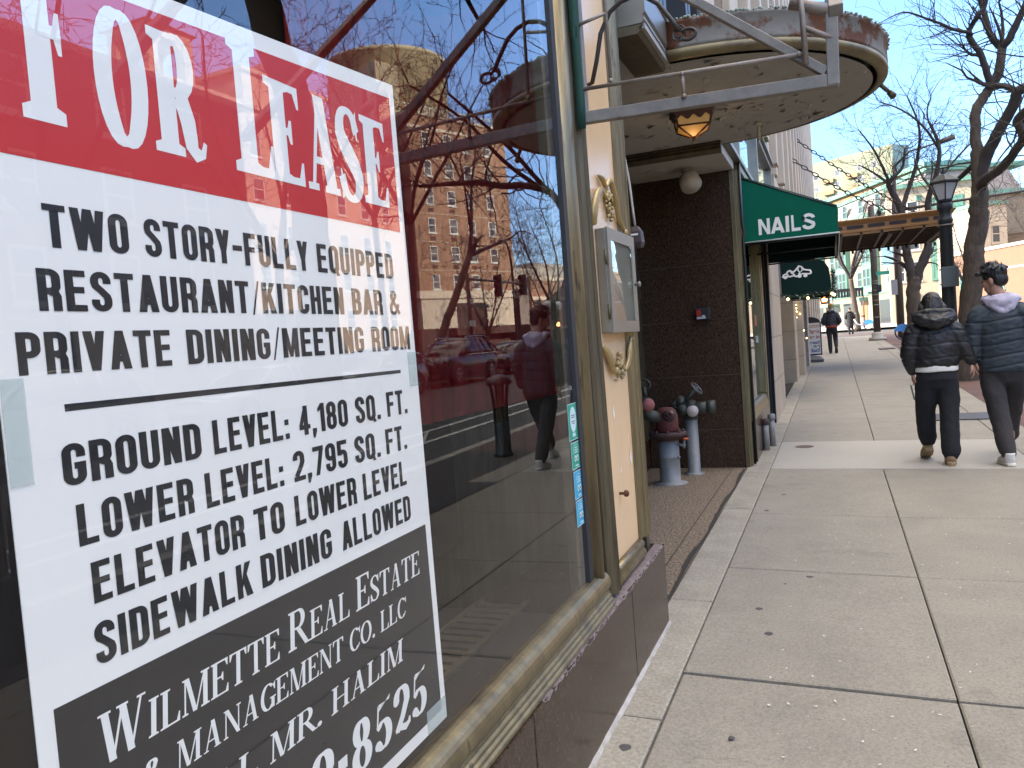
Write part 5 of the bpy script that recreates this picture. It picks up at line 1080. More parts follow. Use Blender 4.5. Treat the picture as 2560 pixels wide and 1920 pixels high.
def bollard(x, y, lab):
    z0 = gz(x, y); t = thing('bollard', lab, 'bollard', (x, y, z0), 'black cage-topped bollards'); c = (x, y, z0); b = MB()
    b.lathe([(.125, 0), (.125, .035), (.105, .05), (.098, .42), (.09, .43), (.0, .43)], c, 20); b.build('base', m_blk, t)
    b = MB()
    for k in range(4): a = pi / 4 + k * pi / 2; b.tube([(x + .08 * cos(a), y + .08 * sin(a), z0 + .40), (x + .085 * cos(a), y + .085 * sin(a), z0 + .7), (x + .125 * cos(a), y + .125 * sin(a), z0 + .95)], [(.022, .03)] * 3, 8)
    b.build('cage', m_blk, t)
    b = MB(); b.lathe([(.165, .92), (.175, .94), (.165, .97), (.13, 1.01), (.07, 1.04), (.0, 1.05)], c, 20); b.build('cap', m_blk, t)
    b = MB(); b.lathe([(.03, .43), (.03, .9), (.05, .93)], c, 10); b.build('lamp_tube', MPLAIN('amber_tube', (.30, .16, .05), .4), t)
bollard(3.09, 9.16, 'black bollard with open cage top seen in the glass just left of the mirrored walker')
bollard(3.09, 2.62, 'black bollard seen at the left edge of the glass beside the white poster')
# ------------------------------------------------------------------ hire bikes
def bike(x, y, rot, lab, dock=True):
    t = thing('hire_bike', lab, 'bicycle', (0, 0, 0), 'blue hire bikes'); mt = MPLAIN('tyre', (.02, .02, .02), .7); fr = MPLAIN('bike_silver', (.45, .47, .50), .4, .5); bl = MPLAIN('bike_blue', (.06, .25, .62), .4)
    for xx in (-.52, .52):
        b = MB(); b.tube([(xx + .31 * cos(a), 0, .335 + .31 * sin(a)) for a in [2 * pi * k / 28 for k in range(29)]], .024, 6, cap=False); w_ = b.build('wheel', mt, t)
        b = MB(); b.tube([(xx + .28 * cos(a), 0, .335 + .28 * sin(a)) for a in [2 * pi * k / 28 for k in range(29)]], .012, 5, cap=False)
        for k in range(14): a = 2 * pi * k / 14; b.tube([(xx, 0, .335), (xx + .27 * cos(a), 0, .335 + .27 * sin(a))], .0022, 3, cap=False)
        b.lathe([(.035, -.05), (.035, .05)], (xx, 0, .335), 10, 'y'); b.build('rim', fr, w_)
    b = MB(); b.tube([(-.52, 0, .335), (-.1, 0, .30), (.18, 0, .42), (.36, 0, .78)], [.03, .05, .055, .04], 8); b.tube([(-.1, 0, .3), (-.22, 0, .85)], .028, 8); b.tube([(.52, .06, .335), (.44, .04, .62), (.34, 0, 1.05)], .026, 8); b.tube([(.34, 0, 1.02), (.30, 0, 1.12), (.22, -.28, 1.16)], .016, 6); b.tube([(.30, 0, 1.12), (.22, .28, 1.16)], .016, 6); b.build('frame', fr, t)
    b = MB()
    for s in (-1, 1): b.prism([(-.52 + .345 * cos(a), .335 + .345 * sin(a)) for a in [radians(20 + 8 * k) for k in range(20)]] + [(-.52 + .12, .36), (-.30, .40)], lambda u, v, d: (u, s * (.045 + d), v), 0, .008)
    b.tube([(.52 + .35 * cos(a), 0, .335 + .35 * sin(a)) for a in [radians(30 + 10 * k) for k in range(13)]], [(.012, .035)] * 13, 6, side=(0, 0, 1)); b.build('mudguard', bl, t)
    b = MB(); b.loft([[(-.36, s * .02, .90), (-.34, s * .07, .93), (-.30, s * .08, .95), (-.10, s * .03, .95), (-.04, s * .015, .93)] for s in (-1, 0, 1)], closed=False); b.tube([(-.34, 0, .92), (-.08, 0, .93)], [.06, .025], 8); b.build('saddle', mt, t)
    b = MB(); b.loft([[(.40 + sx * w, sy * w * 1.2, z) for sx, sy in ((-1, -1), (1, -1), (1, 1), (-1, 1))] for w, z in ((.10, .86), (.14, 1.06))], smooth=False); b.build('basket', mt, t)
    t.rotation_euler = (0, 0, rot); t.location = (x, y, gz(3, y))
    return t
bike(3.98, 37.2, radians(6), 'blue and silver hire bike docked beside the brown poles, nearer one', True)
bike(2.35, 57.5, radians(175), 'hire bike with blue guard parked across the intersection, farther one')
dk = thing('bike_dock', 'black dock post holding the nearer hire bike', 'bike dock', (3.75, 36.9, gz(3, 37))); z0 = gz(3, 37)
bxs((3.66, 3.86, 36.7, 37.0, z0, z0 + .85)).build('post', m_black, dk, bevel=.03); bxs((3.62, 3.90, 36.66, 37.04, z0 + .8, z0 + .95)).build('head', m_black, dk, bevel=.03)
# ------------------------------------------------------------------ buildings across the street and beyond the crossing
m_wframe = MPLAIN('white_window_frame', (.62, .60, .55), .6); m_blind = M('window_blind_glass', (.20, .20, .19), .12, col2=(.045, .05, .055), ns=.6, amt=1.2, detail=2)
m_acg = MPLAIN('brown_grille', (.075, .035, .025), .7)
m_hotelb = MBRICK('tan_orange_brick', (.43, .215, .115), (.29, .145, .078), (.32, .25, .19), 1.0, .24, .085, .012, u=(.38, -.92), dirt=.35)
m_stone = M('pale_stone', (.60, .51, .40), .85, col2=(.47, .395, .305), ns=1.2, detail=10)
class Face:
    """a wall plane: origin P, horizontal direction d (unit), outward normal n"""
    def __init__(s, P, Q, flip=False):
        s.P = Vector((P[0], P[1], 0)); d = Vector((Q[0] - P[0], Q[1] - P[1], 0)); s.L = d.length; s.d = d.normalized(); s.n = Vector((-s.d.y, s.d.x, 0)) * (-1 if flip else 1)
    def pt(s, u, z, o=0.0): p = s.P + s.d * u + s.n * o; return Vector((p.x, p.y, z))
    def box(s, mb, u0, u1, z0, z1, o0, o1): return mb.obox(s.pt((u0 + u1) / 2, (z0 + z1) / 2, (o0 + o1) / 2), s.d * (u1 - u0) / 2, s.n * (o1 - o0) / 2, Vector((0, 0, (z1 - z0) / 2)))
    def window(s, root, u, z, w, h, fr=.09, mat=None, gl=None, mid=True, sill=True):
        b = MB(); F = lambda *a: s.box(b, *a)
        F(u, u + w, z, z + fr, -.02, .05); F(u, u + w, z + h - fr, z + h, -.02, .05); F(u, u + fr, z + fr, z + h - fr, -.02, .05); F(u + w - fr, u + w, z + fr, z + h - fr, -.02, .05)
        if mid: F(u + fr, u + w - fr, z + h * .5 - .04, z + h * .5 + .04, -.02, .045)
        if sill: F(u - .1, u + w + .1, z - .12, z - .002, -.02, .10)
        o = b.build('window', mat or m_wframe, root, fix=False)
        b = MB(); s.box(b, u + fr, u + w - fr, z + fr, z + h - fr, -.01, .012); b.build('pane', gl or m_blind, o, fix=False)
# --- brick hotel on the far corner
ht = thing('brick_hotel', 'tall tan brick hotel on a pale stone base, mirrored in the shop glass', 'hotel', (36.9, 69.1, 0))
A = Face((36.94, 69.1), (31.8, 81.6)); back = A.n * -16
def block(mb, F, u0, u1, z0, z1, dep, o=0.0): F.box(mb, u0, u1, z0, z1, -dep, o)
b = MB(); block(b, A, 0, 13.5, 7.4, 24.9, 16); b.build('wall', m_hotelb, ht)
b = MB(); block(b, A, .02, 13.48, -1, 6.6, 15.9, .03); b.build('stone_base', m_stone, ht)
b = MB(); block(b, A, -.25, 13.7, 6.6, 7.05, 16.2, .2); block(b, A, -.15, 13.6, 7.05, 7.4, 16.1, .1); block(b, A, -.06, 13.56, 23.55, 23.85, 16.1, .06); block(b, A, -.15, 13.6, 24.9, 25.15, 16.2, .14)
for z in (15.55, 18.4, 21.15, 12.7, 9.85): block(b, A, -.02, 13.52, z - .4, z - .34, 16.05, .03)
b.build('stone_band', m_stone, ht)
for r in range(6):
    for c, w in ((1.72, .95), (4.5, 1.08), (7.05, 1.10), (10.08, 1.08)):
        z = 21.83 - 2.86 * r; A.window(ht, c, z, w, 1.52)
ac = MB()
for r in range(6):
    for c in (1.85, 4.65, 7.25, 10.25): A.box(ac, c, c + .72, 21.83 - 2.86 * r - .72, 21.83 - 2.86 * r - .36, -.02, .03)
each(ac, 'vent_grille', m_acg, ht)
b = MB(); A.box(b, 4.6, 8.9, 3.6, 6.1, -.1, .045); A.box(b, 4.9, 6.5, 3.7, 5.8, -.1, .06); A.box(b, 6.9, 8.6, 3.7, 5.8, -.1, .06); b.build('portal', MPLAIN('dark_portal', (.05, .035, .03), .5), ht)
b = MB(); A.box(b, -2.0, 13.0, -.6, 3.5, .5, 2.2); A.box(b, 1.5, 12.0, 2.7, 3.4, 2.2, 3.4); b.build('entrance_screen', M('brown_hoarding', (.065, .03, .024), .7, ns=1), ht)
b = MB()
for k in range(40): u = .2 + k * .34; A.box(b, u, u + .05, 25.15, 25.95, -.3, -.25)
A.box(b, 0, 13.5, 25.9, 25.98, -.32, -.24); b.build('roof_rail', m_wframe, ht)
dr = thing('rooftop_drum', 'big beige cylindrical rooftop drum rising behind the brick hotel parapet', 'roof drum', (44.5, 79, 25)); b = MB(); b.lathe([(6.6, 24), (6.6, 33.3), (6.75, 33.35), (6.75, 33.75), (4.5, 34.5), (0, 34.8)], (44.5, 79.2, 0), 40); b.build('shell', M('beige_render', (.50, .43, .27), .8, col2=(.44, .375, .235), ns=.6), dr)
b = MB(); A.box(b, .5, 7.0, 24.9, 31.6, -14, -5.0); b.build('flat_wing', M('beige_render_shaded', (.40, .34, .22), .8, col2=(.35, .30, .2), ns=.6), dr)  # flat side of the drum, its shade painted in as darker render
# --- hotel wing, tower, tiled penthouse along the street
wg = thing('stucco_hotel_wing', 'pinkish stucco hotel wing with tiled roof and arched belvedere, reflected over the poster', 'hotel', (39, 50, 0)); B = Face((40, 30), (37.6, 68.0))
m_stuc = M('warm_stucco', (.58, .42, .31), .85, col2=(.48, .35, .26), ns=.8); m_tile = M('clay_tile', (.35, .17, .10), .8, col2=(.25, .11, .07), ns=3, stretch=(1, 8, 1))
b = MB(); block(b, B, 0, 38, -.5, 20.5, 15); block(b, B, 20, 30, 20.5, 24.3, 12, -2); block(b, B, 24, 28, 24.3, 26.2, 8, -3); b.build('wall', m_stuc, wg)
b = MB(); block(b, B, -.3, 38.2, 20.5, 20.9, 15.2, .3); block(b, B, 19.7, 30.2, 24.3, 24.6, 12.3, -1.7); b.build('cornice', m_stone, wg)
b = MB(); c0, c1 = B.pt(30.3, 20.9, 0), B.pt(38, 20.9, 0); e = -B.n * 11
b.add([c0, c1, c1 + e, c0 + e, (c0 + e * .5 + Vector((0, 0, 3.4))) + B.d * 1.5, (c1 + e * .5 + Vector((0, 0, 3.4))) - B.d * 1.5], [(0, 1, 5, 4), (1, 2, 5), (2, 3, 4, 5), (3, 0, 4)]); b.build('roof', m_tile, wg)
cp = B.pt(12.5, 20.9, -3); b = MB(); s_ = 1.9
for sx in (-1, 1):
    for sy in (-1, 1): b.obox(cp + B.d * sx * (s_ - .4) + B.n * sy * (s_ - .4) + Vector((0, 0, 1.6)), B.d * .42, B.n * .42, Vector((0, 0, 1.6)))
b.obox(cp + Vector((0, 0, 3.55)), B.d * s_, B.n * s_, Vector((0, 0, .35)))
for sx in (-1, 1):
    for k in range(8):
        a0, a1 = pi * k / 8, pi * (k + 1) / 8
        for o in (B.d, B.n):
            q = B.n if o is B.d else B.d
            p0 = cp + q * sx * (s_ - .1) + o * (1.05 * cos(a0)) + Vector((0, 0, 2.2 + 1.05 * sin(a0))); p1_ = cp + q * sx * (s_ - .1) + o * (1.05 * cos(a1)) + Vector((0, 0, 2.2 + 1.05 * sin(a1))); t0 = Vector((p0.x, p0.y, cp.z + 3.25)); t1_ = Vector((p1_.x, p1_.y, cp.z + 3.25))
            b.add([p0, p1_, t1_, t0] + [v - q * sx * .3 for v in (p0, p1_, t1_, t0)], [(0, 1, 2, 3), (7, 6, 5, 4), (0, 4, 5, 1)])
b.build('belvedere', m_stuc, wg, fix=False)
b = MB(); z = cp.z + 3.9; vs = [cp + B.d * sx * (s_ + .35) + B.n * sy * (s_ + .35) for sx, sy in ((-1, -1), (1, -1), (1, 1), (-1, 1))]; b.add([Vector((v.x, v.y, z)) for v in vs] + [Vector((cp.x, cp.y, z + 1.3))], [(0, 1, 4), (1, 2, 4), (2, 3, 4), (3, 0, 4), (3, 2, 1, 0)]); b.build('belvedere_roof', m_tile, wg)
for r in range(5):
    for c in range(11): B.window(wg, 1.5 + 3.3 * c, 17.0 - 3.3 * r, 1.2, 1.7)
# --- nearer row across the street
nr = thing('brick_apartment_row', 'brown brick block with white sash windows directly across the street, reflected over the poster', 'building', (19, 5, 0)); N_ = Face((19.3, -22), (19.3, 24.0)); m_brn = MBRICK('brown_brick', (.17, .095, .065), (.12, .07, .05), (.16, .13, .10), 1.0, .24, .085, .012, u=(0, 1))
b = MB(); block(b, N_, 0, 46, 3.2, 11.0, 14); block(b, N_, 2, 30, 11.0, 11.6, 13, -.3); b.build('wall', m_brn, nr)
b = MB(); block(b, N_, .02, 45.98, -.5, 3.0, 13.9, .03); b.build('stone_base', m_stone, nr); b = MB(); block(b, N_, -.1, 46.1, 3.0, 3.22, 14.1, .12); block(b, N_, -.15, 46.15, 10.9, 11.1, 14.2, .2); b.build('stone_band', m_stone, nr)
for r in range(3):
    for c in range(14): N_.window(nr, 1.2 + 3.2 * c, 8.6 - 2.6 * r + .1, 1.1, 1.6)
for c in range(9): N_.window(nr, 1.5 + 4.9 * c, .7, 2.6, 2.1, sill=False)
# --- low buildings at the right end of the reflection
lw = thing('low_brick_shop', 'low orange brick corner shop with pale stone bands, reflected beside the signals', 'shop', (34, 92, 0)); Q = Face((31, 84.5), (26.5, 104)); m_or = MBRICK('orange_brick', (.40, .19, .11), (.32, .15, .09), (.3, .24, .19), 1.0, .24, .085, .012, u=(.3, .95))
b = MB(); block(b, Q, 0, 20, -.5, 8.6, 10); b.build('wall', m_or, lw); b = MB(); block(b, Q, -.1, 20.1, 8.6, 9.0, 10.1, .15); block(b, Q, -.05, 20.05, 6.3, 6.7, 10.1, .08); block(b, Q, -.05, 20.05, 2.9, 3.2, 10.1, .1); b.build('stone_band', m_stone, lw)
b = MB()
for c in range(4): Q.box(b, 2 + 4.6 * c, 4.6 + 4.6 * c, .6, 2.8, -.05, .03)
each(b, 'shop_window', m_glassD, lw)
lw2 = thing('white_block_building', 'plain pale block building with twin rooftop flues behind the low brick shop', 'building', (48, 110, 0)); Q2 = Face((37.5, 91), (32.5, 112)); b = MB(); block(b, Q2, -1, 9, -.5, 11.2, 12); block(b, Q2, 9.0, 20, -.5, 12.2, 12, -1); b.build('wall', M('pale_block', (.36, .33, .29), .85, ns=1), lw2)
b = MB()
for u in (6.4, 7.2): p = Q2.pt(u, 11, -3); b.tube([p, p + Vector((0, 0, 2.6))], .28, 10)
each(b, 'flue', m_alum, lw2)
gw_ = thing('grey_brick_wall', 'long grey brick side wall behind the bare street trees in the reflection', 'wall', (33, 84, 0)); Q3 = Face((32.6, 81.8), (31.2, 85)); b = MB(); block(b, Q3, 0, 3.6, -.5, 8.0, 2); b.build('wall', MBRICK('grey_brick', (.27, .22, .18), (.22, .18, .15), (.25, .22, .2), 1.0, .24, .085, .012, u=(.3, .95)), gw_)
pw = thing('brick_planter_wall', 'low brick wall with stone cap behind the silver car in the reflection', 'planter wall', (16.2, 24, 0)); bxs((16.0, 16.5, 20.0, 29.0, -.1, 1.15)).build('wall', m_brn, pw); bxs((15.92, 16.58, 19.9, 29.1, 1.15, 1.32)).build('cap', m_stone, pw)

# ------------------------------------------------------------------ straight ahead, beyond the crossing
m_cream = M('cream_limestone', (.235, .196, .145), .85, col2=(.19, .157, .115), ns=.8, detail=10); m_pane = MPLAIN('dark_pane', (.045, .05, .055), .25, 0, .4); m_cream2 = M('cream_limestone_brightened', (.40, .33, .245), .85, col2=(.33, .27, .20), ns=.8, detail=10)  # second cream stone: colour brightened, standing in for sun it hardly gets
m_verd = M('verdigris', (.13, .28, .22), .8, col2=(.10, .215, .17), ns=1.5); m_slate = M('slate_mansard', (.28, .25, .23), .8, ns=2); m_tan2 = M('tan_upper_wall', (.23, .148, .072), .85, col2=(.195, .125, .06), ns=1)
ap = thing('apartment_tower', 'pale green-yellow apartment slab with orange balconies, farthest building beyond the golden canopy', 'apartment building', (5, 215, 0)); F = Face((-3.5, 222), (15.5, 210.3), True); m_apt = MBRICK('pale_tiled_slab', (.235, .225, .145), (.19, .215, .15), (.12, .15, .115), 1.0, 1.6, 1.45, .05, u=(.85, -.5), dirt=.12)
b = MB(); block(b, F, -14, F.L, -1, 42, 4); b.build('wall', m_apt, ap); G = Face((15.5, 210.3), (19, 213), True); b = MB(); block(b, G, .02, G.L, -1, 41.8, 3.5, .02); b.build('end_wall', M('green_end_wall', (.17, .23, .20), .8, ns=.5), ap)
b = MB(); m_bal = MPLAIN('orange_balcony', (.24, .155, .07), .7)
for r in range(9):
    for c in (4.1, 10.6): F.box(b, c, c + 3.0, 36.2 - 2.9 * r, 37.1 - 2.9 * r, 0, .7)
each(b, 'balcony', m_bal, ap)
for r in range(10):
    for c in (1.2, 7.2, 13.2, 16.8): F.window(ap, c, 37.6 - 2.9 * r, 1.5, 1.5, mid=False, sill=False)
th = thing('tan_hall', 'tan gabled hall with green copper cornice behind the mansard roof', 'building', (7, 136, 0)); F = Face((-6, 160.5), (13.6, 124.0), True); b = MB(); block(b, F, 0, F.L, -1, 21.6, 9); b.build('wall', m_tan2, th); b = MB(); block(b, F, -.5, F.L + .3, 21.6, 22.2, 9.3, .6); b.build('cornice', m_verd, th)
for c in range(9): F.window(th, 3 + 4.1 * c, 17.2, 1.3, 2.2)
ms = thing('mansard_building', 'cream stone corner building with green copper bays and slate mansard roof beyond the crossing', 'building', (5, 85, 0)); F = Face((-2.5, 113), (9.0, 86.4), True); L_ = F.L
b = MB(); block(b, F, 0, L_, -.5, 12.3, 12); b.build('wall', m_cream, ms)
b = MB(); block(b, F, -.4, L_ + .3, 12.3, 12.8, 12.4, .5); block(b, F, 0, L_, 3.9, 4.15, 12, .12); block(b, F, .3, L_ - .3, 15.1, 15.5, 11, -.9); b.build('cornice', m_verd, ms)
b = MB(); r0 = [F.pt(0, 12.8, .1), F.pt(L_, 12.8, .1), F.pt(L_, 12.8, -10), F.pt(0, 12.8, -10)]; r1_ = [F.pt(.6, 15.1, -1.1), F.pt(L_ - .6, 15.1, -1.1), F.pt(L_ - .6, 15.1, -9), F.pt(.6, 15.1, -9)]; b.loft([r0, r1_], smooth=False); b.build('mansard_roof', m_slate, ms)
bay = MB()
for c in (3.5, 10.5, 17.5, 24.3): block(bay, F, c, c + 2.9, 4.2, 12.0, .3, .55)
each(bay, 'bay', m_verd, ms)
for c in (3.5, 10.5, 17.5, 24.3):
    for z in (4.8, 7.4, 10.0):
        for du in (.12, 1.02, 1.95):
            Fb = Face((F.pt(0, 0, .55).x, F.pt(0, 0, .55).y), (F.pt(L_, 0, .55).x, F.pt(L_, 0, .55).y), True); Fb.window(ms, c + du, z, .82, 2.0, fr=.08, mat=m_verd, gl=m_pane, sill=False)
for c in (1.2, 8.0, 15.1, 22.0, 27.4):
    for z in (4.9, 7.5, 10.0): F.window(ms, c, z, 1.1, 1.7, mat=m_verd, gl=m_pane)
for c in (4.2, 8.2, 12.2, 16.2, 20.2, 24.2): F.window(ms, c, 13.1, 1.0, 1.5, mat=m_verd, gl=m_pane)
b = MB()
for c in (2, 6.5, 11, 20, 25.5): F.box(b, c, c + 3.2, .4, 3.2, -.1, .02)
each(b, 'shop_window', m_glassD, ms)
b = MB(); F.box(b, 15.6, 17.1, -.2, 3.3, -.1, .05); F.box(b, 27.2, 28.6, -.2, 3.0, -.1, .05); b.build('door', MPLAIN('brown_door', (.28, .12, .05), .5), ms)
b = MB(); F.box(b, 15.4, 17.3, 3.3, 3.7, 0, 1.0); F.box(b, 5.8, 10, 3.0, 3.3, 0, 1.3); F.box(b, 25, 29, 3.2, 3.6, 0, 1.2); b.build('awning', m_verd, ms)
sd_ = thing('stone_clock_wing', 'tall plain cream stone block with green copper bay and cornice right of the mansard building', 'building', (15, 80, 0)); F = Face((11.3, 72.2), (16.0, 75.0), True); F = Face((7.6, 86.2), (13.4, 86.0), True); b = MB(); block(b, F, -1.5, F.L, -.5, 13.6, 10); b.build('wall', m_cream2, sd_)
b = MB(); block(b, F, -1.7, F.L + .2, 13.6, 14.0, 10.2, .35); b.build('cornice', m_verd, sd_)
for z in (4.6, 7.6, 10.4): F.window(sd_, 2.2, z, 1.0, 1.9, mat=m_verd, gl=m_pane); F.window(sd_, 4.0, z, 1.0, 1.9, mat=m_verd, gl=m_pane); F.window(sd_, .2, z, 1.0, 1.9, gl=m_pane); F.window(sd_, -1.2, z, 1.0, 1.9, gl=m_pane)
b = MB(); F.box(b, 2.1, 5.1, 4.4, 12.4, -.2, .02); b.build('bay', m_verd, sd_)
wg2 = thing('stone_side_wing', 'lower cream stone wing with small framed windows at the right end of the stone block', 'building', (18, 80, 0)); F = Face((13.45, 81.4), (15.5, 82.8), True); b = MB(); block(b, F, 0, F.L, -.5, 10.6, 9); b.build('wall', m_cream2, wg2); b = MB(); block(b, F, -.1, F.L + .1, 10.6, 10.9, 9.2, .2); b.build('cornice', m_verd, wg2)
for z in (4.0, 7.2): F.window(wg2, .8, z, .9, 1.6, mat=m_cream2, gl=m_pane)
br_ = thing('orange_brick_shop', 'low orange brick building with white coping right of the big street tree', 'building', (13, 75, 0)); F = Face((10.9, 83.8), (16.6, 72.4), True); b = MB(); block(b, F, 0, F.L, -.5, 6.4, 8); b.build('wall', M('salmon_brick', (.20, .112, .070), .85, col2=(.155, .086, .054), ns=2), br_); b = MB(); block(b, F, -.1, F.L + .1, 6.4, 6.65, 8.2, .12); block(b, F, 0, F.L, 4.6, 4.75, 8, .06); b.build('coping', MPLAIN('white_coping', (.45, .41, .36), .8), br_)
for u in (1.5, 6.0): F.window(br_, u, 2.9, 1.3, 1.6, mat=m_verd, gl=MPLAIN('teal_glass', (.16, .30, .32), .1), mid=False)
bg_ = thing('tan_brick_block', 'tan brick block with pale trim at the far right edge behind the walkers', 'building', (22, 90, 0)); F = Face((16.4, 88), (25, 84), True); b = MB(); block(b, F, 0, F.L, -.5, 8.3, 8); b.build('wall', MBRICK('sandy_brick', (.27, .185, .12), (.22, .15, .095), (.25, .2, .15), 1.0, .5, .2, .02, u=(.9, -.4)), bg_)
b = MB(); block(b, F, -.1, F.L + .1, 8.3, 8.6, 8.2, .1); block(b, F, 0, F.L, 4.6, 4.9, 8, .08); b.build('trim', m_cream, bg_)
ba = thing('black_shop_awning', 'black flat shop awning with scalloped edge across the intersection', 'awning', (1.8, 60, 3)); b = MB(); b.box(.7, 2.85, 62.5, 64.5, 3.42, 3.62)
for k in range(11): b.box(.72 + k * .195, .88 + k * .195, 62.48, 62.5, 2.98, 3.42)
b.build('canopy', m_black, ba); MB().tube([(.75, 62.6, gz(1, 62)), (.75, 62.6, 3.45)], .04, 8).build('post', m_black, ba); MB().tube([(2.8, 62.6, gz(1, 62)), (2.8, 62.6, 3.45)], .04, 8).build('post', m_black, ba)
bn = thing('blue_banner', 'pale blue rectangular banner on the stone facade behind the brown poles', 'banner', (3, 66, 5)); bxs((4.3, 5.1, 66.0, 66.04, 5.2, 6.6)).build('cloth', MPLAIN('banner_blue', (.25, .45, .55), .8), bn); MB().tube([(4.25, 66.02, 6.62), (5.15, 66.02, 6.62)], .03, 6).build('rod', m_black, bn); MB().tube([(5.15, 66.02, .4), (5.15, 66.02, 6.7)], .05, 6).build('post', m_bpole, bn)
# --- traffic signals
m_sig = MPLAIN('signal_housing', (.03, .022, .02), .5)
def signal_head(name, lab, x, y, z, rot, hand=False, face=m_sig):
    t = thing(name, lab, 'traffic signal', (0, 0, 0)); b = MB(); b.box(-.17, .17, -.1, .1, 0, 1.05 if not hand else .45)
    n = 1 if hand else 3
    for k in range(n):
        if not hand: b.loft([[(.13 * cos(a), -.1 - (.2 if i else 0), .19 + .335 * k + .13 * sin(a)) for a in [radians(-20 + 22 * j) for j in range(11)]] for i in (0, 1)], closed=False)
    b.build('housing', face, t, fix=False); b = MB()
    if hand:
        b.box(-.10, .10, -.104, -.101, .12, .24)
        for k in range(4): b.box(-.10 + k * .052, -.062 + k * .052, -.104, -.101, .24, .34 + .02 * (k in (1, 2)))
        b.bar((.10, -.103, .15), (.15, -.103, .25), .04, .004, (0, 1, 0)); b.build('lit_hand', MEMIT('orange_led', (1, .22, .06), 5.0), t)
    else:
        for k in range(3): b.lathe([(.115, -.105), (.10, -.108), (0, -.11)], (0, 0, 0), 16, 'y') if False else b.tube([(0, -.101, .19 + .335 * k), (0, -.112, .19 + .335 * k)], .115, 14)
        b.build('lenses', MPLAIN('dark_lens', (.06, .02, .015), .2), t)
    t.rotation_euler = (0, 0, rot); t.location = (x, y, z); return t
ms_ = thing('signal_mast', 'brown signal mast with arm across the street, in front of the reflected hotel', 'signal mast', (14.2, 32, 0)); zz = gz(4, 32)
MB().tube([(14.2, 32, zz), (14.2, 32, 4.75)], [.10, .085], 10).build('post', m_bpole, ms_); MB().tube([(14.2, 32, 4.5), (14.0, 35.2, 4.5), (13.8, 38.0, 4.48)], [.06, .055, .05], 8).build('arm', m_galv, ms_)
bxs((14.08, 14.12, 31.7, 32.3, 2.35, 2.62), (14.08, 14.12, 31.95, 32.25, 3.35, 3.6)).build('sign_plate', m_white_v, ms_); bxs((14.12, 14.16, 32.1, 34.0, 3.2, 3.4)).build('street_name_plate', MPLAIN('plate_green', (.03, .16, .09), .5), ms_)
signal_head('traffic_signal', 'dark three-lens traffic signal hung on the mast arm left of the far street lamp', 13.95, 34.9, 3.75, radians(0))
signal_head('traffic_signal', 'small dark traffic signal at the outer end of the mast arm', 13.8, 37.8, 3.9, radians(10))
sp_ = thing('corner_signal_post', 'grey signal post with twin acorn lamps beside the mirrored head', 'signal post', (14.6, 44, 0)); MB().tube([(14.6, 44, gz(4, 44)), (14.6, 44, 3.9)], .07, 8).build('post', m_galv, sp_)
b = MB(); b.tube([(14.6, 43.6, 3.3), (14.6, 45.2, 3.3)], .04, 6)
for y in (43.4, 45.4): b.tube([(14.6, y, 2.9), (14.6, y, 3.35)], .05, 6)
b.build('arm', m_bpole, sp_); b = MB()
for y in (43.4, 45.4): b.sphere((14.6, y, 3.55), .26, 12, 8)
each(b, 'acorn_globe', m_frost, sp_)
signal_head('traffic_signal', 'grey traffic signal seen edge on above the mirrored walker', 14.3, 41.4, 2.75, radians(60), face=m_galv)
signal_head('traffic_signal', 'dark traffic signal on the corner post above the glowing orange hand', 14.4, 44.0, 2.65, radians(-20))
signal_head('pedestrian_signal', 'pedestrian signal showing a glowing orange hand in the window reflection', 14.2, 43.9, 2.15, radians(-60), True)
signal_head('pedestrian_signal', 'pedestrian signal with orange hand at the end of the limestone wall ahead', .35, 45.2, 2.30, radians(0), True)
MB_ = thing('signal_bracket', 'thin post carrying the pedestrian signal at the end of the limestone wall', 'post', (.55, 45.3, 0)); MB().tube([(.58, 45.3, gz(.5, 45)), (.58, 45.3, 3.4)], .05, 8).build('post', m_black, MB_)
sp3 = thing('street_light', 'curved-arm street light leaning over the far kerb in the reflection', 'street light', (14.9, 38.6, 0)); MB().tube([(15.2, 39.9, gz(4, 39)), (15.2, 39.9, 5.6), (15.1, 39.5, 6.4), (14.8, 38.4, 6.75), (14.5, 37.0, 6.7)], [.08, .06, .055, .05, .05], 8).build('pole', m_bpole, sp3); b = MB(); b.tube([(14.5, 37.2, 6.70), (14.4, 36.9, 6.68), (14.35, 36.4, 6.62)], [(.05, .05), (.16, .09), (.10, .05)], 10); b.build('lamp_head', m_galv, sp3)
# ------------------------------------------------------------------ bare trees
m_bark = M('grey_brown_bark', (.115, .085, .062), .95, col2=(.045, .034, .026), ns=9, amt=1.0, bump=1.0, bs=14, stretch=(3, 3, .6), detail=12)
m_twig = M('twig_bark', (.060, .046, .040), .9, col2=(.035, .027, .024), ns=6)
def bez(pts, n=5):
    """smooth a polyline of (point, radius)"""
    P = [(Vector(p[:3]), p[3]) for p in pts]; out = []
    for i in range(len(P) - 1):
        a = P[max(i - 1, 0)]; b = P[i]; c = P[i + 1]; d = P[min(i + 2, len(P) - 1)]
        for k in range(n):
            t = k / n; q = 0.5 * ((2 * b[0]) + (c[0] - a[0]) * t + (2 * a[0] - 5 * b[0] + 4 * c[0] - d[0]) * t * t + (-a[0] + 3 * b[0] - 3 * c[0] + d[0]) * t ** 3)
            out.append((q, b[1] + (c[1] - b[1]) * t))
    out.append(P[-1]); return out
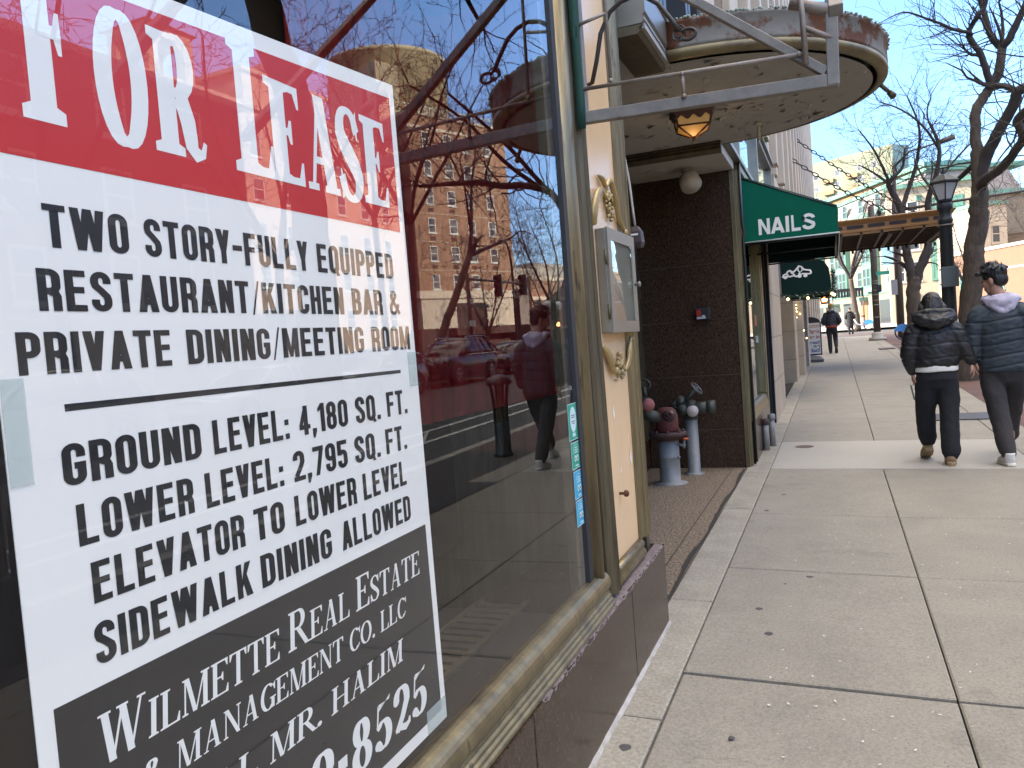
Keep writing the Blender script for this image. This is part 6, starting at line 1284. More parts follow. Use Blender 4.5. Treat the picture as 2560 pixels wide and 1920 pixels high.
def tree(name, lab, base, limbs, seed, twigs=1.0, length=1.0, levels=3, fine=.0045, up=.15, droop=0.0, group='bare street trees', trunk_n=1, start=.25):
    """limbs[0:trunk_n] are trunks; every limb sprouts zig-zag branches down to twigs"""
    R = random.Random(seed); t = thing(name, lab, 'tree', base, group); tr = MB(); cw = MB()
    def sprout(p, d, r, ln, lev):
        n = max(3, int(ln / (.16 if lev > 0 else .10))); pts = [p.copy()]; rs = [r]; q = p.copy(); dd = d.copy(); zig = 1
        perp = dd.orthogonal().normalized()
        for i in range(n):
            zig = -zig; w = Vector((R.gauss(0, 1), R.gauss(0, 1), R.gauss(0, 1))) * .22
            dd = (dd + w * .9 + perp * zig * .16 + Vector((0, 0, up * .25 - droop * (i / n)))).normalized()
            q = q + dd * (ln / n); pts.append(q.copy()); rs.append(max(fine * .7, r * (1 - .75 * (i + 1) / n)))
            if lev > 0 and i >= 1 and R.random() < (.62 if lev > 1 else .72) * twigs:
                a = dd.orthogonal().normalized(); a.rotate(Matrix.Rotation(R.uniform(0, 2 * pi), 3, dd)); nd = (dd * R.uniform(.35, .9) + a * R.uniform(.5, 1.0)).normalized()
                sprout(q, nd, max(fine, rs[-1] * R.uniform(.45, .7)), ln * R.uniform(.32, .6), lev - 1)
        cw.tube(pts, rs, 5 if r > .02 else (4 if r > .009 else 3), cap=False)
    for li, lb in enumerate(limbs):
        pts = bez(lb); 
        for i, (p, r) in enumerate(pts):
            if 0 < i < len(pts) - 1: pts[i] = (p + Vector((R.gauss(0, 1), R.gauss(0, 1), R.gauss(0, .4))) * r * .07, r * R.uniform(.985, 1.015))
        (tr if li < trunk_n else cw).tube([p for p, r in pts], [r for p, r in pts], 14 if li < trunk_n else 8)
        if li < trunk_n and levels < 9 and start > 1: continue
        k0 = 0 if li >= trunk_n else int(len(pts) * .55)
        for i in range(k0, len(pts) - 1):
            p, r = pts[i]; f = i / (len(pts) - 1)
            if f < start and li >= trunk_n and r > .07: continue
            d = (pts[i + 1][0] - p).normalized(); m_ = 1 if r > .07 else 2
            for _ in range(m_):
                if R.random() < .62 * twigs * (1.0 if r < .09 else .35):
                    a = d.orthogonal().normalized(); a.rotate(Matrix.Rotation(R.uniform(0, 2 * pi), 3, d)); nd = (d * R.uniform(.2, .9) + a + Vector((0, 0, .25))).normalized()
                    sprout(p, nd, min(r * .4, R.uniform(.007, .016)), length * R.uniform(.6, 1.5), levels - 1)
        p, r = pts[-1]; d = (p - pts[-2][0]).normalized()
        if li >= trunk_n or True:
            for _ in range(3): sprout(p, (d + Vector((R.gauss(0, .4), R.gauss(0, .4), R.gauss(0, .4)))).normalized(), max(.005, r * .55), length * R.uniform(.8, 1.5), levels - 1)
    tr.build('trunk', m_bark, t, fix=False); cw.build('crown', [m_twig], t, fix=False); return t
g0 = gz(3.3, 17)
# the big street tree ahead: trunk and limbs read off the photograph at its own distance
tree('street_tree', 'big bare street tree rising behind the walkers beside the charcoal lamp', (3.2, 17, g0), [
    [(3.12, 17, g0 - .1, .27), (3.17, 17, .55, .205), (3.19, 17, 1.49, .19), (3.27, 17, 2.30, .178), (3.30, 17, 2.70, .172), (3.38, 17, 3.09, .168), (3.40, 17, 3.49, .155), (3.42, 17, 3.75, .13), (3.40, 17, 4.2, .105), (3.41, 17.05, 4.63, .092), (3.43, 17.1, 5.06, .09), (3.57, 17.2, 5.31, .088), (3.74, 17.3, 5.55, .086), (3.86, 17.3, 5.77, .082), (3.93, 17.3, 6.2, .074)],
    [(3.93, 17.3, 6.2, .07), (3.78, 17.4, 6.48, .06), (3.69, 17.5, 7.01, .05), (3.6, 17.6, 7.8, .03)],
    [(3.93, 17.3, 6.2, .075), (4.04, 17.2, 6.34, .07), (4.24, 17.1, 6.74, .06), (4.5, 16.9, 7.4, .04)],
    [(3.72, 17.3, 5.52, .07), (3.67, 17.2, 5.72, .062), (3.55, 17.1, 6.1, .055), (3.37, 17, 6.42, .05), (3.41, 17, 6.62, .045), (3.52, 16.9, 6.75, .042), (3.64, 16.9, 7.0, .038), (3.60, 16.8, 7.6, .02)],
    [(3.40, 17, 6.45, .034), (3.35, 16.9, 6.47, .032), (3.1, 16.8, 6.55, .028), (2.89, 16.7, 6.66, .024), (2.64, 16.6, 6.78, .02), (2.28, 16.5, 6.94, .014), (1.93, 16.4, 6.83, .008)],
    [(3.55, 17.1, 6.1, .034), (3.42, 17.1, 6.12, .03), (3.33, 17.1, 6.2, .022)],
    [(3.42, 17, 3.75, .12), (3.53, 16.9, 4.18, .108), (3.68, 16.7, 4.52, .10), (3.90, 16.5, 4.91, .092), (3.97, 16.4, 5.14, .09), (4.18, 16.3, 5.25, .082), (4.6, 16.0, 5.6, .07), (5.2, 15.6, 6.2, .04)],
    [(3.97, 16.4, 5.14, .055), (3.86, 16.7, 5.35, .055), (3.72, 17.1, 5.48, .06)],
    [(3.42, 17, 3.6, .10), (3.46, 16.6, 3.74, .085), (3.46, 15.0, 3.69, .072), (3.42, 13.4, 3.77, .062), (3.20, 12.3, 3.74, .056), (3.0, 11.4, 3.69, .052), (2.97, 10.3, 3.60, .048), (2.98, 9.5, 3.47, .044), (3.0, 8.9, 3.42, .042), (3.0, 8.2, 3.30, .03), (3.05, 7.4, 3.15, .016)],
    [(3.38, 17, 4.15, .055), (3.34, 17.4, 4.1, .05), (3.12, 18.3, 3.96, .042), (2.9, 18.9, 4.0, .034), (2.72, 19.3, 4.35, .022), (2.6, 19.5, 4.8, .013)],
    [(3.2, 12.3, 3.74, .045), (3.2, 11.4, 3.95, .036), (3.25, 10.4, 4.25, .028), (3.4, 9.0, 4.6, .016)],
    [(2.98, 11.2, 3.66, .034), (3.2, 10.2, 3.95, .028), (3.3, 9.2, 4.3, .02), (3.5, 8.2, 4.5, .012)],
], 11, twigs=.66, length=.95, levels=3, fine=.0035)
g1 = gz(3.3, 28)
tree('street_tree', 'forked bare street tree standing behind the golden canopy', (3.15, 28, g1), [
    [(3.16, 28, g1 - .1, .27), (3.15, 28, 1.68, .205), (3.17, 28, 2.2, .20), (3.22, 28, 2.55, .185)],
    [(3.19, 28, 2.2, .185), (3.16, 28, 2.6, .16), (3.07, 28, 3.06, .13), (3.0, 28, 3.69, .12), (2.95, 28, 4.62, .11), (2.72, 28, 5.3, .095), (2.62, 28, 5.59, .08), (2.78, 28, 5.8, .06), (3.05, 28.2, 6.1, .045), (3.15, 28.4, 6.7, .03)],
    [(3.20, 28, 2.2, .185), (3.28, 28, 2.6, .16), (3.46, 28, 3.02, .13), (3.67, 28, 3.64, .11), (3.70, 28, 4.4, .10), (3.72, 28, 5.0, .085), (3.95, 27.8, 5.7, .07), (4.05, 27.8, 6.5, .055), (3.8, 27.8, 7.3, .035)],
    [(2.72, 28, 5.3, .06), (2.5, 27.6, 5.9, .045), (2.2, 27.3, 6.6, .03), (1.8, 27, 7.2, .016)],
    [(2.95, 28, 4.7, .08), (3.2, 28.4, 5.4, .07), (3.5, 28.6, 6.3, .055), (3.6, 28.5, 7.3, .035), (3.3, 28.4, 8.3, .02)],
    [(3.72, 28, 5.0, .06), (4.1, 28.6, 5.6, .05), (4.6, 29, 6.2, .035), (5.2, 29.2, 6.8, .02)],
    [(4.05, 27.8, 6.4, .04), (3.6, 27.4, 7.1, .034), (3.0, 27, 7.6, .026), (2.4, 26.8, 7.9, .016)],
    [(2.62, 28, 5.6, .05), (2.3, 28.4, 6.0, .036), (1.9, 28.8, 6.4, .024)],
], 23, twigs=.85, length=1.05, levels=3, fine=.006)
# tree close on the left, seen only in the glass over the poster: leaning trunk
g2 = gz(3.2, 5.5)
tree('street_tree', 'dark leaning trunk seen in the glass across the top of the poster', (3.08, 5.5, g2), [
    [(3.08, 5.55, g2 - .1, .22), (3.08, 5.50, 1.0, .165), (3.07, 5.48, 2.2, .150), (3.06, 5.42, 3.3, .145), (3.05, 5.14, 4.1, .140), (3.02, 4.85, 5.2, .12), (2.95, 4.5, 7.0, .09)],
    [(2.95, 4.9, 4.8, .07), (2.8, 5.6, 5.2, .055), (2.7, 6.6, 5.5, .04), (2.6, 7.6, 5.3, .03), (2.6, 8.4, 5.0, .018)],
    [(2.95, 4.8, 5.2, .06), (3.3, 5.8, 5.9, .045), (3.4, 7.0, 6.2, .03), (3.4, 8.0, 6.0, .018)],
    [(2.9, 4.6, 5.8, .06), (3.0, 3.6, 6.0, .045), (3.1, 2.6, 5.7, .03), (3.1, 1.8, 5.3, .018)],
    [(2.9, 4.4, 6.8, .07), (3.6, 5.0, 7.6, .05), (4.2, 6.0, 8.2, .03)],
    [(2.9, 4.4, 6.9, .07), (2.7, 3.6, 7.8, .05), (2.6, 2.6, 8.4, .03)],
], 5, twigs=.55, length=.9, levels=3, droop=.25)
# across the street
def far_tree(x, y, lean, h, seed, lab, fork=.45, r=.17, tw=.7):
    R = random.Random(seed); z0 = gz(4, y); lx, ly = lean
    top = (x + lx, y + ly, z0 + h * fork); L_ = [[(x, y, z0 - .1, r * 1.25), (x + lx * .3, y + ly * .3, z0 + h * fork * .35, r), (x + lx * .65, y + ly * .65, z0 + h * fork * .7, r * .9), (*top, r * .8)]]
    for k in range(5):
        a = 2 * pi * k / 5 + R.uniform(-.4, .4); s = R.uniform(.16, .30) * h; p = [(*top, r * .6)]; q = Vector(top)
        for j in range(4): q = q + Vector((cos(a) * s * .33 + lx * .12, sin(a) * s * .33 + ly * .16, h * (1 - fork) * .24)); a += R.uniform(-.5, .5); p.append((q.x, q.y, q.z, r * (.5 - .11 * j)))
        L_.append(p)
    return tree('street_tree', lab, (x, y, z0), L_, seed, twigs=tw, length=h * .13, levels=3, fine=.012)
g3 = gz(4, 30)
tree('street_tree', 'long leaning bare trunk forking in front of the reflected brick hotel', (15.3, 29.0, g3), [
    [(15.3, 28.6, g3 - .1, .24), (15.1, 30.2, 1.5, .20), (15.0, 31.8, 3.2, .18), (15.0, 34.1, 5.75, .16)],
    [(15.0, 34.1, 5.7, .12), (15.0, 34.6, 7.2, .10), (15.2, 35.4, 9.2, .07), (15.2, 36.2, 11.0, .04)],
    [(15.0, 34.1, 5.75, .12), (15.0, 37.0, 6.5, .09), (15, 39.6, 7.15, .06), (15, 40.8, 7.6, .05), (15, 42.5, 7.7, .03), (15, 44.5, 7.4, .015)],
    [(15.0, 34.5, 6.9, .07), (14.6, 33.4, 8.4, .05), (14.3, 32.4, 9.8, .03)],
], 31, twigs=.8, length=1.5, levels=3, fine=.010)
far_tree(15.4, 28.9, (0, .5), 13, 41, 'straight bare trunk left of the long leaning one in the reflection', .5, .145, .7)
far_tree(15.9, 27.6, (-.1, -.4), 12, 42, 'bare trunk nearest the poster edge in the reflection', .55, .14, .7)
far_tree(15.6, 20.5, (.2, .6), 11, 43, 'bare tree across the street dimly seen on the poster lettering', .4, .17, .6)
far_tree(15.6, 13.0, (-.2, -.3), 11, 44, 'leftmost bare tree across the street, dim over the poster', .4, .17, .6)
far_tree(17.5, 41.0, (0, .2), 6.5, 45, 'small spreading bare tree before the hotel base in the reflection', .25, .10, .9)
far_tree(24, 68, (0, 0), 9, 46, 'bare tree beside the low brick shop in the reflection', .3, .15, .9)
far_tree(2.3, 60.5, (-.3, 0), 8.5, 47, 'stout pollarded bare tree beyond the intersection by the black awning', .42, .19, .9)
far_tree(9.2, 63, (.2, 0), 7.5, 48, 'bare young tree before the green copper bays', .3, .12, .9)
far_tree(13.2, 58, (.2, 0), 8.0, 49, 'bare young tree against the orange brick building', .3, .14, .9)
far_tree(16.0, 50, (.4, 0), 9.5, 50, 'spreading bare tree at the right edge behind the walkers', .3, .15, .9)
# ------------------------------------------------------------------ cars parked across the street
m_tyre = MPLAIN('tyre_rubber', (.018, .018, .019), .8); m_rim = MPLAIN('alloy_rim', (.45, .46, .47), .3, .8); m_cgl = MPLAIN('car_glass', (.012, .015, .018), .03, 0, 1.0); m_trim = MPLAIN('black_car_trim', (.02, .02, .022), .5)
m_hl = MPLAIN('headlight_lens', (.55, .56, .58), .08, .3); m_tl = MPLAIN('tail_lens', (.30, .012, .012), .15); m_chrome = MPLAIN('chrome', (.65, .65, .66), .12, 1.0)
def car(name, lab, cat, paint, S_, x, y, rot, grille=True, rails=False):
    """S_: length, width, height, belt, hood height, front axle, rear axle, wheel radius, roof stations"""
    t = thing(name, lab, cat, (0, 0, 0), 'cars parked across the street'); L, Wd, H, belt, hood, fa, ra, wr, roof = S_; w = Wd / 2; g = .22
    pm = MPLAIN(name + '_paint', paint, .22, .35, .6, coat=.8)
    # body: cross sections from nose (x = L/2) to tail, rising over the bonnet
    st = [(L / 2, .42, hood - .18, .72), (L / 2 - .06, .30, hood - .10, .86), (L / 2 - .35, g, hood, .95), (roof[0][0], g, hood + .06, .99), (roof[0][0] - .5, g, belt, 1.0), (0, g, belt, 1.0), (roof[-1][0] + .5, g, belt + .02, 1.0), (-L / 2 + .25, g, belt + .01, .97), (-L / 2 + .04, .30, belt - .05, .90), (-L / 2, .42, belt - .16, .82)]
    rings = []
    for xx, zb, zt, k in st:
        m_ = (zb + zt) / 2
        half = [(-.0, zt + .015), (k * w * .62, zt + .01), (k * w * .86, zt - .015), (k * w * .955, zt - .07), (k * w * 1.0, m_ + .08), (k * w * .985, m_ - .12), (k * w * .94, zb + .05), (k * w * .86, zb), (0, zb)]
        rings.append([(xx, p[0], p[1]) for p in half] + [(xx, -p[0], p[1]) for p in half[-2:0:-1]])
    b = MB(); b.loft(rings); body = b.build('body', pm, t); md = body.modifiers.new('s', 'SUBSURF'); md.levels = 2; md.render_levels = 2
    # glasshouse
    rr = []
    for xx, z, k in roof:
        zb = belt - .03; half = [(0, z + .015), (k * w * .55, z), (k * w * .72, z - .04), (k * w * .93, (z + zb) / 2 * .5 + zb * .5), (w * .965 * max(k, .9), zb)]
        rr.append([(xx, p[0], p[1]) for p in half] + [(xx, -p[0], p[1]) for p in half[-1:0:-1]])
    b = MB(); b.loft(rr, smooth=True); b.build('window', m_cgl, t)
    b = MB(); mids = roof[1:-1]; b.loft([[(xx, s * k * w * f, z + dz) for s, f, dz in ((-1, .735, -.05), (-1, .60, .004), (-1, .0, .026), (1, .60, .004), (1, .735, -.05), (1, .70, -.06), (0, 0, -.03), (-1, .7, -.06))] for xx, z, k in mids]); b.build('roof', pm, t)
    b = MB()
    for s in (-1, 1):
        for i, (a, c) in enumerate(((roof[0], roof[1]), (roof[-1], roof[-2]))):
            p0 = Vector((a[0], s * w * .955, belt - .02)); p1 = Vector((c[0], s * c[2] * w * .735, c[1] - .05)); b.tube([p0, p0.lerp(p1, .5) + Vector((0, s * .02, .03)), p1], [.045, .04, .035], 8)
        for f in (.40, .62) if len(roof) > 4 else (.5,):
            xm = roof[1][0] + (roof[-2][0] - roof[1][0]) * f; zt = max(r[1] for r in roof); b.tube([(xm, s * w * .97, belt - .02), (xm - .03, s * w * .74, zt - .05)], .03, 6)
    b.build('pillar', pm, t)
    b = MB()
    for s in (-1, 1): b.box(roof[0][0] - .35, roof[-1][0] + .1, s * w * .965 - .012, s * w * .965 + .012, belt - .045, belt - .02)
    b.build('belt_trim', m_chrome, t)
    for xx in (fa, ra):
        for s in (-1, 1):
            yy = s * (w - .10)
            b = MB(); b.lathe([(wr * .62, -.11), (wr * .97, -.105), (wr, -.07), (wr, .07), (wr * .97, .105), (wr * .62, .11)], (xx, yy, wr), 28, 'y'); wh = b.build('wheel', m_tyre, t)
            b = MB(); b.lathe([(wr * .62, .085 * s), (wr * .66, .112 * s), (wr * .60, .114 * s), (wr * .56, .07 * s)], (xx, yy, wr), 24, 'y')
            for k in range(5): a = 2 * pi * k / 5 + .3; b.bar((xx + .05 * cos(a), yy + s * .105, wr + .05 * sin(a)), (xx + wr * .6 * cos(a), yy + s * .10, wr + wr * .6 * sin(a)), .06, .02, (0, 1, 0))
            b.lathe([(.055, .09 * s), (.05, .118 * s), (0, .12 * s)], (xx, yy, wr), 12, 'y'); b.build('rim', m_rim, wh)
            b = MB(); n = 20; ro = wr * 1.20
            b.loft([[(xx + r_ * cos(pi * (k - 1) / (n - 2)), s * (w * oo), wr + r_ * sin(pi * (k - 1) / (n - 2))) for r_, oo in ((ro, 1.012), (ro * .90, 1.005), (ro * .90, .7), (ro, .7))] for k in range(n)]); b.build('wheel_arch', m_trim, t)
            b = MB(); b.lathe([(wr * 1.07, s * .04), (0, s * .04)], (xx, yy - s * .02, wr + .01), 24, 'y'); b.build('wheel_well', MPLAIN('wheel_well', (.006, .006, .006), .9), t)
    for s in (-1, 1):
        b = MB(); b.loft([[(L / 2 - .02 - dx, s * yq * w, hood - .13 + dz) for dz in (-.05, .05)] + [(L / 2 - .04 - dx, s * yq * w, hood - .13 + dz) for dz in (.05, -.05)] for dx, yq in ((.035, .52), (.06, .66), (.12, .80), (.24, .90))], smooth=False); b.build('headlight', m_hl, t)
        b = MB(); b.loft([[(-L / 2 + dx, s * yq * w, belt - .13 + dz) for dz in (-.08, .08)] + [(-L / 2 + dx + .05, s * yq * w, belt - .13 + dz) for dz in (.08, -.08)] for dx, yq in ((-.005, .60), (.0, .76), (.05, .90), (.2, .965))], smooth=False); b.build('taillight', m_tl, t)
        b = MB(); b.sphere((roof[0][0] - .50, s * (w + .10), belt + .05), (.07, .10, .07), 12, 8); b.tube([(roof[0][0] - .50, s * w * .95, belt), (roof[0][0] - .5, s * (w + .05), belt + .03)], .03, 6); b.build('mirror', pm, t)
        b = MB()
        for xx in (roof[0][0] - 1.25, roof[0][0] - 2.1): b.tube([(xx, s * (w * 1.0 + .012), belt - .13), (xx - .16, s * (w + .016), belt - .13)], .016, 6)
        b.build('door_handle', m_chrome, t)
        b = MB(); b.box(ra + wr * 1.2, fa - wr * 1.2, s * w * .95 - .03, s * w * .95 + .03, g - .02, g + .08); b.build('side_skirt', m_trim, t)
    b = MB()
    if grille:
        for k in range(7): yy = (-.40 + .8 * k / 6) * w; b.box(L / 2 - .05, L / 2 + .012, yy - .035, yy + .035, hood - .24, hood - .08)
        b.build('grille', m_chrome, t)
    else: b.box(L / 2 - .05, L / 2 + .01, -.42 * w, .42 * w, hood - .20, hood - .12); b.build('grille', m_trim, t)
    b = MB(); b.box(L / 2 - .1, L / 2 + .015, -.72 * w, .72 * w, .30, .46); b.box(-L / 2 - .015, -L / 2 + .1, -.75 * w, .75 * w, .30, .48); b.build('bumper', m_trim, t, bevel=.03)
    b = MB(); b.box(L / 2 + .012, L / 2 + .022, -.22, .22, .44, .55); b.build('licence_plate', MPLAIN('plate_white', (.5, .5, .48), .5), t)
    if rails:
        b = MB()
        for s in (-1, 1): b.tube([(roof[1][0] - .1, s * w * .66, H - .03), (roof[1][0] - .3, s * w * .66, H + .05), (roof[-2][0] + .25, s * w * .66, H + .04), (roof[-2][0] + .05, s * w * .66, H - .03)], .018, 6)
        b.build('roof_rail', m_chrome, t)
    t.rotation_euler = (0, 0, rot); t.location = (x, y, rz(y)); return t
SUV = (4.82, 1.94, 1.76, 1.14, 1.06, 1.45, -1.46, .385, [(1.02, 1.16, .93), (.25, 1.66, .98), (-.4, 1.75, 1.0), (-1.5, 1.72, .98), (-2.0, 1.60, .95), (-2.32, 1.18, .93)])
XOV = (4.55, 1.86, 1.66, 1.06, .98, 1.36, -1.34, .345, [(1.05, 1.08, .93), (.25, 1.56, .97), (-.4, 1.65, 1.0), (-1.3, 1.60, .97), (-1.8, 1.45, .93), (-2.2, 1.10, .92)])
SED = (4.75, 1.83, 1.45, .95, .86, 1.40, -1.40, .325, [(1.0, .97, .92), (.15, 1.37, .97), (-.35, 1.44, 1.0), (-.9, 1.42, .98), (-1.35, 1.30, .94), (-1.95, .99, .92)])
down = -pi / 2
car('parked_suv', 'dark navy SUV with chrome-slotted grille mirrored right of the poster', 'car', (.012, .013, .020), SUV, 12.95, 27.5, down, rails=True)
car('parked_crossover', 'silver-grey crossover half hidden by the poster edge, ahead of the dark SUV', 'car', (.42, .44, .47), XOV, 12.9, 21.6, down, False)
car('parked_sedan', 'white saloon car dimly mirrored across the middle of the poster', 'car', (.62, .63, .63), SED, 12.95, 16.2, down, False)
car('parked_van', 'pale boxy SUV dimly mirrored at the left edge of the poster', 'car', (.50, .50, .44), SUV, 12.95, 9.7, down, False)
car('parked_hatchback', 'dark car parked just behind the navy SUV, partly hidden by the mirrored walker', 'car', (.02, .016, .018), SED, 12.95, 33.4, down, False)
# ------------------------------------------------------------------ people
m_skin = M('skin', (.48, .27, .18), .55, col2=(.42, .22, .15), ns=20); m_hair = M('black_hair', (.008, .007, .007), .5, col2=(.013, .011, .010), ns=40, stretch=(1, 1, .15), bump=.6, bs=60)
V3 = lambda *a: Vector(a)
def cap(b, pts, r, n=16, side=(1, 0, 0)):
    """tapered round-ended limb; r: list of radius or (across, depth)"""
    pts = [Vector(p) for p in pts]; R = [(q if hasattr(q, '__len__') else (q, q)) for q in r]
    d0 = (pts[0] - pts[1]).normalized(); d1 = (pts[-1] - pts[-2]).normalized(); m0, m1 = min(R[0]), min(R[-1])
    P = [pts[0] + d0 * m0 * .95, pts[0] + d0 * m0 * .7] + pts + [pts[-1] + d1 * m1 * .7, pts[-1] + d1 * m1 * .95]
    k = lambda q, f: (q[0] * f, q[1] * f)
    return b.tube(P, [k(R[0], .25), k(R[0], .72)] + R + [k(R[-1], .72), k(R[-1], .25)], n, side=side)
def spl(pts, n=4): return [p for p, r in bez([(*p, 0) for p in pts], n)]
def splr(pts, rs, n=4):
    a = bez([(*p, (r if not hasattr(r, '__len__') else r[0])) for p, r in zip(pts, rs)], n); c = bez([(*p, (r if not hasattr(r, '__len__') else r[1])) for p, r in zip(pts, rs)], n)
    return [p for p, _ in a], [(q[1], w[1]) for q, w in zip(a, c)]
def limb(b, pts, rs, n=16, side=(1, 0, 0)): p, r = splr(pts, rs); return cap(b, p, r, n, side)
def wr(scale, amp, dirn=None, sharp=1.0, seed=0.0):
    def f(co, no):
        q = Vector((co.x * scale[0] + seed, co.y * scale[1], co.z * scale[2])); v = noise.fractal(q, 1.0, 2.0, 3)
        return amp * (abs(v) ** sharp * (1 if v > 0 else -1))
    return f
def hand(b, w, d, up, s, curl=.5, spread=.010):
    """palm at wrist w heading d with five jointed fingers; up = back-of-hand normal, s = thumb side sign"""
    d = d.normalized(); up = (up - d * up.dot(d)).normalized(); sd = d.cross(up) * s
    b.tube([w - d * .02, w + d * .02, w + d * .06, w + d * .085], [(.024, .018), (.030, .016), (.040, .015), (.036, .012)], 12, side=sd)
    for k, (ln, off) in enumerate(((.072, .031), (.082, .011), (.076, -.010), (.060, -.029))):
        p = w + d * .08 + sd * off; dd = d.copy(); pts = [p - d * .02, p]
        for j, f in enumerate((.45, .32, .26)):
            dd = (dd - up * curl * (.55 + .35 * j)).normalized(); p = p + dd * ln * f; pts.append(p)
        cap(b, pts, [.0085, .0088, .0082, .0076, .0066], 8)
    p = w + d * .025 + sd * .026; cap(b, [p, p + d * .03 + sd * .022 - up * .008, p + d * .058 + sd * .026 - up * .02, p + d * .075 + sd * .018 - up * .028], [.012, .0115, .010, .0075], 8)
def head_mesh(b, c, yaw, pitch, k=1.0, roll=0.0):
    """head centred between the ears at c, facing +Y before turning"""
    m = Matrix.Translation(c) @ Matrix.Rotation(yaw, 4, 'Z') @ Matrix.Rotation(pitch, 4, 'X') @ Matrix.Rotation(roll, 4, 'Y') @ Matrix.Scale(k, 4)
    def sp(p, r):
        t = MB(); t.sphere((0, 0, 0), r, 18, 12); b.add([m @ (Vector(p) + Vector(v)) for v in t.v], t.f, True)
    sp((0, -.012, .025), (.074, .092, .095)); sp((0, .035, -.025), (.060, .062, .085)); sp((0, .045, -.085), (.042, .045, .035))
    sp((0, .096, -.022), (.013, .022, .018)); sp((0, .090, .000), (.010, .014, .030)); sp((0, .086, -.058), (.026, .014, .008)); sp((0, .086, -.070), (.022, .014, .008)); sp((-.028, .082, .022), (.020, .010, .007)); sp((.028, .082, .022), (.020, .010, .007))
    for s in (-1, 1): sp((s * .076, -.012, -.015), (.012, .020, .034)); sp((s * .045, .06, -.025), (.022, .028, .026))
    return m
def face_bits(m, root, body):
    b = MB(); 
    for s in (-1, 1):
        t = MB(); t.sphere((s * .030, .083, .008), (.014, .010, .007), 10, 8); b.add([m @ Vector(v) for v in t.v], t.f, True)
    b.build('eyes', MPLAIN('dark_eye', (.03, .02, .015), .2), body)
def person_near():
    pass
# ---- man: charcoal quilted jacket, lilac hood, dark grey trousers, white trainers, mid stride
mx = 2.215
man = thing('person', 'tall walker in blue-grey quilted jacket with pale lilac hood and white trainers', 'person', (mx, 8.4, 0), 'couple walking hand in hand')
ml = MPLAIN('jacket_slate', (.030, .042, .052), .55)
m_jack = M('quilted_slate_nylon', (.030, .043, .054), .68, col2=(.026, .036, .045), ns=12); m_lilac = M('lilac_fleece', (.50, .46, .56), .9, col2=(.45, .41, .51), ns=60, bump=.3); m_trou = M('charcoal_sweat_cloth', (.040, .035, .036), .9, col2=(.030, .027, .028), ns=30, bump=.3)
m_shoe = M('white_leather', (.72, .70, .68), .5, col2=(.62, .60, .58), ns=12); m_sole = MPLAIN('white_sole', (.66, .62, .56), .7)
hz = 1.675; hc = V3(2.185, 8.40, hz)
HJ = V3(1.985, 8.30, .885)        # where the two hands meet
b = MB(); M1 = head_mesh(b, hc, radians(52), radians(-14), 1.03)
limb(b, [(2.225, 8.37, 1.44), (2.215, 8.375, 1.53), (2.19, 8.385, 1.62)], [.062, .056, .054]); limb(b, [(mx + .01, 8.38, .95), (mx, 8.37, 1.2), (mx, 8.36, 1.38)], [(.14, .09), (.15, .10), (.16, .09)])
limb(b, [(2.06, 8.36, 1.40), (1.985, 8.35, 1.16), (1.985, 8.34, .98)], [.05, .04, .028]); limb(b, [(2.39, 8.36, 1.40), (2.48, 8.36, 1.16), (2.47, 8.42, .93)], [.05, .04, .028])
limb(b, [(2.13, 8.38, .93), (2.16, 8.30, .52), (2.19, 8.10, .12)], [.075, .055, .035]); limb(b, [(2.31, 8.4, .93), (2.32, 8.62, .52), (2.34, 8.84, .14)], [.075, .055, .035])
hand(b, V3(1.985, 8.335, .965), V3(-.03, .02, -1), V3(-1, -.2, 0), -1, .42); hand(b, V3(2.47, 8.43, .92), V3(0, .1, -1), V3(1, 0, 0), 1, .5)
body = organic(b, 'body', m_skin, man, .0055, 2); face_bits(M1, man, body)
b = MB(); t_ = MB(); t_.sphere((0, 0, 0), (.088, .104, .088), 20, 14); b.add([M1 @ (Vector((0, -.022, .052)) + Vector(v)) for v in t_.v if True], t_.f, True); t_ = MB(); t_.sphere((0, -.055, -.005), (.080, .060, .075), 16, 10); b.add([M1 @ Vector(v) for v in t_.v], t_.f, True)
rh = random.Random(6)
for k in range(46):
    a = rh.uniform(0, 2 * pi); e = rh.uniform(.25, 1.35); p = Vector((.082 * cos(a) * cos(e), .098 * sin(a) * cos(e) - .02, .05 + .085 * sin(e))); d = Vector((rh.gauss(0, .3), .35 + rh.gauss(0, .3), .6)).normalized() if e > .8 else Vector((cos(a) * .8, sin(a) * .6 + .3, -.2)).normalized()
    l = rh.uniform(.03, .06); b.tube([M1 @ p, M1 @ (p + d * l * .6), M1 @ (p + d * l + Vector((0, .012, -.008)))], [.016, .011, .004], 6)
for k in range(9): p = Vector((-.06 + .015 * k, .07, .085)); b.tube([M1 @ p, M1 @ (p + Vector((0, .035, .012))), M1 @ (p + Vector((.002, .046, -.012)))], [.015, .011, .003], 6)
hair = organic(b, 'hair', m_hair, man, .006, 1, wr((90, 90, 14), .003))
b = MB()
for k in range(60):
    a = rh.uniform(0, 2 * pi); e = rh.uniform(.5, 1.4); p = Vector((.084 * cos(a) * cos(e), .10 * sin(a) * cos(e) - .02, .052 + .086 * sin(e))); d = Vector((rh.gauss(0, .35), .2 + rh.gauss(0, .35), .8)).normalized(); l = rh.uniform(.03, .055); b.tube([M1 @ p, M1 @ (p + d * l * .6), M1 @ (p + d * l + Vector((0, .014, -.004)))], [.004, .003, .0008], 4)
b.build('hair_strands', m_hair, hair)
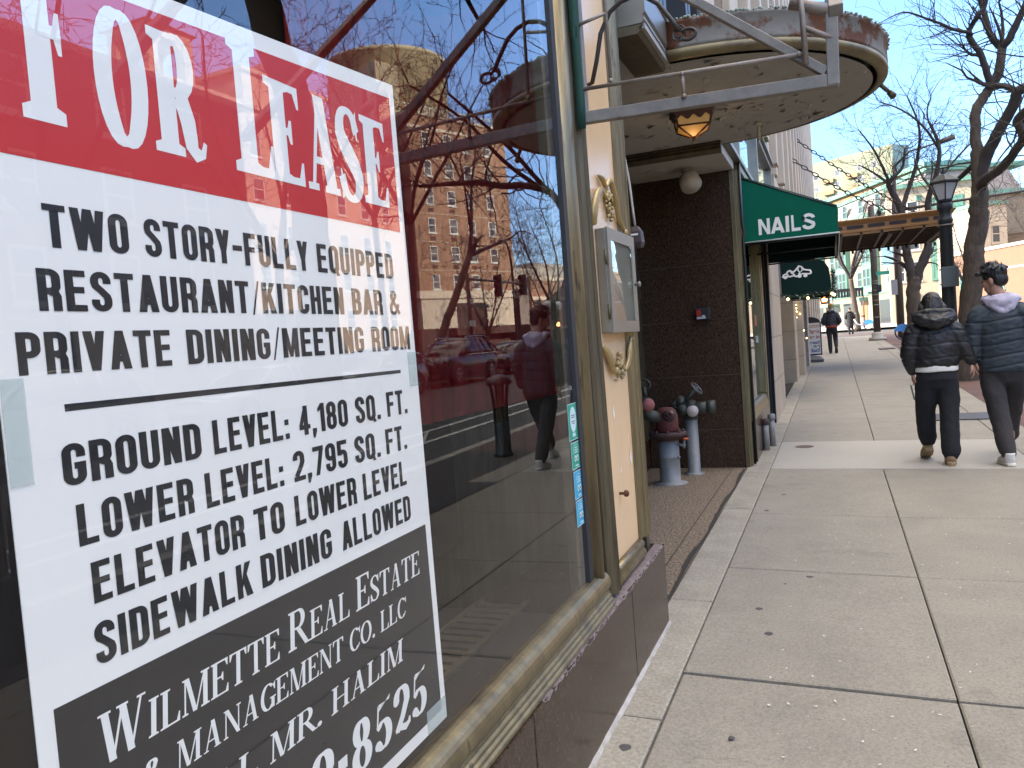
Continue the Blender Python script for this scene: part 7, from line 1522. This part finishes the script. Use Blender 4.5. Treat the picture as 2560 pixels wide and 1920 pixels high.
b = MB(); b.tube([(mx + .01, 8.375, z_) for z_ in (.832, .838, .88, .98)], [(.17, .115), (.197, .138), (.208, .148), (.207, .147)], 28, side=(1, 0, 0)); limb(b, [(mx + .01, 8.375, .90), (mx + .01, 8.375, .98), (mx, 8.365, 1.15), (mx + .005, 8.355, 1.30), (2.222, 8.36, 1.42)], [(.205, .145), (.205, .145), (.205, .145), (.19, .135), (.12, .095)], 28)
limb(b, [(2.09, 8.365, 1.385), (2.035, 8.355, 1.335), (1.985, 8.345, 1.16), (1.985, 8.34, .985)], [.085, .090, .078, .058]); limb(b, [(2.35, 8.365, 1.385), (2.415, 8.355, 1.33), (2.475, 8.36, 1.15), (2.475, 8.41, .955)], [.085, .09, .078, .058])
quilt = [1.31, 1.20, 1.095, .985, .885]
def jw(co, no):
    v = noise.fractal(Vector((co.x * 9 + 4, co.y * 9, co.z * 5)), 1, 2, 3) * .005 + noise.noise(Vector((co.x * 16 + co.z * 20, co.y * 12, co.z * 34 - co.x * 16))) * .0055
    for q in quilt: v -= .010 * math.exp(-((co.z - q - .02 * sin(co.x * 9)) / .009) ** 2) * (1 if abs(no.z) < .6 else 0)
    return v
organic(b, 'jacket', m_jack, man, .009, 4, jw)
b = MB(); limb(b, [(2.225, 8.32, 1.40), (2.225, 8.285, 1.44), (2.225, 8.29, 1.49)], [(.06, .03), (.115, .05), (.12, .055)], 20)
for k in range(13):
    a = pi + pi * k / 12 if False else radians(200 + 140 * k / 12); 
b.tube([V3(2.225 + .128 * cos(a), 8.372 + .105 * sin(a), 1.475 + .035 * (1 + sin(a)) * .6) for a in [2 * pi * k / 24 for k in range(25)]], [.036] * 25, 12, cap=False)
b.tube([V3(2.225 + .10 * cos(a), 8.375 + .085 * sin(a), 1.515 + .02 * sin(a)) for a in [2 * pi * k / 24 for k in range(25)]], [.026] * 25, 10, cap=False)
limb(b, [(2.12, 8.31, 1.47), (2.17, 8.275, 1.425), (2.23, 8.262, 1.375)], [.035, .04, .028]); limb(b, [(2.33, 8.31, 1.47), (2.285, 8.275, 1.425), (2.235, 8.262, 1.375)], [.035, .04, .028])
organic(b, 'hood', m_lilac, man, .007, 4, wr((11, 11, 16), .009, seed=2))
b = MB(); limb(b, [(mx + .01, 8.38, .93), (mx + .015, 8.38, .82)], [(.175, .125), (.18, .13)], 20)
limb(b, [(2.125, 8.38, .84), (2.135, 8.36, .68), (2.165, 8.28, .44), (2.19, 8.135, .15), (2.192, 8.12, .11)], [.105, .10, .085, .072, .062]); limb(b, [(2.315, 8.385, .84), (2.32, 8.46, .68), (2.33, 8.66, .44), (2.345, 8.86, .20), (2.345, 8.875, .165)], [.105, .10, .085, .07, .06])
organic(b, 'trousers', m_trou, man, .009, 4, wr((8, 8, 7), .008, seed=7))
def shoe(x, y, z, pitch, yaw, mat, sole, root, k=1.0, tall=.0, chunky=0.0):
    m = Matrix.Translation((x, y, z)) @ Matrix.Rotation(yaw, 4, 'Z') @ Matrix.Rotation(pitch, 4, 'X') @ Matrix.Scale(k, 4); T = lambda p: m @ Vector(p)
    b = MB(); b.tube([T(p) for p in ((0, -.045, .055), (0, -.03, .06), (0, .03, .058), (0, .10, .048), (0, .17, .038), (0, .20, .034))], [(.028, .03), (.042, .05), (.045, .048), (.050, .038), (.046, .028), (.02, .015)], 16, side=(1, 0, 0)); b.tube([T((0, -.005, .06)), T((0, -.012, .12 + tall))], [(.044, .052), (.046, .05)], 14, side=(1, 0, 0)); s_ = organic(b, 'shoe', mat, root, .006, 3)
    pr = [(-.035, -.06), (-.042, 0), (-.052, .10), (-.048, .17), (-.02, .215), (.02, .215), (.048, .17), (.054, .10), (.044, 0), (.036, -.06), (0, -.075)]
    b = MB(); b.prism(pr, lambda u, v, d: T((u, v, d)), 0, .026 + chunky); b.build('sole', sole, s_, bevel=.006)
shoe(2.195, 8.10, .004, radians(0), radians(8), m_shoe, m_sole, man); shoe(2.345, 8.92, .012, radians(0), radians(-6), m_shoe, m_sole, man)
# ---- woman: black puffer with hood down, black trousers, tan boots, looking down at her phone
wx = 1.665; wy = 8.28
wom = thing('person', 'shorter walker with bowed dark hair, black padded jacket and tan boots', 'person', (wx, wy, 0), 'couple walking hand in hand')
m_puff = M('black_padded_leather', (.015, .0145, .016), .5, col2=(.014, .013, .014), ns=10, bump=.1); m_btrou = M('black_fleece_cloth', (.013, .013, .017), .9, col2=(.010, .010, .013), ns=20, bump=.2); m_boot = M('tan_suede', (.35, .25, .14), .9, col2=(.28, .20, .11), ns=20)
b = MB(); M2 = head_mesh(b, V3(1.665, 8.33, 1.475), radians(6), radians(-34), .98)
limb(b, [(wx, wy, 1.30), (wx, 8.29, 1.38), (wx, 8.315, 1.44)], [.058, .050, .048]); limb(b, [(wx, wy, .86), (wx, wy, 1.05), (wx, wy, 1.24)], [(.12, .08), (.13, .085), (.14, .08)])
limb(b, [(1.52, wy, 1.26), (1.47, 8.26, 1.05), (1.475, 8.30, .875)], [.045, .036, .026]); limb(b, [(1.81, wy, 1.26), (1.90, 8.28, 1.06), (1.968, 8.29, .925)], [.045, .036, .026])
limb(b, [(1.59, wy, .84), (1.575, 8.40, .48), (1.58, 8.44, .17)], [.07, .05, .033]); limb(b, [(1.745, wy, .84), (1.745, 8.25, .48), (1.74, 8.16, .12)], [.07, .05, .033])
hand(b, V3(1.475, 8.30, .865), V3(.02, .12, -1), V3(-1, 0, 0), -1, .55); hand(b, V3(1.962, 8.287, .935), V3(.22, .04, -1), V3(1, -.3, 0), 1, .5)
bodyw = organic(b, 'body', m_skin, wom, .0055, 2); face_bits(M2, wom, bodyw)
b = MB(); t_ = MB(); t_.sphere((0, 0, 0), (.088, .106, .102), 20, 14); b.add([M2 @ (Vector((0, -.02, .034)) + Vector(v)) for v in t_.v], t_.f, True)
for s in (-1, 1): limb(b, [M2 @ V3(s * .05, .02, .06), M2 @ V3(s * .088, .0, -.02), (wx + s * .085, 8.31, 1.40), (wx + s * .08, 8.34, 1.30)], [.04, .036, .034, .02])
limb(b, [M2 @ V3(0, -.08, .03), (wx, 8.235, 1.44), (wx, 8.23, 1.36)], [(.07, .05), (.075, .04), (.06, .03)])
organic(b, 'hair', m_hair, wom, .006, 3, wr((90, 90, 8), .0025))
b = MB(); b.tube([(wx + .005, wy, z_) for z_ in (.905, .912, .95, 1.02)], [(.16, .11), (.185, .128), (.198, .142), (.20, .145)], 28, side=(1, 0, 0)); limb(b, [(wx + .005, wy, .95), (wx + .005, wy, 1.0), (wx, wy, 1.12), (wx, wy, 1.23), (wx, 8.285, 1.315)], [(.192, .135), (.198, .142), (.20, .145), (.185, .13), (.11, .085)], 28)
limb(b, [(1.545, wy, 1.275), (1.495, 8.275, 1.225), (1.447, 8.262, 1.05), (1.470, 8.295, .885)], [.080, .088, .078, .050]); limb(b, [(1.785, wy, 1.275), (1.845, 8.28, 1.22), (1.905, 8.28, 1.06), (1.960, 8.287, .945)], [.080, .088, .075, .050])
qw = [1.235, 1.125, .995]
def pw_(co, no):
    v = noise.fractal(Vector((co.x * 8 + 1, co.y * 8, co.z * 7)), 1, 2, 3) * .006 + noise.noise(Vector((co.x * 24 + co.z * 12, co.y * 14, co.z * 30 + co.x * 10))) * .0055
    for q in qw: v -= .014 * math.exp(-((co.z - q - .01 * sin(co.x * 12)) / .008) ** 2) * (1 if 1.47 < co.x < 1.86 else .5)
    return v
organic(b, 'jacket', m_puff, wom, .009, 4, pw_)
b = MB(); limb(b, [(1.52, 8.20, 1.385), (1.58, 8.155, 1.35), (1.665, 8.135, 1.335), (1.75, 8.155, 1.345), (1.81, 8.20, 1.375)], [(.040, .055), (.05, .065), (.055, .07), (.05, .065), (.040, .055)], 16, side=(0, 1, 0))
b.tube([V3(wx + .155 * cos(a), 8.265 + .10 * sin(a), 1.405 - .02 * sin(a)) for a in [2 * pi * k / 24 for k in range(25)]], [.03] * 25, 10, cap=False)
limb(b, [(1.60, 8.18, 1.31), (1.665, 8.165, 1.285), (1.73, 8.18, 1.31)], [.035, .04, .035]); organic(b, 'hood', m_puff, wom, .007, 3, wr((12, 12, 22), .012, seed=5))
b = MB(); b.tube([(wx + .005, wy, z_) for z_ in (.868, .872, .93)], [(.175, .12), (.184, .13), (.184, .13)], 28, side=(1, 0, 0)); organic(b, 'shirt_hem', m_white_v, wom, .007, 2, wr((9, 9, 9), .004))
b = MB(); limb(b, [(wx + .005, wy, .855), (wx + .005, wy, .80)], [(.168, .118), (.178, .125)], 20)
limb(b, [(1.585, wy, .80), (1.58, 8.32, .62), (1.575, 8.40, .42), (1.585, 8.45, .24), (1.587, 8.455, .21)], [.098, .095, .085, .082, .075]); limb(b, [(1.752, wy, .80), (1.758, 8.27, .62), (1.757, 8.23, .42), (1.748, 8.165, .16), (1.747, 8.16, .115)], [.098, .094, .084, .080, .074])
organic(b, 'trousers', m_btrou, wom, .009, 4, wr((8, 8, 7), .008, seed=3))
shoe(1.742, 8.15, .006, 0, radians(-4), m_boot, m_boot, wom, .95, .05, .012); shoe(1.590, 8.44, .075, radians(-24), radians(6), m_boot, m_boot, wom, .95, .05, .012)
pc = thing('phone_case', 'small grey-green phone or card case hanging from the bowed walker\'s left hand', 'phone case', (1.468, 8.32, .60)); b = MB(); b.obox((1.468, 8.33, .675), (.006, .002, 0), (.0, .032, .0), (-.012, .0, .070)); b.build('case', MPLAIN('grey_green_case', (.14, .17, .16), .45), pc, bevel=.004); b = MB(); b.tube([(1.474, 8.33, .74), (1.482, 8.335, .77), (1.484, 8.34, .795)], .003, 5); b.build('strap', m_black, pc)
# ---- two walkers far ahead
def far_person(x, y, lab, coat, leg, hatc, hem=None, long=False):
    z = gz(x, y) if y < 46 else rz(y); t = thing('person', lab, 'person', (x, y, z), None); Q = lambda a, c, d: (x + a, y + c, z + d)
    b = MB(); mm = head_mesh(b, V3(x, y + .03, z + 1.61), 0, radians(-8), 1.0); limb(b, [Q(0, 0, 1.35), Q(0, .01, 1.5)], [.06, .055]); limb(b, [Q(0, 0, .9), Q(0, 0, 1.36)], [(.14, .1), (.16, .1)]); limb(b, [Q(-.08, 0, .9), Q(-.07, -.02, .5), Q(-.07, -.06, .1)], [.08, .06, .04]); limb(b, [Q(.08, 0, .9), Q(.1, .1, .5), Q(.12, -.12, .22)], [.08, .06, .04])
    limb(b, [Q(-.18, 0, 1.36), Q(-.24, -.02, 1.1), Q(-.12, .14, .98)], [.05, .045, .035]); limb(b, [Q(.18, 0, 1.36), Q(.25, -.02, 1.1), Q(.14, .14, .98)], [.05, .045, .035])
    hand(b, V3(*Q(-.12, .14, .98)), V3(.5, .6, -.2), V3(0, 0, 1), 1); hand(b, V3(*Q(.14, .14, .98)), V3(-.5, .6, -.2), V3(0, 0, 1), -1); organic(b, 'body', m_skin, t, .009, 2)
    b = MB(); h0 = .55 if long else .93; limb(b, [Q(0, 0, h0), Q(0, 0, 1.1), Q(0, 0, 1.32), Q(0, 0, 1.44)], [(.20, .15), (.205, .15), (.19, .14), (.10, .09)], 20); limb(b, [Q(-.16, 0, 1.36), Q(-.26, -.02, 1.10), Q(-.12, .12, 1.0)], [.085, .08, .06]); limb(b, [Q(.16, 0, 1.36), Q(.27, -.02, 1.10), Q(.14, .12, 1.0)], [.085, .08, .06]); limb(b, [Q(-.08, -.09, 1.44), Q(.08, -.09, 1.44)], [.06, .06]); organic(b, 'coat', coat, t, .014, 3, wr((8, 8, 12), .012))
    b = MB(); limb(b, [Q(0, 0, .92), Q(0, 0, .82)], [(.17, .12), (.17, .12)]); limb(b, [Q(-.09, 0, .84), Q(-.075, -.02, .5), Q(-.07, -.06, .08)], [.10, .08, .06]); limb(b, [Q(.09, 0, .84), Q(.11, .1, .5), Q(.12, -.10, .24)], [.10, .08, .06]); organic(b, 'trousers', leg, t, .012, 3)
    b = MB(); tt = MB(); tt.sphere((0, -.012, .045), (.088, .104, .085), 14, 10); b.add([mm @ Vector(v) for v in tt.v], tt.f, True); b.build('hat' if hatc is not m_hair else 'hair', hatc, t)
    if hem: b = MB(); b.lathe([(.19, z + .90), (.205, z + .905), (.205, z + .955), (.19, z + .96)], (x, y, 0), 20); b.build('hem', hem, t)
    shoe(x - .07, y - .06, z + .0, 0, 0, m_black, m_black, t); shoe(x + .12, y - .16, z + .16, radians(-55), 0, m_black, m_black, t)
far_person(.70, 29.5, 'distant walker in dark navy padded coat, mustard knit hat and red-hemmed jumper', M('navy_padding', (.012, .014, .024), .6), MPLAIN('black_cloth', (.012, .012, .014), .9), M('mustard_knit', (.30, .19, .03), .95, ns=60, bump=.5), MPLAIN('red_hem', (.28, .04, .02), .9))
far_person(1.72, 55.0, 'farthest walker in long black coat crossing beyond the intersection', MPLAIN('black_coat', (.016, .016, .018), .85), MPLAIN('black_cloth_b', (.012, .012, .014), .9), m_hair, None, True)
